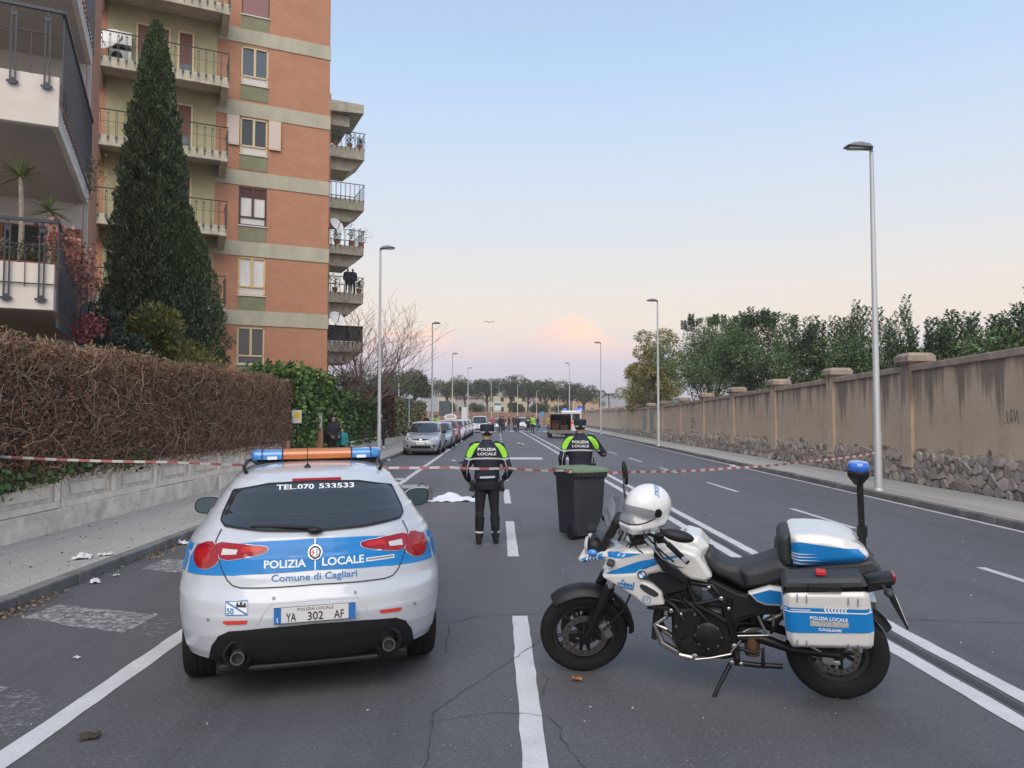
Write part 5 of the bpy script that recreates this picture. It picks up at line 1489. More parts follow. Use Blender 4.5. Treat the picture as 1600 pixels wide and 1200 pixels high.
# badge
bd = lay_poly('badge', pb, FR_REAR, circ((0, 0.915), 0.043), CHROME, pol, 0.012, 0.03)
lay_poly('badge_ring', pb, FR_REAR, circ((0, 0.915), 0.038), INK, bd, 0.014, 0.03)
lay_poly('badge_disc', pb, FR_REAR, circ((0, 0.915), 0.026), PLET, bd, 0.016, 0.03)
lay_line('badge_cross', pb, FR_REAR, [(-0.022, 0.915), (-0.002, 0.915)], 0.007, REDREF, bd, 0.018, 0.03)
lay_line('badge_cross', pb, FR_REAR, [(-0.012, 0.898), (-0.012, 0.932)], 0.007, REDREF, bd, 0.0185, 0.03)
lay_line('badge_serpent', pb, FR_REAR, [(0.004, 0.898), (0.016, 0.904), (0.006, 0.915), (0.016, 0.924), (0.006, 0.934)], 0.005, M('serpent_green', (0.03, 0.16, 0.10), 0.5), bd, 0.018, 0.02)
# number plate
pm = MB(); pm.box((0, 0, 0), (0.487, 0.012, 0.102)); npl = pm.build('number_plate', PLATEW, pol, bevel=0.006, loc=(0, -0.848, 0.572), rot=(R_(4), 0, 0))
F0 = Frame((0, -0.0075, 0), (1, 0, 0), (0, 0, 1), (0, 1, 0))
for sg in (-1, 1):
    mb = MB(); mb.box((sg * 0.221, -0.0065, 0), (0.042, 0.002, 0.096)); mb.build('plate_band', PLATEB, npl)
flat_text('plate_text', 'I', Frame((0, -0.009, 0), (1, 0, 0), (0, 0, 1), (0, 1, 0)), (-0.225, -0.219, -0.040, -0.012), PLET, npl, 0.03)
flat_text('plate_text', 'POLIZIA LOCALE', F0, (-0.105, 0.11, 0.022, 0.040), INK, npl)
for tx, a, b in (('YA', -0.172, -0.112), ('302', -0.045, 0.048), ('AF', 0.112, 0.172)): flat_text('plate_text', tx, F0, (a, b, -0.040, 0.012), INK, npl, 0.012)
mb = MB()
for q in ((-0.2435, 0.2435, 0.048, 0.051), (-0.2435, 0.2435, -0.051, -0.048)): mb.span(V3(q[0], -0.0068, q[2]), V3(q[1], -0.006, q[3]))
mb.build('plate_border', INK, npl)
# unit sticker
st = lay_poly('unit_sticker', pb, FR_REAR, [(-0.530, 0.568), (-0.530, 0.652), (-0.395, 0.658), (-0.395, 0.572)], PLET, pol, 0.004, 0.04)
lay_line('sticker_border', pb, FR_REAR, [(-0.527, 0.571), (-0.527, 0.649), (-0.398, 0.655), (-0.398, 0.575), (-0.527, 0.571)], 0.005, PBLUE2, st, 0.0055, 0.04)
lay_line('sticker_diagonal', pb, FR_REAR, [(-0.525, 0.648), (-0.400, 0.577)], 0.009, PBLUE2, st, 0.0055, 0.04)
lay_text('sticker_number', pb, FR_REAR, '50', (-0.520, -0.478, 0.577, 0.612), PBLUE2, st, 0.006, 0.02)
for a, b, c, d in ((-0.465, -0.405, 0.618, 0.634), (-0.462, -0.452, 0.632, 0.645), (-0.442, -0.428, 0.632, 0.648), (-0.418, -0.408, 0.632, 0.645)):
    lay_poly('sticker_emblem', pb, FR_REAR, [(a, c), (b, c), (b, d), (a, d)], INK, st, 0.006, 0.03)
# black lower bumper and tailpipes
DIF = [(-0.64, 0.272), (-0.615, 0.37), (-0.570, 0.44), (-0.505, 0.474), (-0.3, 0.494), (0, 0.503), (0.3, 0.494), (0.505, 0.474), (0.570, 0.44), (0.615, 0.37), (0.64, 0.272), (0.60, 0.252), (0.3, 0.250), (0, 0.250), (-0.3, 0.250), (-0.60, 0.252)]
df = lay_poly('rear_diffuser', pb, FR_REAR, DIF, TRIM, pol, 0.006, 0.04)
mb = MB(); mb.box((0, -0.50, 0.232), (1.16, 0.36, 0.05)); mb.box((0, -0.62, 0.228), (0.8, 0.2, 0.04)); mb.build('diffuser_lip', TRIM, df, bevel=0.015)
for sg in (-1, 1):
    mb = MB(); mb.lathe([(0.085, 0.10), (0.088, -0.035), (0.078, -0.045), (0.060, -0.03), (0.055, 0.05)], 20, (sg * 0.455, -0.70, 0.330), 'y'); mb.build('pipe_surround', TRIM, df, smooth=50)
    mb = MB(); mb.lathe([(0.034, 0.16), (0.041, -0.05), (0.041, -0.085), (0.034, -0.085), (0.032, -0.02)], 20, (sg * 0.455, -0.70, 0.318), 'y', cap=False); tp = mb.build('tailpipe', M('dull_steel', (0.30, 0.28, 0.26), 0.3, metal=0.9), pol, smooth=50)
    mb = MB(); mb.lathe([(0.033, -0.035), (0.033, 0.0)], 16, (sg * 0.455, -0.70, 0.318), 'y'); mb.build('pipe_inside', INK, tp)
# mirrors
wing_mirror(pol, 0.955, 1.60, 0.985, 1, PW, sc=1.1); wing_mirror(pol, -0.925, 1.60, 0.985, -1, PW)
# roof bar, rails, aerial
for sg in (-1, 1):
    mb = MB(); mb.tube([(sg * 0.47, -0.02, 1.385), (sg * 0.49, 0.06, 1.415), (sg * 0.50, 0.5, 1.435), (sg * 0.50, 1.0, 1.42), (sg * 0.49, 1.15, 1.385)], 0.014, 8); mb.build('roof_rail', TRIM, pol, smooth=60)
mb = MB(); mb.tube([(-0.05, 0.03, 1.40), (-0.05, -0.0, 1.56)], [0.004, 0.0025], 6); mb.lathe([(0.032, 0), (0.026, 0.015), (0.008, 0.04)], 12, (-0.05, 0.03, 1.392)); mb.build('aerial', TRIM, pol, smooth=50)
AMBER = M('amber_lens', (0.50, 0.135, 0.018), 0.18, coat=1.0, var=0.15, vscale=25, stretch=(0.1, 1, 1))
BLUEL = M('blue_lens', (0.045, 0.24, 0.60), 0.12, coat=1.0)
mb = MB(); mb.box((0, 0.72, 1.437), (1.02, 0.26, 0.022)); lb = mb.build('light_bar', TRIM, pol, bevel=0.008)
def bar_sec(x0, x1, r, name, mat, end=0):
    prof = smooth_poly([(-0.145, 1.45), (-0.155, 1.50), (-0.13, 1.545), (0.13, 1.545), (0.155, 1.50), (0.145, 1.45)], 2)
    mb = MB(); rings = []
    xs = [x0, x1] if not end else ([x0, x1 - 0.06, x1 - 0.02, x1] if end > 0 else [x0, x0 + 0.02, x0 + 0.06, x1])
    for x in xs:
        k = 1.0
        if end > 0: k = {x1 - 0.02: 0.90, x1: 0.62}.get(x, 1.0)
        if end < 0: k = {x0 + 0.02: 0.90, x0: 0.62}.get(x, 1.0)
        rings.append([(x, 0.72 + a * k, 1.497 + (b - 1.497) * (k * .5 + .5)) for a, b in prof])
    mb.rings(rings); return mb.build(name, mat, lb, smooth=40)
bar_sec(-0.285, 0.285, 0, 'amber_lens', AMBER)
for sg in (-1, 1):
    x0, x1 = sorted((sg * 0.292, sg * 0.452)); bar_sec(x0, x1, 0, 'blue_lens', BLUEL)
    x0, x1 = sorted((sg * 0.458, sg * 0.545)); bar_sec(x0, x1, 0, 'blue_lens', BLUEL, sg)
    mb = MB(); mb.span(V3(sg * 0.285, 0.558, 1.448), V3(sg * 0.2925, 0.882, 1.549)); mb.build('divider', TRIM, lb)
    mb = MB(); mb.span(V3(sg * 0.452, 0.558, 1.448), V3(sg * 0.4585, 0.882, 1.549)); mb.build('divider', TRIM, lb)
    mb = MB(); mb.box((sg * 0.372, 0.562, 1.478), (0.08, 0.006, 0.024)); mb.build('bar_label', PLET, lb)
    mb = MB(); mb.box((sg * 0.46, 0.72, 1.41), (0.08, 0.12, 0.05)); mb.build('bar_foot', TRIM, lb, bevel=0.01)

# ---- parked cars seen from the front
def hatch_sections(w, L, rear, roof, belt, nose, wsb, wst, rr, hood):
    """front y = L, bonnet height hood at wsb (windscreen base y), roof front wst"""
    return [
        (0.20, w * .90, rear + .15, L - .14, .5, .55, 2.8, 2.8), (0.34, w * .97, rear + .04, L - .03, .5, .6, 2.8, 2.8), (0.50, w, rear, L, .5, .65, 2.8, 2.8), (0.62, w, rear, L - .02, .5, .7, 2.8, 2.7),
        (nose, w * .99, rear + .02, L - .10, .5, .8, 2.8, 2.6), (hood - .06, w * .98, rear + .04, L - .32, .5, .8, 2.8, 2.6), (hood, w * .965, rear + .05, wsb + .22, .5, .7, 2.8, 2.8), (belt, w * .95, rear + .08, wsb, .5, .6, 2.8, 3.0),
        (belt + (roof - belt) * .5, w * .86, rear + .17, (wsb + wst) / 2 + .04, .45, .55, 3, 3.2), (roof - .10, w * .765, rear + .28, wst + .08, .4, .5, 3, 3.2), (roof - .035, w * .69, rear + .38, wst - .1, .4, .5, 3, 3), (roof - .01, w * .55, rear + .6, wst - .3, .3, .3, 2.6, 2.6), (roof, w * .2, rear + 1.0, wst - .7, .2, .2, 2.4, 2.4)]
HLAMP = M('headlamp', (0.55, 0.56, 0.56), 0.1, coat=1.0)
def parked(label, x, y, rz, color, w=0.84, H=1.48, L=3.25, wb=2.5, style=0, rim=RIM, name='parked_car', group='cars parked along the left kerb', detail=True, plate=True):
    belt = 0.93 if H < 1.52 else 0.98
    S = hatch_sections(w, L, -0.68, H, belt, 0.74, 2.15, 1.45, 0, 0.90 if H < 1.52 else 0.95)
    t, body, bv = car_base(name, label, (x, y, 0), rz, S, wb, 0.31, color, rim, 'car', group, 0.19, w - 0.10)
    ws = [(-w * .80, belt + .05), (-w * .685, H - .12), (-w * .3, H - .085), (w * .3, H - .085), (w * .685, H - .12), (w * .80, belt + .05), (w * .3, belt + .02), (-w * .3, belt + .02)]
    lay_poly('windscreen', bv, FR_FRONT, ws, CARGLASS, t, 0.012, 0.04)
    for fr, sg in ((FR_RIGHT, 1), (FR_LEFT, -1)):
        lay_poly('side_window', bv, fr, [(sg * -0.2, belt + .05), (sg * 0.15, H - .14), (sg * 1.35, H - .12), (sg * 1.95, belt + .05)], CARGLASS, t, 0.010, 0.06)
        if detail: lay_line('door_gap', bv, fr, [(sg * 0.9, 0.32), (sg * 0.9, belt)], 0.008, GAP, t)
    for sg in (-1, 1):
        if style == 0: hl = [(0.46, .66), (0.47, .78), (0.62, .83), (0.76, .84), (0.76, .70), (0.66, .655)]
        elif style == 1: hl = [(0.40, .64), (0.44, .71), (0.76, .80), (0.77, .69), (0.62, .63)]
        else: hl = [(0.44, .66), (0.46, .76), (0.75, .80), (0.76, .68)]
        h = lay_poly('headlight', bv, FR_FRONT, [(sg * a * w / .84, b) for a, b in hl], HLAMP, t, 0.014, 0.03)
        if detail: lay_poly('lamp_bulb', bv, FR_FRONT, [(sg * a, b) for a, b in circ((0.60 * w / .84, .735), 0.045, 14)], CHROME, h, 0.018, 0.03)
        wing_mirror(t, sg * (w + 0.11), 1.85, belt + 0.06, sg, TRIM if style == 0 else color, sc=1.0)
        if detail: lay_poly('fog_lamp', bv, FR_FRONT, [(sg * a, b) for a, b in circ((0.60, .43), 0.05, 14)], TRIM, t, 0.012, 0.03)
    lay_poly('grille', bv, FR_FRONT, smooth_poly([(-0.36, .67), (-0.38, .735), (0.38, .735), (0.36, .67)], 1), TRIM, t, 0.012, 0.03)
    lay_poly('lower_grille', bv, FR_FRONT, [(-0.48, .33), (-0.42, .44), (0.42, .44), (0.48, .33)], TRIM, t, 0.012, 0.03)
    lay_poly('emblem', bv, FR_FRONT, circ((0, .71), .045, 14, .03), CHROME, t, 0.018, 0.03)
    if plate:
        mb = MB(); mb.box((0, 0, 0), (0.50, 0.012, 0.11)); p = mb.build('number_plate', PLATEW, t, loc=(0, L + 0.012, 0.545))
        for sg in (-1, 1):
            mb = MB(); mb.box((sg * 0.228, 0.0065, 0), (0.042, 0.002, 0.105)); mb.build('plate_band', PLATEB, p)
    return t
SILV = paint('silver_paint', (0.42, 0.44, 0.46), 0.5, 0.36); BLUG = paint('blue_grey_paint', (0.33, 0.40, 0.47), 0.4, 0.34); REDP = paint('red_paint', (0.42, 0.028, 0.028)); WHT = paint('plain_white_paint', (0.70, 0.71, 0.72)); GRY = paint('light_grey_paint', (0.46, 0.50, 0.54), 0.3)
FACE = R_(180)
X_ = lambda y: -3.42 + 0.0045 * y
parked('silver hatchback with dark grille, nearest of the parked cars', X_(33) + 0.02, 33.3 + 3.25, FACE - 0.02, SILV, 0.84, 1.53, 3.22)
parked('pale blue-grey hatchback parked just behind the silver one', X_(40) + 0.12, 39.9 + 3.25, FACE - 0.02, BLUG, 0.86, 1.46, 3.25, style=1)
parked('red hatchback, third of the parked cars', X_(46.5) + 0.12, 46.2 + 3.25, FACE - 0.02, REDP, 0.85, 1.52, 3.2, style=2)
parked('white car directly behind the red hatchback', X_(53) + 0.25, 53.3 + 3.25, FACE - 0.02, WHT, 0.85, 1.50, 3.25, style=2, detail=False)
parked('second white car behind the red hatchback', X_(59) + 0.30, 59.5 + 3.25, FACE - 0.02, WHT, 0.85, 1.48, 3.25, style=1, detail=False)
parked('third white car behind the red hatchback', X_(65) + 0.35, 65.5 + 3.25, FACE - 0.02, WHT, 0.85, 1.47, 3.25, style=1, detail=False)
parked('tall white off-roader facing us at the end of the parked row', -1.55, 81.0, FACE, WHT, 0.93, 1.78, 3.4, 2.6, style=2, detail=False)
parked('grey car right of the tall white off-roader', 0.30, 91.0, FACE, GRY, 0.86, 1.48, 3.25, style=1, detail=False)
parked('small grey car just left of the far man in dark red', 0.9, 104.0, FACE, GRY, 0.86, 1.48, 3.25, style=1, detail=False)
parked('white car behind the man in dark red, centre of the road', 3.5, 99.5, FACE, WHT, 0.9, 1.60, 3.3, style=2, detail=False)
parked('dark car behind the two far people in the road centre', 6.0, 112.0, FACE, paint('dark_grey_paint', (0.09, 0.10, 0.12)), 0.86, 1.48, 3.25, style=1, detail=False, group='vehicles at the far end')
parked('silver off-roader standing crosswise behind the group of officers', 9.6, 88.0, R_(100), GRY, 0.93, 1.82, 3.5, 2.6, style=2, detail=False, group='vehicles at the far end')
parked('small white car far off beside the silver off-roader', 12.3, 121.0, FACE, WHT, 0.86, 1.5, 3.25, style=1, detail=False, group='vehicles at the far end')
# white car with its boot lid up, seen from behind
t = parked('white car with its boot lid raised, behind the parked row', -4.15, 70.3, 0.05, WHT, 0.86, 1.5, 3.25, style=1, detail=False)
mb = MB(); mb.prism(smooth_poly([(-.6, 0), (-.56, .55), (.56, .55), (.6, 0)], 2), -.04, .04); lid = mb.build('boot_lid', WHT, t, bevel=0.02, loc=(0, -0.35, 1.45), rot=(R_(-25), 0, 0))
mb = MB(); mb.prism(smooth_poly([(-.48, .08), (-.44, .46), (.44, .46), (.48, .08)], 2), -.055, -.042); mb.build('lid_window', CARGLASS, lid)

lb.scale = (0.93, 1, 1); lb.location = (0.025, 0.0, -0.028)
# ------------------------------------------------------------------ police motorcycle
BIKE_M = Matrix.Translation((2.2, 4.71, 0)) @ Matrix.Rotation(R_(162.12), 4, 'Z') @ Matrix.Rotation(R_(-9), 4, 'X')
bk = thing('police_motorcycle', 'white and blue police touring motorcycle on its side stand, right foreground', 'motorcycle')
bk.location = (2.2, 4.71, 0); bk.rotation_euler = (R_(-9), 0, R_(162.12))
BW = M('bike_white', (0.60, 0.60, 0.58), 0.28, coat=0.7, var=0.03, vscale=4)
BBLK = M('bike_black_plastic', (0.010, 0.0105, 0.012), 0.52, spec=0.4, bump=0.08, bscale=200)
BMET = M('bike_black_metal', (0.010, 0.010, 0.011), 0.38, metal=0.3)
BENG = M('engine_black', (0.012, 0.012, 0.013), 0.42, metal=0.2, var=0.3, vscale=20)
BSTEEL = M('brushed_steel', (0.55, 0.53, 0.50), 0.28, metal=1.0)
BRUST = M('heat_brown_steel', (0.20, 0.10, 0.06), 0.5, metal=0.6)
SEAT = M('seat_vinyl', (0.028, 0.030, 0.034), 0.62, bump=0.1, bscale=150)
GREYP = M('dark_grey_plastic', (0.040, 0.043, 0.048), 0.6, bump=0.12, bscale=180)
FRL = Frame((0, 0, 0), (1, 0, 0), (0, 0, 1), (0, -1, 0))            # drawing plane seen from the left side
FRR = Frame((0, 0, 0), (1, 0, 0), (0, 0, 1), (0, 1, 0))
FRT = Frame((0, 0, 0), (-1, 0, 0), (0, 0, 1), (0, -1, 0))           # same, reading direction for lettering
def soft(name, mb, mat, parent, voxel=0.010, it=5):
    me = remesh(mb, voxel, it); return link(name, me, mat, parent), bvh_of(me)
# steering: fork, wheel and bars are turned to the left about the raked head
_ax = Vector((-0.438, 0, 0.899)).normalized()
_p0 = Matrix.Translation((1.25, 0, 1.0))
STEER = _p0 @ Matrix.Rotation(R_(19), 4, _ax) @ _p0.inverted()
def steered(o): o.matrix_basis = STEER; return o
def bike_wheel(name, c, r, w, parent, turn=None, discs=(1, -1), dr=0.15):
    mb = MB(); mb.torus(r - w * 0.46, w * 0.5, 44, 14, (0, 0, 0), 'y', 0, 1.0, 0.92)
    o = mb.build(name, RUBBER, parent, smooth=60)
    m = Matrix.Translation(c)
    o.matrix_basis = (turn @ m) if turn is not None else m
    mb = MB(); ri = r - w * 0.92
    mb.lathe([(ri + 0.012, -w * .34), (ri + 0.012, w * .34), (ri - 0.014, w * .30), (ri - 0.022, 0.0), (ri - 0.014, -w * .30), (ri + 0.012, -w * .34)], 40, (0, 0, 0), 'y', cap=False)
    mb.lathe([(0.045, -0.06), (0.045, 0.06)], 18, (0, 0, 0), 'y')
    for i in range(10):
        a = i * 2 * math.pi / 10 + 0.12 * (1 if i % 2 else -1)
        mb.tube([(0.04 * math.cos(a), 0, 0.04 * math.sin(a)), (ri * math.cos(a), 0, ri * math.sin(a))], [0.016, 0.012], 6)
    mb.build('rim', RIMD, o, smooth=45)
    for s in discs:
        mb = MB(); mb.lathe([(dr, -0.003), (dr, 0.003), (dr * .72, 0.003), (dr * .72, -0.003), (dr, -0.003)], 36, (0, s * 0.066, 0), 'y', cap=False)
        for i in range(18):
            a = i * math.pi / 9; mb.lathe([(0.008, -0.0045), (0.008, 0.0045)], 6, (dr * .86 * math.cos(a), s * 0.066, dr * .86 * math.sin(a)), 'y', 1)
        for i in range(6):
            a = i * math.pi / 3; mb.tube([(0.04 * math.cos(a), s * 0.06, 0.04 * math.sin(a)), (dr * .74 * math.cos(a + .3), s * 0.066, dr * .74 * math.sin(a + .3))], 0.010, 5, 2)
        mb.build('brake_disc', [M('disc_steel', (0.22, 0.21, 0.20), 0.35, metal=0.9), INK, BMET], o, smooth=30)
    return o
bike_wheel('rear_wheel', (0.02, 0, 0.305), 0.305, 0.145, bk, None, (1,), 0.13)
bike_wheel('front_wheel', (1.64, 0, 0.302), 0.302, 0.102, bk, STEER, (1, -1), 0.155)
# fork legs, calipers, front mudguard
for s in (1, -1):
    mb = MB(); mb.tube([(1.315, s * 0.10, 0.98), (1.47, s * 0.10, 0.66)], 0.024, 12); mb.build('fork_tube', BSTEEL, bk, smooth=60).matrix_basis = STEER
    mb = MB(); mb.tube([(1.46, s * 0.10, 0.68), (1.50, s * 0.10, 0.60), (1.60, s * 0.10, 0.38), (1.63, s * 0.095, 0.32)], [0.034, 0.036, 0.034, 0.028], 12); mb.box((1.645, s * 0.095, 0.315), (0.07, 0.035, 0.08)); mb.build('fork_slider', BMET, bk, smooth=50).matrix_basis = STEER
    mb = MB(); mb.box((1.50, s * 0.092, 0.36), (0.06, 0.055, 0.12), rotm(0, R_(25), 0)); mb.build('brake_caliper', M('caliper_grey', (0.20, 0.20, 0.20), 0.4, metal=0.6), bk, bevel=0.012).matrix_basis = STEER
mb = MB()
def arc_shell(c, r, a0, a1, wd, th, n=16, edge=0.03):
    rings = []
    for i in range(n + 1):
        f = i / n; a = a0 + (a1 - a0) * f; k = 1.0 - 0.30 * max(0, abs(f - 0.45) - 0.35) / 0.2
        ca, sa = math.cos(a), math.sin(a); rr = []
        for y, h in [(-wd, -edge), (-wd * .8, -0.004), (-wd * .3, 0.012), (wd * .3, 0.012), (wd * .8, -0.004), (wd, -edge), (wd * .9, -edge - 0.002), (wd * .72, -0.014), (-wd * .72, -0.014), (-wd * .9, -edge - 0.002)]:
            q = r + h; rr.append((c[0] + q * ca, y * k, c[2] + q * sa))
        rings.append(rr)
    return rings
mb.rings(arc_shell((1.64, 0, 0.305), 0.338, R_(52), R_(128), 0.085, 0.01)); mb.build('front_mudguard', BBLK, bk, smooth=50).matrix_basis = STEER
mb = MB(); mb.rings(arc_shell((1.64, 0, 0.305), 0.336, R_(131), R_(184), 0.07, 0.01)); mb.build('rear_flap', BBLK, bk, smooth=50).matrix_basis = STEER
mb = MB(); mb.tube([(1.30, 0.12, 0.70), (1.38, 0.13, 0.52), (1.52, 0.12, 0.37)], 0.007, 6); mb.build('brake_hose', BBLK, bk, smooth=60).matrix_basis = STEER
# tank, side fairings and beak: one painted shell
mb = MB()
tank = [(1.31, 0.960), (1.13, 0.985), (1.0, 1.010), (0.921, 1.055), (0.843, 1.035), (0.785, 0.970), (0.815, 0.90), (0.775, 0.80), (0.90, 0.775), (1.10, 0.80), (1.30, 0.84)]
mb.prism(tank, -0.125, 0.125, inset=0.04)
side = [(1.465, 0.783), (1.421, 0.846), (1.361, 0.918), (1.31, 0.955), (1.13, 0.970), (1.0, 0.985), (0.93, 0.98), (0.86, 0.955), (0.80, 0.87), (0.765, 0.806), (0.809, 0.770), (0.895, 0.777), (0.973, 0.814), (1.085, 0.815), (1.167, 0.793), (1.20, 0.757)]
low = [(1.465, 0.783), (1.20, 0.815), (1.185, 0.775), (1.200, 0.757), (1.136, 0.735), (1.08, 0.688), (1.073, 0.637), (1.062, 0.608), (1.188, 0.586), (1.253, 0.641), (1.367, 0.711), (1.458, 0.761)]
for s in (1, -1):
    y0, y1 = sorted((s * 0.10, s * 0.205)); mb.prism(side, y0, y1, inset=0.022)
    y0, y1 = sorted((s * 0.135, s * 0.215)); mb.prism(low, y0, y1, inset=0.014)
beak = [(1.65, 0.836), (1.631, 0.862), (1.551, 0.900), (1.452, 0.918), (1.30, 0.945), (1.18, 0.94), (1.326, 0.870), (1.437, 0.845), (1.532, 0.828), (1.62, 0.812)]
mb.prism(beak, -0.12, 0.12, inset=0.03)
mb.prism([(1.48, 0.80), (1.40, 0.92), (1.25, 0.96), (1.25, 0.84)], -0.17, 0.17, inset=0.03)
shell, bb = soft('fairing', mb, BW, bk, 0.0085, 4)
for fr, nm in ((FRL, 'l'), (FRR, 'r')):
    lay_poly('blue_stripe', bb, fr, [(1.449, 0.791), (1.40, 0.815), (1.352, 0.835), (1.28, 0.866), (1.211, 0.893), (1.081, 0.922), (0.93, 0.951), (1.034, 0.912), (1.179, 0.861), (1.246, 0.812), (1.33, 0.80)], PBLUE, bk, 0.003, 0.03)
    lay_poly('blue_stripe', bb, fr, [(1.44, 0.905), (1.363, 0.926), (1.28, 0.938), (1.20, 0.940), (1.314, 0.908), (1.432, 0.882)], PBLUE, bk, 0.003, 0.03)
    lay_poly('blue_nose_stripe', bb, fr, [(1.625, 0.845), (1.55, 0.878), (1.47, 0.895), (1.455, 0.872), (1.54, 0.842), (1.61, 0.824)], PBLUE, bk, 0.003, 0.03)
    for i in range(4):
        x = 1.50 + i * 0.022; lay_line('nose_chevron', bb, fr, [(x, 0.893 - i * .006), (x + 0.012, 0.868 - i * .006), (x + 0.004, 0.852 - i * .006)], 0.009, PLET, bk, 0.0055, 0.02)
    r = lay_poly('maker_badge', bb, fr, circ((1.203, 0.803), 0.036), BW, bk, 0.006, 0.02)
    lay_poly('badge_ring', bb, fr, circ((1.203, 0.803), 0.029), INK, r, 0.008, 0.02)
    lay_poly('badge_white', bb, fr, circ((1.203, 0.803), 0.019), PLET, r, 0.010, 0.02)
    for a in (0, math.pi):
        lay_poly('badge_blue', bb, fr, [(1.203, 0.803)] + [(1.203 + 0.019 * math.cos(a + q * math.pi / 16), 0.803 + 0.019 * math.sin(a + q * math.pi / 16)) for q in range(9)], PBLUE, r, 0.012, 0.02)
    # city crest in blue and the unit number
    for q in ([(1.36, 0.745), (1.345, 0.725)], [(1.352, 0.726), (1.338, 0.748)], [(1.33, 0.722), (1.33, 0.745)], [(1.318, 0.718), (1.314, 0.75)], [(1.305, 0.715), (1.30, 0.745)], [(1.29, 0.712), (1.288, 0.742)], [(1.275, 0.708), (1.27, 0.74)], [(1.262, 0.706), (1.255, 0.752)], [(1.335, 0.758), (1.318, 0.762)], [(1.35, 0.716), (1.26, 0.702)], [(1.325, 0.735), (1.27, 0.728)]):
        lay_line('crest', bb, fr, q, 0.009, PBLUE2, bk, 0.004, 0.02)
    cc = [tuple(p) for p in circ((1.178, 0.640), 0.026, 20)]
    lay_line('number_ring', bb, fr, cc + cc[:1], 0.004, PBLUE2, bk, 0.004, 0.02)
    lay_poly('air_scoop', bb, fr, smooth_poly([(1.223, 0.736), (1.197, 0.745), (1.100, 0.692), (1.104, 0.668), (1.135, 0.662), (1.208, 0.704)], 1), INK, bk, 0.004, 0.02)
lay_text('unit_number', bb, FRT, '17', (-1.192, -1.164, 0.628, 0.652), PBLUE2, bk, 0.0045, 0.01)
for s in (1, -1):
    mb = MB(); y0, y1 = sorted((s * 0.20, s * 0.232)); mb.prism([(1.121, 0.991), (1.112, 0.949), (1.04, 0.90), (0.969, 0.852), (0.923, 0.802), (0.93, 0.765), (0.97, 0.785), (1.072, 0.843), (1.125, 0.93)], y0, y1, inset=0.008); mb.build('side_trim', BBLK, bk, smooth=40)
    mb = MB(); y0, y1 = sorted((s * 0.13, s * 0.185)); mb.prism([(1.19, 0.80), (1.13, 0.815), (0.98, 0.815), (0.90, 0.78), (0.93, 0.70), (1.06, 0.66), (1.12, 0.72)], y0, y1, inset=0.015); mb.build('tank_cover', BBLK, bk, smooth=40)
mb = MB(); mb.prism([(1.48, 0.80), (1.44, 0.70), (1.36, 0.66), (1.26, 0.64), (1.28, 0.80)], -0.10, 0.10, inset=0.02); mb.build('radiator_shroud', BBLK, bk, smooth=40)
mb = MB(); mb.lathe([(0.018, 0), (0.018, 0.006)], 14, (0.93, 0.0, 1.046), 'z'); mb.build('fuel_cap', BSTEEL, bk)
# windscreen, dash, headlamp
SCREEN = M('smoked_screen', (0.30, 0.33, 0.36), 0.05, alpha=0.26, spec=0.9)
def curved_panel(rows, nx, name, mat, th=0.004):
    """rows: (x, z, half width, sweep back at the edges)"""
    mb = MB(); V = []
    for x, z, hw, sw in rows:
        for j in range(nx + 1):
            u = -1 + 2 * j / nx; V.append((x - sw * u * u, hw * u, z))
    F = [(i * (nx + 1) + j, i * (nx + 1) + j + 1, (i + 1) * (nx + 1) + j + 1, (i + 1) * (nx + 1) + j) for i in range(len(rows) - 1) for j in range(nx)]
    mb.add(V, F); o = mb.build(name, mat, bk, smooth=180)
    so = o.modifiers.new('s', 'SOLIDIFY'); so.thickness = th
    return o
curved_panel([(1.535, 0.955, 0.10, 0.05), (1.53, 1.02, 0.145, 0.075), (1.50, 1.10, 0.165, 0.09), (1.465, 1.18, 0.15, 0.085), (1.43, 1.235, 0.10, 0.05), (1.42, 1.25, 0.05, 0.02)], 12, 'windscreen', SCREEN)
mb = MB(); mb.box((1.50, 0, 0.93), (0.10, 0.20, 0.11), rotm(0, R_(-25), 0)); mb.ell((1.53, 0.06, 0.93), (0.06, 0.07, 0.06)); mb.ell((1.53, -0.05, 0.93), (0.05, 0.055, 0.05)); mb.build('headlamp_unit', BBLK, bk, smooth=60)
for y, r in ((0.06, 0.062), (-0.05, 0.048)):
    mb = MB(); mb.lathe([(0.004, 0.0), (r, 0.0), (r * .9, 0.02), (0.004, 0.034)], 20, (1.572, y, 0.93), 'x'); mb.build('headlamp_glass', HLAMP, bk, smooth=60)
mb = MB(); mb.box((1.40, 0, 1.06), (0.06, 0.22, 0.13), rotm(0, R_(-30), 0)); d = mb.build('instrument_panel', BBLK, bk, bevel=0.015)
for y in (-0.05, 0.055):
    mb = MB(); mb.lathe([(0.046, 0.0), (0.046, 0.012), (0.04, 0.014)], 20, (1.365, y, 1.045), 'x', rot=rotm(0, 0, 0)); mb.build('dial', BSTEEL, d, smooth=50)
for y in (-0.06, 0.06): 
    mb = MB(); mb.tube([(1.50, y, 0.95), (1.44, y * 1.2, 1.04), (1.47, y * 1.6, 1.15)], 0.009, 6); mb.build('screen_stay', BMET, bk, smooth=60)
mb = MB(); mb.ell((1.535, 0.135, 0.905), (0.035, 0.025, 0.024)); mb.build('blue_flasher', BLUEL, bk, smooth=180)
mb = MB(); mb.box((1.40, 0.225, 0.875), (0.05, 0.07, 0.035), rotm(0, R_(-20), 0)); mb.build('turn_signal', GREYP, bk, bevel=0.012)
mb = MB(); mb.box((1.40, -0.225, 0.875), (0.05, 0.07, 0.035)); mb.build('turn_signal', GREYP, bk, bevel=0.012)
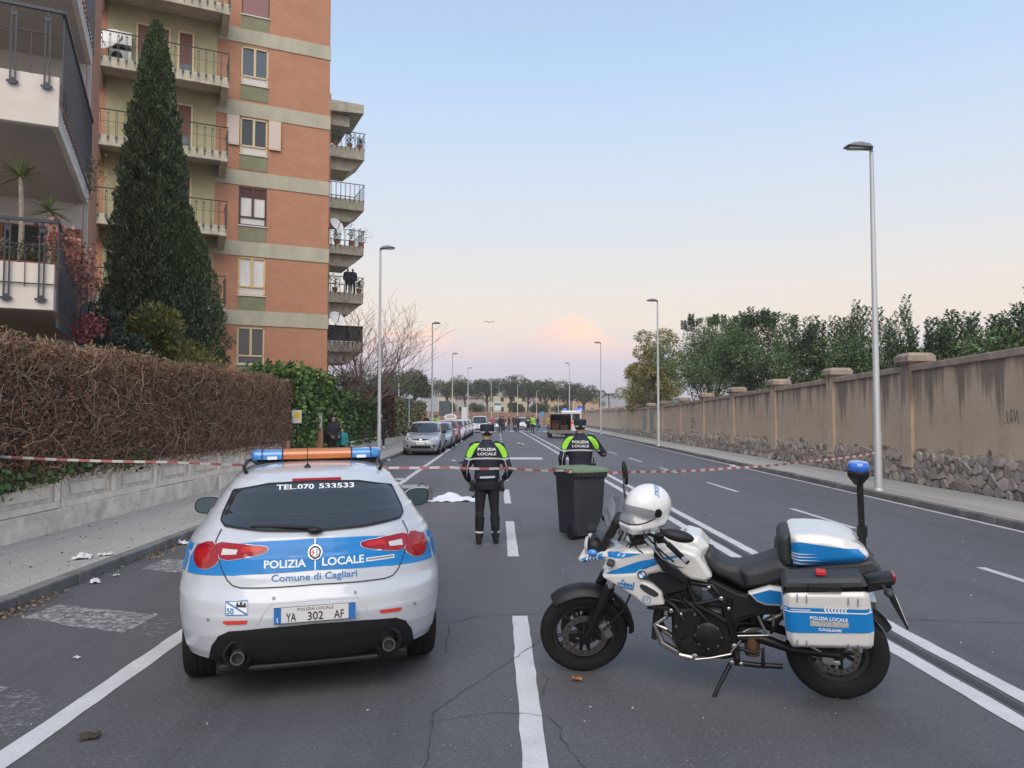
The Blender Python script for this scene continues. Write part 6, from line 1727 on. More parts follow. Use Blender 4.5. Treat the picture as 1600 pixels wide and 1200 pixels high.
# handlebar
mb = MB(); mb.tube([(1.055, 0.41, 1.035), (1.14, 0.27, 1.09), (1.225, 0.12, 1.07), (1.245, 0.05, 1.05), (1.245, -0.05, 1.05), (1.225, -0.12, 1.07), (1.14, -0.27, 1.09), (1.055, -0.41, 1.035)], 0.012, 8); mb.build('handlebar', BMET, bk, smooth=60).matrix_basis = STEER
mb = MB(); mb.box((1.26, 0, 1.0), (0.10, 0.22, 0.05)); mb.box((1.25, 0.04, 1.035), (0.05, 0.04, 0.05)); mb.box((1.25, -0.04, 1.035), (0.05, 0.04, 0.05)); mb.tube([(1.20, 0, 1.03), (1.27, 0, 0.90)], 0.03, 10); mb.build('steering_yoke', BMET, bk, bevel=0.008).matrix_basis = STEER
for s in (1, -1):
    mb = MB(); mb.tube([(1.115, s * 0.31, 1.074), (1.050, s * 0.42, 1.031)], [0.018, 0.018], 12); mb.build('hand_grip', RUBBER, bk, smooth=60).matrix_basis = STEER
    mb = MB(); mb.tube([(1.050, s * 0.42, 1.031), (1.030, s * 0.455, 1.018)], 0.017, 12); mb.build('bar_end', BSTEEL, bk, smooth=60).matrix_basis = STEER
    mb = MB(); mb.tube([(1.185, s * 0.22, 1.08), (1.19, s * 0.31, 1.05), (1.14, s * 0.41, 0.99)], [0.008, 0.007, 0.006], 6); mb.box((1.155, s * 0.245, 1.09), (0.045, 0.06, 0.05)); mb.build('lever', BMET, bk, smooth=50).matrix_basis = STEER
for mc, rad, rt, base in (((0.955, 0.45, 1.150), (0.098, 0.050, 0.036), rotm(0, R_(-14), R_(8)), (1.09, 0.30, 1.10)), ((1.372, -0.35, 1.335), (0.020, 0.035, 0.092), rotm(0, R_(6), 0), (1.34, -0.22, 1.10))):
    mb = MB(); mb.tube([base, ((base[0] + mc[0]) / 2 + 0.02, (base[1] + mc[1]) / 2, (base[2] + mc[2]) / 2 + 0.03), mc], [0.009, 0.008, 0.006], 6); mb.build('mirror_stalk', BMET, bk, smooth=60)
    mb = MB(); mb.ell((0, 0, 0), rad, 18, 10, 0, rt); mb.build('mirror', BBLK, bk, smooth=180, loc=mc)
mb = MB(); mb.tube([(1.19, 0.2, 1.08), (1.10, 0.20, 0.98), (1.0, 0.21, 0.90)], 0.006, 6); mb.build('cable', BBLK, bk, smooth=60)
mb = MB(); mb.tube([(1.17, 0.30, 1.07), (1.06, 0.36, 0.97), (0.97, 0.30, 0.90), (0.94, 0.22, 0.87)], 0.0055, 6); mb.build('cable', BSTEEL, bk, smooth=60)
# seat
mb = MB()
seatp = [(0.831, 0.915), (0.792, 0.938), (0.766, 0.930), (0.725, 0.882), (0.666, 0.853), (0.582, 0.852), (0.482, 0.885), (0.363, 0.940), (0.356, 0.885), (0.20, 0.87), (0.18, 0.82), (0.30, 0.80), (0.467, 0.724), (0.542, 0.700), (0.584, 0.700), (0.667, 0.748), (0.752, 0.780), (0.80, 0.83)]
mb.prism(seatp, -0.11, 0.11, inset=0.03)
mb.prism([(0.60, 0.84), (0.50, 0.87), (0.36, 0.925), (0.22, 0.86), (0.25, 0.81), (0.467, 0.735), (0.57, 0.72)], -0.155, 0.155, inset=0.04)
soft('seat', mb, SEAT, bk, 0.009, 6)
# rear body panels
for s in (1, -1):
    y0, y1 = sorted((s * 0.14, s * 0.205)); mb = MB(); mb.prism([(0.552, 0.718), (0.426, 0.767), (0.20, 0.745), (0.10, 0.76), (0.10, 0.66), (0.35, 0.648), (0.455, 0.647), (0.503, 0.664)], y0, y1, inset=0.012); o = mb.build('tail_panel', BW, bk, smooth=40)
    yb = s * 0.2055; mb = MB(); mb.prism([(0.530, 0.716), (0.428, 0.752), (0.30, 0.738), (0.30, 0.668), (0.45, 0.664), (0.495, 0.680)], *sorted((yb, yb + s * 0.002))); mb.build('panel_blue', PBLUE, o)
    mb = MB(); y0, y1 = sorted((s * 0.10, s * 0.16)); mb.prism([(0.80, 0.78), (0.62, 0.70), (0.45, 0.66), (0.36, 0.65), (0.36, 0.58), (0.56, 0.55), (0.66, 0.50), (0.70, 0.60), (0.80, 0.70)], y0, y1, inset=0.012); mb.build('side_cover', BBLK, bk, smooth=40)
mb = MB(); mb.prism([(0.40, 0.86), (0.10, 0.86), (-0.05, 0.845), (-0.16, 0.80), (-0.29, 0.822), (-0.298, 0.785), (-0.245, 0.75), (-0.14, 0.72), (0.1, 0.74), (0.35, 0.70)], -0.08, 0.08, inset=0.015); mb.build('tail_unit', BBLK, bk, smooth=40)
mb = MB(); mb.prism([(-0.245, 0.752), (-0.275, 0.775), (-0.30, 0.70), (-0.372, 0.515), (-0.362, 0.51), (-0.27, 0.68)], -0.09, 0.09, inset=0.004); mb.build('plate_holder', BBLK, bk, smooth=30)
mb = MB(); mb.box((-0.335, 0, 0.615), (0.005, 0.165, 0.165), rotm(0, R_(20), 0)); mb.build('number_plate', PLATEW, bk)
mb = MB(); mb.box((-0.298, 0, 0.805), (0.02, 0.10, 0.045)); mb.build('tail_light', REDLENS, bk, bevel=0.008)
for s in (1, -1):
    mb = MB(); mb.tube([(-0.22, s * 0.06, 0.775), (-0.235, s * 0.17, 0.775)], 0.010, 6); mb.ell((-0.24, s * 0.19, 0.775), (0.028, 0.04, 0.024)); mb.build('turn_signal', GREYP, bk, smooth=60)
# luggage rack and top case
mb = MB()
for s in (1, -1):
    mb.tube([(0.40, s * 0.12, 0.80), (0.28, s * 0.17, 0.885), (-0.10, s * 0.17, 0.895), (-0.20, s * 0.10, 0.90)], 0.012, 8)
mb.box((0.06, 0, 0.882), (0.34, 0.30, 0.022)); mb.build('luggage_rack', BMET, bk, smooth=50)
mb = MB()
tc = [(0.305, 1.135), (0.274, 1.155), (0.20, 1.160), (0.107, 1.158), (0.002, 1.133), (-0.079, 1.092), (-0.128, 1.039), (-0.140, 1.005), (-0.115, 0.966), (-0.057, 0.943), (0.287, 0.895)]
_cz = lambda z: 0.9 + (z - 0.9) * 0.80
tc = [(x, _cz(z)) for x, z in tc]
mb.prism(tc, -0.205, 0.205, inset=0.045)
case, cb = soft('top_case', mb, BW, bk, 0.009, 4)
for fr in (FRL, FRR):
    st = lay_poly('case_blue', cb, fr, [(x, _cz(z)) for x, z in [(0.296, 0.900), (0.296, 1.085), (0.257, 1.105), (-0.070, 1.062), (-0.115, 1.008), (-0.098, 0.962), (-0.05, 0.946), (0.1, 0.926)]], PBLUE, case, 0.0045, 0.02)
    for i, (b, ln) in enumerate(((1.015, 0.13), (0.992, 0.15), (0.968, 0.18), (0.944, 0.20))):
        lay_poly('case_pinstripe', cb, fr, [(0.291, _cz(b) - 0.006), (0.291, _cz(b) + 0.002), (0.291 - ln, _cz(b) + 0.004)], PLET, case, 0.0085, 0.02)
mb = MB(); mb.prism([(0.370, 1.050), (0.350, 1.085), (0.318, 1.092), (0.300, 1.08), (0.286, 0.885), (0.335, 0.878), (0.365, 0.918)], -0.16, 0.16, inset=0.03); pad, _ = soft('backrest_pad', mb, SEAT, bk, 0.009, 5)
mb = MB(); mb.prism([(0.25, 0.893), (-0.06, 0.940), (-0.15, 0.96), (-0.196, 0.913), (-0.10, 0.872), (0.2, 0.868)], -0.19, 0.19, inset=0.012); mb.build('case_base', GREYP, bk, smooth=40)
# blue beacon on its pole
mb = MB(); mb.tube([(-0.125, 0.02, 0.86), (-0.120, 0.02, 1.10)], 0.022, 12); mb.tube([(-0.120, 0.02, 1.06), (-0.1195, 0.02, 1.125)], 0.030, 12); mb.tube([(-0.118, 0.02, 1.10), (-0.105, 0.02, 1.40)], 0.019, 12); bp = mb.build('beacon_pole', BBLK, bk, smooth=40)
mb = MB(); mb.lathe([(0.022, -0.055), (0.052, -0.015), (0.062, 0.0), (0.062, 0.028), (0.055, 0.036)], 24, (-0.097, 0.02, 1.437)); mb.build('beacon_base', BBLK, bp, smooth=40)
BEAC = M('beacon_blue', (0.02, 0.14, 0.62), 0.12, coat=1.0, spec=0.7)
mb = MB(); mb.lathe([(0.056, 0.036), (0.062, 0.045), (0.062, 0.072), (0.052, 0.085), (0.02, 0.088)], 24, (-0.097, 0.02, 1.437)); mb.build('beacon_lens', BEAC, bp, smooth=40)
# panniers
def pannier(s, dz=0.0, dx=0.0):
    o0 = []
    y0, y1 = sorted((s * 0.235, s * 0.462))
    P = [(0.368, 0.800), (0.352, 0.850), (-0.075, 0.882), (-0.097, 0.850), (-0.124, 0.640), (-0.120, 0.550), (-0.100, 0.527), (0.315, 0.500), (0.345, 0.550), (0.366, 0.720)]
    mb = MB(); mb.prism(P, y0, y1, inset=0.035); pn, pbv = soft('pannier', mb, BW, bk, 0.009, 3)
    fr = FRL if s > 0 else FRR
    lay_poly('pannier_blue', pbv, fr, [(0.360, 0.757), (-0.106, 0.775), (-0.119, 0.640), (0.347, 0.603)], PBLUE, pn, 0.003, 0.04)
    lay_line('pannier_stripe', pbv, fr, [(0.355, 0.733), (0.15, 0.741), (-0.105, 0.752)], 0.007, PLET, pn, 0.005, 0.04)
    lay_line('pannier_stripe', pbv, fr, [(0.355, 0.746), (0.22, 0.750)], 0.005, PLET, pn, 0.005, 0.04)
    for i in range(7):
        x = 0.140 - i * 0.0178
        lay_line('chevron', pbv, fr, [(x - 0.008, 0.777), (x + 0.004, 0.760), (x - 0.006, 0.743)], 0.009, PLET, pn, 0.0055, 0.02)
    if s > 0:
        lay_text('lettering_top', pbv, FRT, 'POLIZIA LOCALE', (-0.222, -0.022, 0.695, 0.716), PLET, pn, 0.0055, 0.03)
        lay_text('lettering_town', pbv, FRT, 'CAGLIARI', (-0.176, -0.056, 0.632, 0.649), PLET, pn, 0.0055, 0.03)
        lay_poly('grey_tag', pbv, FRL, [(0.218, 0.656), (0.222, 0.660), (0.222, 0.686), (0.218, 0.690), (0.021, 0.692), (0.017, 0.688), (0.017, 0.664), (0.021, 0.660)], M('worn_silver_tag', (0.38, 0.38, 0.36), 0.5, var=0.25, vscale=40), pn, 0.005, 0.03)
    for x in (0.29, 0.24, 0.02, -0.03):
        lay_line('latch_rib', pbv, fr, [(x, 0.79), (x, 0.835)], 0.008, GAPL, pn, 0.004, 0.02)
        lay_line('latch_rib', pbv, fr, [(x, 0.53), (x, 0.565)], 0.008, GAPL, pn, 0.004, 0.02)
    mb = MB(); mb.prism([(0.366, 0.815), (0.366, 0.880), (0.340, 0.912), (-0.055, 0.942), (-0.082, 0.906), (-0.094, 0.858), (-0.075, 0.885), (0.350, 0.853)], *sorted((s * 0.245, s * 0.445)), inset=0.02); mb.build('pannier_lid', GREYP, bk, smooth=40)
    mb = MB(); mb.prism([(0.232, 0.862), (0.232, 0.895), (0.06, 0.904), (0.052, 0.868)], *sorted((s * 0.44, s * 0.466)), inset=0.008); mb.build('pannier_handle', BBLK, bk, smooth=40)
    mb = MB(); mb.box((0.155, s * 0.37, 0.945), (0.055, 0.05, 0.025)); mb.build('lock_tab', M('red_tab', (0.55, 0.03, 0.03), 0.4), bk, bevel=0.004)
pannier(1); pannier(-1)
mb = MB()
for s in (1, -1):
    mb.tube([(0.32, s * 0.14, 0.72), (0.30, s * 0.235, 0.70), (0.0, s * 0.235, 0.70), (-0.06, s * 0.10, 0.76)], 0.010, 6); mb.tube([(0.30, s * 0.235, 0.70), (0.42, s * 0.17, 0.46)], 0.010, 6)
mb.build('pannier_frame', BMET, bk, smooth=50)
# engine, frame and running gear
mb = MB()
mb.prism([(1.03, 0.56), (0.86, 0.60), (0.70, 0.585), (0.64, 0.48), (0.62, 0.26), (0.70, 0.235), (0.98, 0.245), (1.03, 0.33)], -0.15, 0.15, inset=0.03)
mb.prism([(1.06, 0.64), (0.93, 0.70), (0.84, 0.62), (0.88, 0.50), (1.02, 0.50)], -0.13, 0.13, inset=0.02)
mb.build('engine_block', BENG, bk, smooth=30, bevel=0.008)
for i in range(5):
    mb = MB(); mb.prism([(1.055, 0.50 + i * 0.028), (0.90, 0.53 + i * 0.028), (0.90, 0.54 + i * 0.028), (1.055, 0.51 + i * 0.028)], -0.142, 0.142); mb.build('cooling_fin', BENG, bk)
mb = MB(); mb.lathe([(0.090, 0.0), (0.086, 0.035), (0.070, 0.045), (0.004, 0.048)], 28, (0.798, 0.145, 0.413), 'y'); mb.build('clutch_cover', BENG, bk, smooth=40)
mb = MB(); mb.lathe([(0.055, 0.0), (0.052, 0.030), (0.004, 0.034)], 24, (0.92, 0.145, 0.335), 'y'); mb.build('alternator_cover', BENG, bk, smooth=40)
mb = MB()
for a in range(8): mb.lathe([(0.007, 0), (0.007, 0.01)], 6, (0.798 + 0.083 * math.cos(a * .785), 0.178, 0.413 + 0.083 * math.sin(a * .785)), 'y')
for p in ((1.0, 0.45), (0.68, 0.52), (0.66, 0.40), (0.66, 0.30), (0.97, 0.52), (0.88, 0.54), (0.74, 0.53)): mb.lathe([(0.009, 0), (0.009, 0.012)], 6, (p[0], 0.150, p[1]), 'y')
o = mb.build('bolts', BSTEEL, bk); o['kind'] = 'stuff'
for nm, pts, r, mt in [
    ('frame_tube', [(1.20, .0, .90), (0.958, .13, .748), (0.769, .15, .733), (0.719, .15, .672), (0.628, .14, .478)], 0.019, BMET),
    ('frame_tube', [(1.20, -.0, .90), (0.958, -.13, .748), (0.769, -.15, .733), (0.719, -.15, .672), (0.628, -.14, .478)], 0.019, BMET),
    ('frame_tube', [(0.923, .14, .732), (0.874, .155, .606), (0.704, .155, .518), (0.63, .14, .47)], 0.018, BMET),
    ('frame_tube', [(1.048, .13, .621), (0.874, .155, .606), (0.719, .155, .654)], 0.016, BMET),
    ('frame_tube', [(0.66, .15, .668), (0.678, .155, .547), (0.63, .155, .349), (0.623, .14, .225)], 0.022, BMET),
    ('frame_tube', [(0.66, -.15, .668), (0.678, -.155, .547), (0.63, -.155, .349), (0.623, -.14, .225)], 0.022, BMET),
    ('sub_frame', [(0.66, .13, .66), (0.45, .13, .70), (0.10, .11, .80)], 0.014, BMET),
    ('sub_frame', [(0.64, .13, .50), (0.42, .13, .60), (0.16, .11, .76)], 0.013, BMET),
    ('footrest_bracket', [(0.63, .15, .34), (0.52, .17, .32), (0.467, .17, .355), (0.468, .17, .245)], 0.012, BMET),
    ('stand_bar', [(0.66, .13, .225), (0.50, .14, .228), (0.349, .14, .234)], 0.017, BMET),
    ('shock_link', [(0.496, .12, .548), (0.44, .12, .418)], 0.010, BSTEEL), ('shock_link', [(0.403, .12, .582), (0.403, .12, .466)], 0.008, BSTEEL),
    ('header_pipe', [(1.06, .08, .56), (1.115, .09, .54), (1.140, .10, .43), (1.100, .11, .31), (1.004, .10, .252), (0.85, .06, .22), (0.62, -.05, .24)], 0.022, BSTEEL),
    ('header_pipe', [(1.06, -.06, .56), (1.115, -.07, .54), (1.140, -.08, .43), (1.100, -.08, .31), (1.004, -.06, .252), (0.85, -.04, .22)], 0.022, BSTEEL),
    ('gear_lever', [(0.66, .19, .31), (0.78, .205, .28), (0.88, .21, .262)], 0.008, BSTEEL),
    ('swingarm', [(0.64, .10, .38), (0.486, .115, .40), (0.30, .12, .345), (0.02, .115, .325)], [0.035, 0.034, 0.028, 0.022], BMET),
    ('swingarm', [(0.64, -.10, .38), (0.486, -.115, .40), (0.30, -.12, .345), (0.02, -.115, .325)], [0.035, 0.034, 0.028, 0.022], BMET),
    ('silencer', [(0.60, -.14, .30), (0.36, -.20, .42), (0.20, -.225, .50), (-0.235, -.235, .545), (-0.245, -.235, .546)], [0.03, 0.04, 0.06, 0.062, 0.045], BSTEEL)]:
    mb = MB(); mb.tube(pts, r, 10); mb.build(nm, mt, bk, smooth=60)
mb = MB(); mb.tube([(0.53, .10, .40), (0.53, .11, .28)], [0.05, 0.045], 12); mb.build('collector_box', BRUST, bk, smooth=60)
mb = MB(); mb.tube([(0.52, .0, .45), (0.46, .0, .66)], 0.05, 12); mb.build('rear_shock', BENG, bk, smooth=60)
mb = MB(); mb.tube([(1.06, .135, .50), (1.13, .145, .45), (1.06, .15, .42)], 0.016, 8); mb.build('engine_guard', BSTEEL, bk, smooth=60)
mb = MB(); mb.prism([(1.15, .50), (1.165, .33), (1.14, .32), (1.10, .38), (1.08, .56), (1.12, .58)], -0.12, 0.12, inset=0.01); mb.build('radiator', BBLK, bk, smooth=30)
mb = MB(); mb.box((1.11, .14, .575), (0.14, .10, .03)); mb.build('fairing_base', BBLK, bk, bevel=0.008)
mb = MB(); mb.box((0.085, .11, .30), (0.07, .04, .05)); mb.box((0.06, .1, .27), (0.1, .02, .03)); mb.build('rear_caliper', M('caliper_silver', (0.42, 0.42, 0.42), 0.4, metal=0.7), bk, bevel=0.008)
mb = MB(); mb.box((0.62, .21, .315), (0.03, .10, .025)); mb.build('footrest', RUBBER, bk, bevel=0.005)
mb = MB(); mb.box((0.62, -.21, .315), (0.03, .10, .025)); mb.build('footrest', RUBBER, bk, bevel=0.005)
mb = MB(); mb.tube([(0.665, .13, .215), (0.735, .20, .10), (0.800, .262, -0.030)], [0.015, 0.013, 0.011], 8); mb.box((0.808, .266, -0.038), (0.07, .035, .010), rotm(R_(9), 0, 0)); mb.build('side_stand', BMET, bk, smooth=50)
# hoses, cables and small bright fittings about the engine
for nm, pts, r, mt in [
    ('coolant_hose', [(1.08, .12, .62), (1.0, .16, .58), (0.95, .165, .50)], 0.014, BBLK), ('coolant_hose', [(0.95, .16, .64), (0.86, .17, .57), (0.80, .165, .50)], 0.010, BBLK),
    ('cable', [(1.18, .10, .98), (1.10, .15, .80), (0.98, .17, .66), (0.90, .165, .55)], 0.005, BBLK), ('cable', [(0.74, .16, .70), (0.70, .17, .60), (0.66, .17, .46)], 0.005, BBLK),
    ('cable', [(1.22, .12, 1.04), (1.30, .16, .94), (1.33, .13, .80)], 0.005, BBLK), ('cable', [(1.20, .16, 1.07), (1.24, .20, .98), (1.18, .20, .93)], 0.005, BBLK),
    ('brake_line', [(0.62, .16, .42), (0.40, .15, .44), (0.20, .13, .38), (0.09, .13, .33)], 0.005, BSTEEL), ('gear_rod', [(0.66, .185, .32), (0.60, .18, .40)], 0.006, BSTEEL)]:
    mb = MB(); mb.tube(pts, r, 7); mb.build(nm, mt, bk, smooth=60)
for p, r in (((1.03, .158, .555), .016), ((0.97, .158, .535), .014), ((0.885, .168, .262), .024), ((0.64, .165, .355), .018), ((0.655, .165, .245), .016), ((0.60, .15, .235), .013), ((0.715, .17, .665), .014), ((0.67, .165, .60), .012), ((0.79, .165, .73), .012)):
    mb = MB(); mb.lathe([(r, 0), (r, .012), (r * .6, .016)], 10, p, 'y'); mb.build('bolt_head', BSTEEL, bk, smooth=40)
mb = MB(); mb.tube([(0.98, .165, .262), (0.90, .175, .255)], 0.020, 10); mb.build('oil_filter', BSTEEL, bk, smooth=50)
# rear mudguard
mb = MB(); mb.rings(arc_shell((0.02, 0, 0.305), 0.35, R_(55), R_(150), 0.07, 0.01)); mb.build('rear_mudguard', BBLK, bk, smooth=50)

# ---- helmet resting on the handlebar
hm = thing('helmet', 'white full-face motorcycle helmet resting on the motorcycle handlebar', 'helmet')
HMAT = BIKE_M @ Matrix.Translation((1.172, 0.085, 1.205)) @ Matrix.Rotation(R_(42), 4, 'Z')
HMAT = HMAT @ Matrix.Scale(1.01, 4)
hm.matrix_world = HMAT
HW = M('helmet_white', (0.74, 0.74, 0.74), 0.18, coat=1.0)
mb = MB()
mb.ell((-0.005, 0, 0.02), (0.162, 0.130, 0.140), 24, 16)
mb.prism([(0.16, -0.02), (0.185, -0.085), (0.16, -0.135), (0.05, -0.145), (-0.08, -0.12), (-0.13, -0.05), (-0.1, 0.03)], -0.112, 0.112, inset=0.05)
me = remesh(mb, 0.007, 8); hb = bvh_of(me); link('helmet_shell', me, HW, hm)
VIS = M('clear_visor', (0.25, 0.26, 0.28), 0.05, coat=1.0)
FH = Frame((0, 0, 0), (0, 1, 0), (0, 0, 1), (-1, 0, 0))
# visor wraps round the front: laid on from front and from both sides
def wrap(name, a0, a1, z0f, z1f, off, mat, parent, n=26, m=8):
    V = []; okF = []
    for i in range(n + 1):
        a = a0 + (a1 - a0) * i / n; d = Vector((math.cos(a), math.sin(a), 0))
        for j in range(m + 1):
            z = z0f(a) + (z1f(a) - z0f(a)) * j / m
            h, nn, ii, ds = hb.ray_cast(Vector((0, 0, z)) + d * 1.0, -d); V.append(h + d * off)
    F = [(i * (m + 1) + j, (i + 1) * (m + 1) + j, (i + 1) * (m + 1) + j + 1, i * (m + 1) + j + 1) for i in range(n) for j in range(m)]
    q = MB(); q.add(V, F); o = q.build(name, mat, parent, smooth=180); return o
wrap('visor', R_(-78), R_(78), lambda a: -0.058 + 0.030 * (abs(a) / 1.36) ** 2, lambda a: 0.052 - 0.035 * (abs(a) / 1.36) ** 2.2, 0.006, VIS, hm)
wrap('visor_seal', R_(-78), R_(78), lambda a: -0.066 + 0.030 * (abs(a) / 1.36) ** 2, lambda a: -0.058 + 0.030 * (abs(a) / 1.36) ** 2, 0.004, TRIM, hm, 26, 1)
wrap('neck_roll', R_(100), R_(260), lambda a: -0.115, lambda a: -0.10, 0.003, TRIM, hm, 20, 1)
for s in (1, -1):
    mb = MB(); mb.lathe([(0.030, 0.0), (0.027, 0.010), (0.004, 0.012)], 18, (0.01, s * 0.122, 0.0), 'y'); mb.build('visor_pivot', BMET, hm, smooth=50)
FHT = Frame((-0.02, 0, 0), (0, 1, 0), (-1, 0, 0), (0, 0, -1))
tt = text_tris('POLIZIA LOCALE', 0.02)
lay('helmet_lettering', hb, Frame((0, 0, 0), (0.55, 0.83, 0), (-0.83, 0.55, 0), (0, 0, -1)), np.stack([-0.085 + 0.17 * tt[0][:, 0], 0.045 + 0.028 * tt[0][:, 1]], 1), tt[1], PBLUE2, hm, 0.003, 0.03)
# ------------------------------------------------------------------ people
SKIN = M('skin', (0.42, 0.25, 0.18), 0.6)
HAIRD = M('dark_hair', (0.012, 0.010, 0.009), 0.75, bump=0.5, bscale=120)
NAVY = M('navy_jacket', (0.009, 0.012, 0.026), 0.75, var=0.35, vscale=9, bump=0.9, bscale=9)
NAVYT = M('navy_trousers', (0.007, 0.008, 0.012), 0.8, var=0.3, vscale=8, bump=0.9, bscale=8, stretch=(1, 1, .6))
BOOT = M('black_leather', (0.010, 0.010, 0.011), 0.35, bump=0.15, bscale=60)
NEON = M('neon_yellow_green', (0.27, 0.66, 0.035), 0.6)
REFL = M('reflective_tape', (0.50, 0.52, 0.54), 0.4)
WLET = M('jacket_lettering', (0.66, 0.68, 0.70), 0.5)
def person(label, loc, rz, H, pose, top, bottom, shoes, hair=HAIRD, voxel=0.012, jacket_len=0.90, skirt=None, group=None, bulk=1.0, cap=None, hairdo='short', gloves=None):
    """one continuous body with clothes over it; local +y is the way the person faces"""
    s = H / 1.75
    t = thing('person', label, 'person', loc, rz, group)
    sh = {'l': (-0.19, 0, 1.43), 'r': (0.19, 0, 1.43)}
    J = {'elbow_l': (-0.27, -0.03, 1.14), 'hand_l': (-0.27, 0.06, 0.89), 'elbow_r': (0.27, -0.03, 1.14), 'hand_r': (0.27, 0.06, 0.89),
         'knee_l': (-0.10, 0.02, 0.49), 'foot_l': (-0.11, 0.0, 0.08), 'knee_r': (0.10, 0.02, 0.49), 'foot_r': (0.11, 0.0, 0.08), 'head': (0, 0.025, 1.635)}
    J.update(pose)
    J = {k: np.array(v) * s for k, v in J.items()}; sh = {k: np.array(v) * s for k, v in sh.items()}
    def ring(z, a, b, y=0.0, n=20):
        q = np.arange(n) * 2 * math.pi / n; return [(a * s * math.cos(u), y * s + b * s * math.sin(u), z * s) for u in q]
    def torso(k, z0=0.90, pad=0.0):
        rows = [(0.86, .165, .120, 0.0), (0.95, .172, .128, -.005), (1.06, .158, .115, 0.0), (1.20, .178, .122, 0.0), (1.33, .200, .125, 0.0), (1.41, .185, .112, -.005), (1.465, .11, .085, -.005), (1.50, .068, .070, 0.0)]
        return [ring(z, a * k + pad, b * k + pad, y) for z, a, b, y in rows if z >= z0 - 0.06]
    hd = J['head']
    def add_body(mb, k):
        mb.rings(torso(k))
        mb.tube([(0, 0, 1.44 * s), (0, 0.01 * s, 1.54 * s), hd - V3(0, 0.02, 0.03) * s], [0.062 * s, 0.056 * s, 0.055 * s], 14)
        for sd, sg in (('l', -1), ('r', 1)):
            e, h = J['elbow_' + sd], J['hand_' + sd]
            mb.tube([sh[sd] * [0.75, 1, 1], sh[sd], e, e + (h - e) * .5, h], np.array([.06, .056, .043, .040, .029]) * s * k, 12)
            kn, ft = J['knee_' + sd], J['foot_' + sd]
            hip = np.array([sg * 0.09 * s, 0, 0.90 * s])
            mb.tube([hip, hip * .6 + kn * .4, kn, kn * .6 + ft * .4 + V3(0, -.02, 0) * s, ft], np.array([.088, .078, .055, .054, .038]) * s * k, 12)
            mb.tube([ft + V3(0, -.05, -.035) * s, ft + V3(0, .06, -.045) * s, ft + V3(sg * .02, .15, -.055) * s], np.array([.036, .038, .026]) * s, 10)
            # hand: palm and five fingers, slightly curled
            d = unit(h - e); up = unit(np.cross(d, [sg, 0.2, 0.1])); sdv = np.cross(d, up)
            mb.tube([h, h + d * .045 * s, h + d * .085 * s], np.array([.027, .034, .032]) * s, 10, flat=0.6)
            for f in range(4):
                b0 = h + d * .085 * s + up * (f - 1.5) * .017 * s; ln = (.062, .075, .072, .055)[f] * s
                mb.tube([b0, b0 + d * ln * .5 + sdv * .008 * s, b0 + d * ln * .8 + sdv * .03 * s], np.array([.0095, .009, .0075]) * s, 6)
            b0 = h + d * .03 * s + up * .03 * s
            mb.tube([b0, b0 + (d * .03 + up * .02) * s, b0 + (d * .055 + up * .018) * s], np.array([.012, .011, .009]) * s, 6)
        mb.ell(hd, np.array([.074, .095, .115]) * s, 18, 14)
        mb.ell(hd + V3(0, .03, -.07) * s, np.array([.052, .06, .05]) * s, 14, 10)
        mb.tube([hd + V3(0, .088, .01) * s, hd + V3(0, .112, -.025) * s], np.array([.010, .016]) * s, 8)
        for sg in (-1, 1): mb.ell(hd + V3(sg * .078, -.005, -.008) * s, np.array([.010, .02, .032]) * s, 10, 8)
    mb = MB(); add_body(mb, 0.90)
    link('body', remesh(mb, voxel * 0.8, 3), SKIN, t)
    if voxel < 0.02:
        for sg in (-1, 1):
            mb = MB(); mb.ell(hd + V3(sg * .030, .088, .015) * s, np.array([.011, .008, .008]) * s, 8, 6); mb.build('eye', INK, t)
        mb = MB(); mb.box(hd + V3(0, .092, -.058) * s, np.array([.045, .012, .010]) * s); mb.build('mouth', M('lips', (0.30, 0.12, 0.10), 0.6), t)
    # jacket
    mb = MB()
    mb.rings(torso(bulk, jacket_len, 0.022))
    mb.tube([(0, -0.005, 1.44 * s), (0, 0.0, 1.535 * s)], [0.085 * s, 0.072 * s], 14)
    for sd in 'lr':
        e, h = J['elbow_' + sd], J['hand_' + sd]
        mb.tube([sh[sd] * [0.6, 1, 1.0], sh[sd], sh[sd] * .5 + e * .5, e, e + (h - e) * .5, e + (h - e) * .96], np.array([.095, .082, .074, .062, .056, .043]) * s * bulk, 14)
    jm = remesh(mb, voxel, 4); jb = bvh_of(jm); jk = link('jacket', jm, top, t)
    # trousers
    mb = MB(); mb.rings([ring(.80, .172, .128, -.004), ring(.88, .178, .135, -.006), ring(.98, .165, .122)])
    for sd, sg in (('l', -1), ('r', 1)):
        kn, ft = J['knee_' + sd], J['foot_' + sd]; hip = np.array([sg * 0.088 * s, -.005, 0.88 * s])
        mb.tube([hip, hip * .65 + kn * .35, kn, kn * .5 + ft * .5 + V3(0, -.02, 0) * s, ft + V3(0, -.01, 0.02) * s], np.array([.100, .088, .066, .060, .050]) * s, 14)
    link('trousers', remesh(mb, voxel, 4), bottom, t)
    for sd, sg in (('l', -1), ('r', 1)):
        ft = J['foot_' + sd]; mb = MB()
        mb.tube([ft + V3(0, -.06, -.035) * s, ft + V3(0, .05, -.038) * s, ft + V3(sg * .02, .165, -.05) * s], np.array([.044, .046, .030]) * s, 12)
        mb.tube([ft + V3(0, -.015, -.03) * s, ft + V3(0, -.012, .08) * s], np.array([.05, .052]) * s, 12)
        me = remesh(mb, min(voxel, 0.018), 2)
        link('shoe', me, shoes, t)
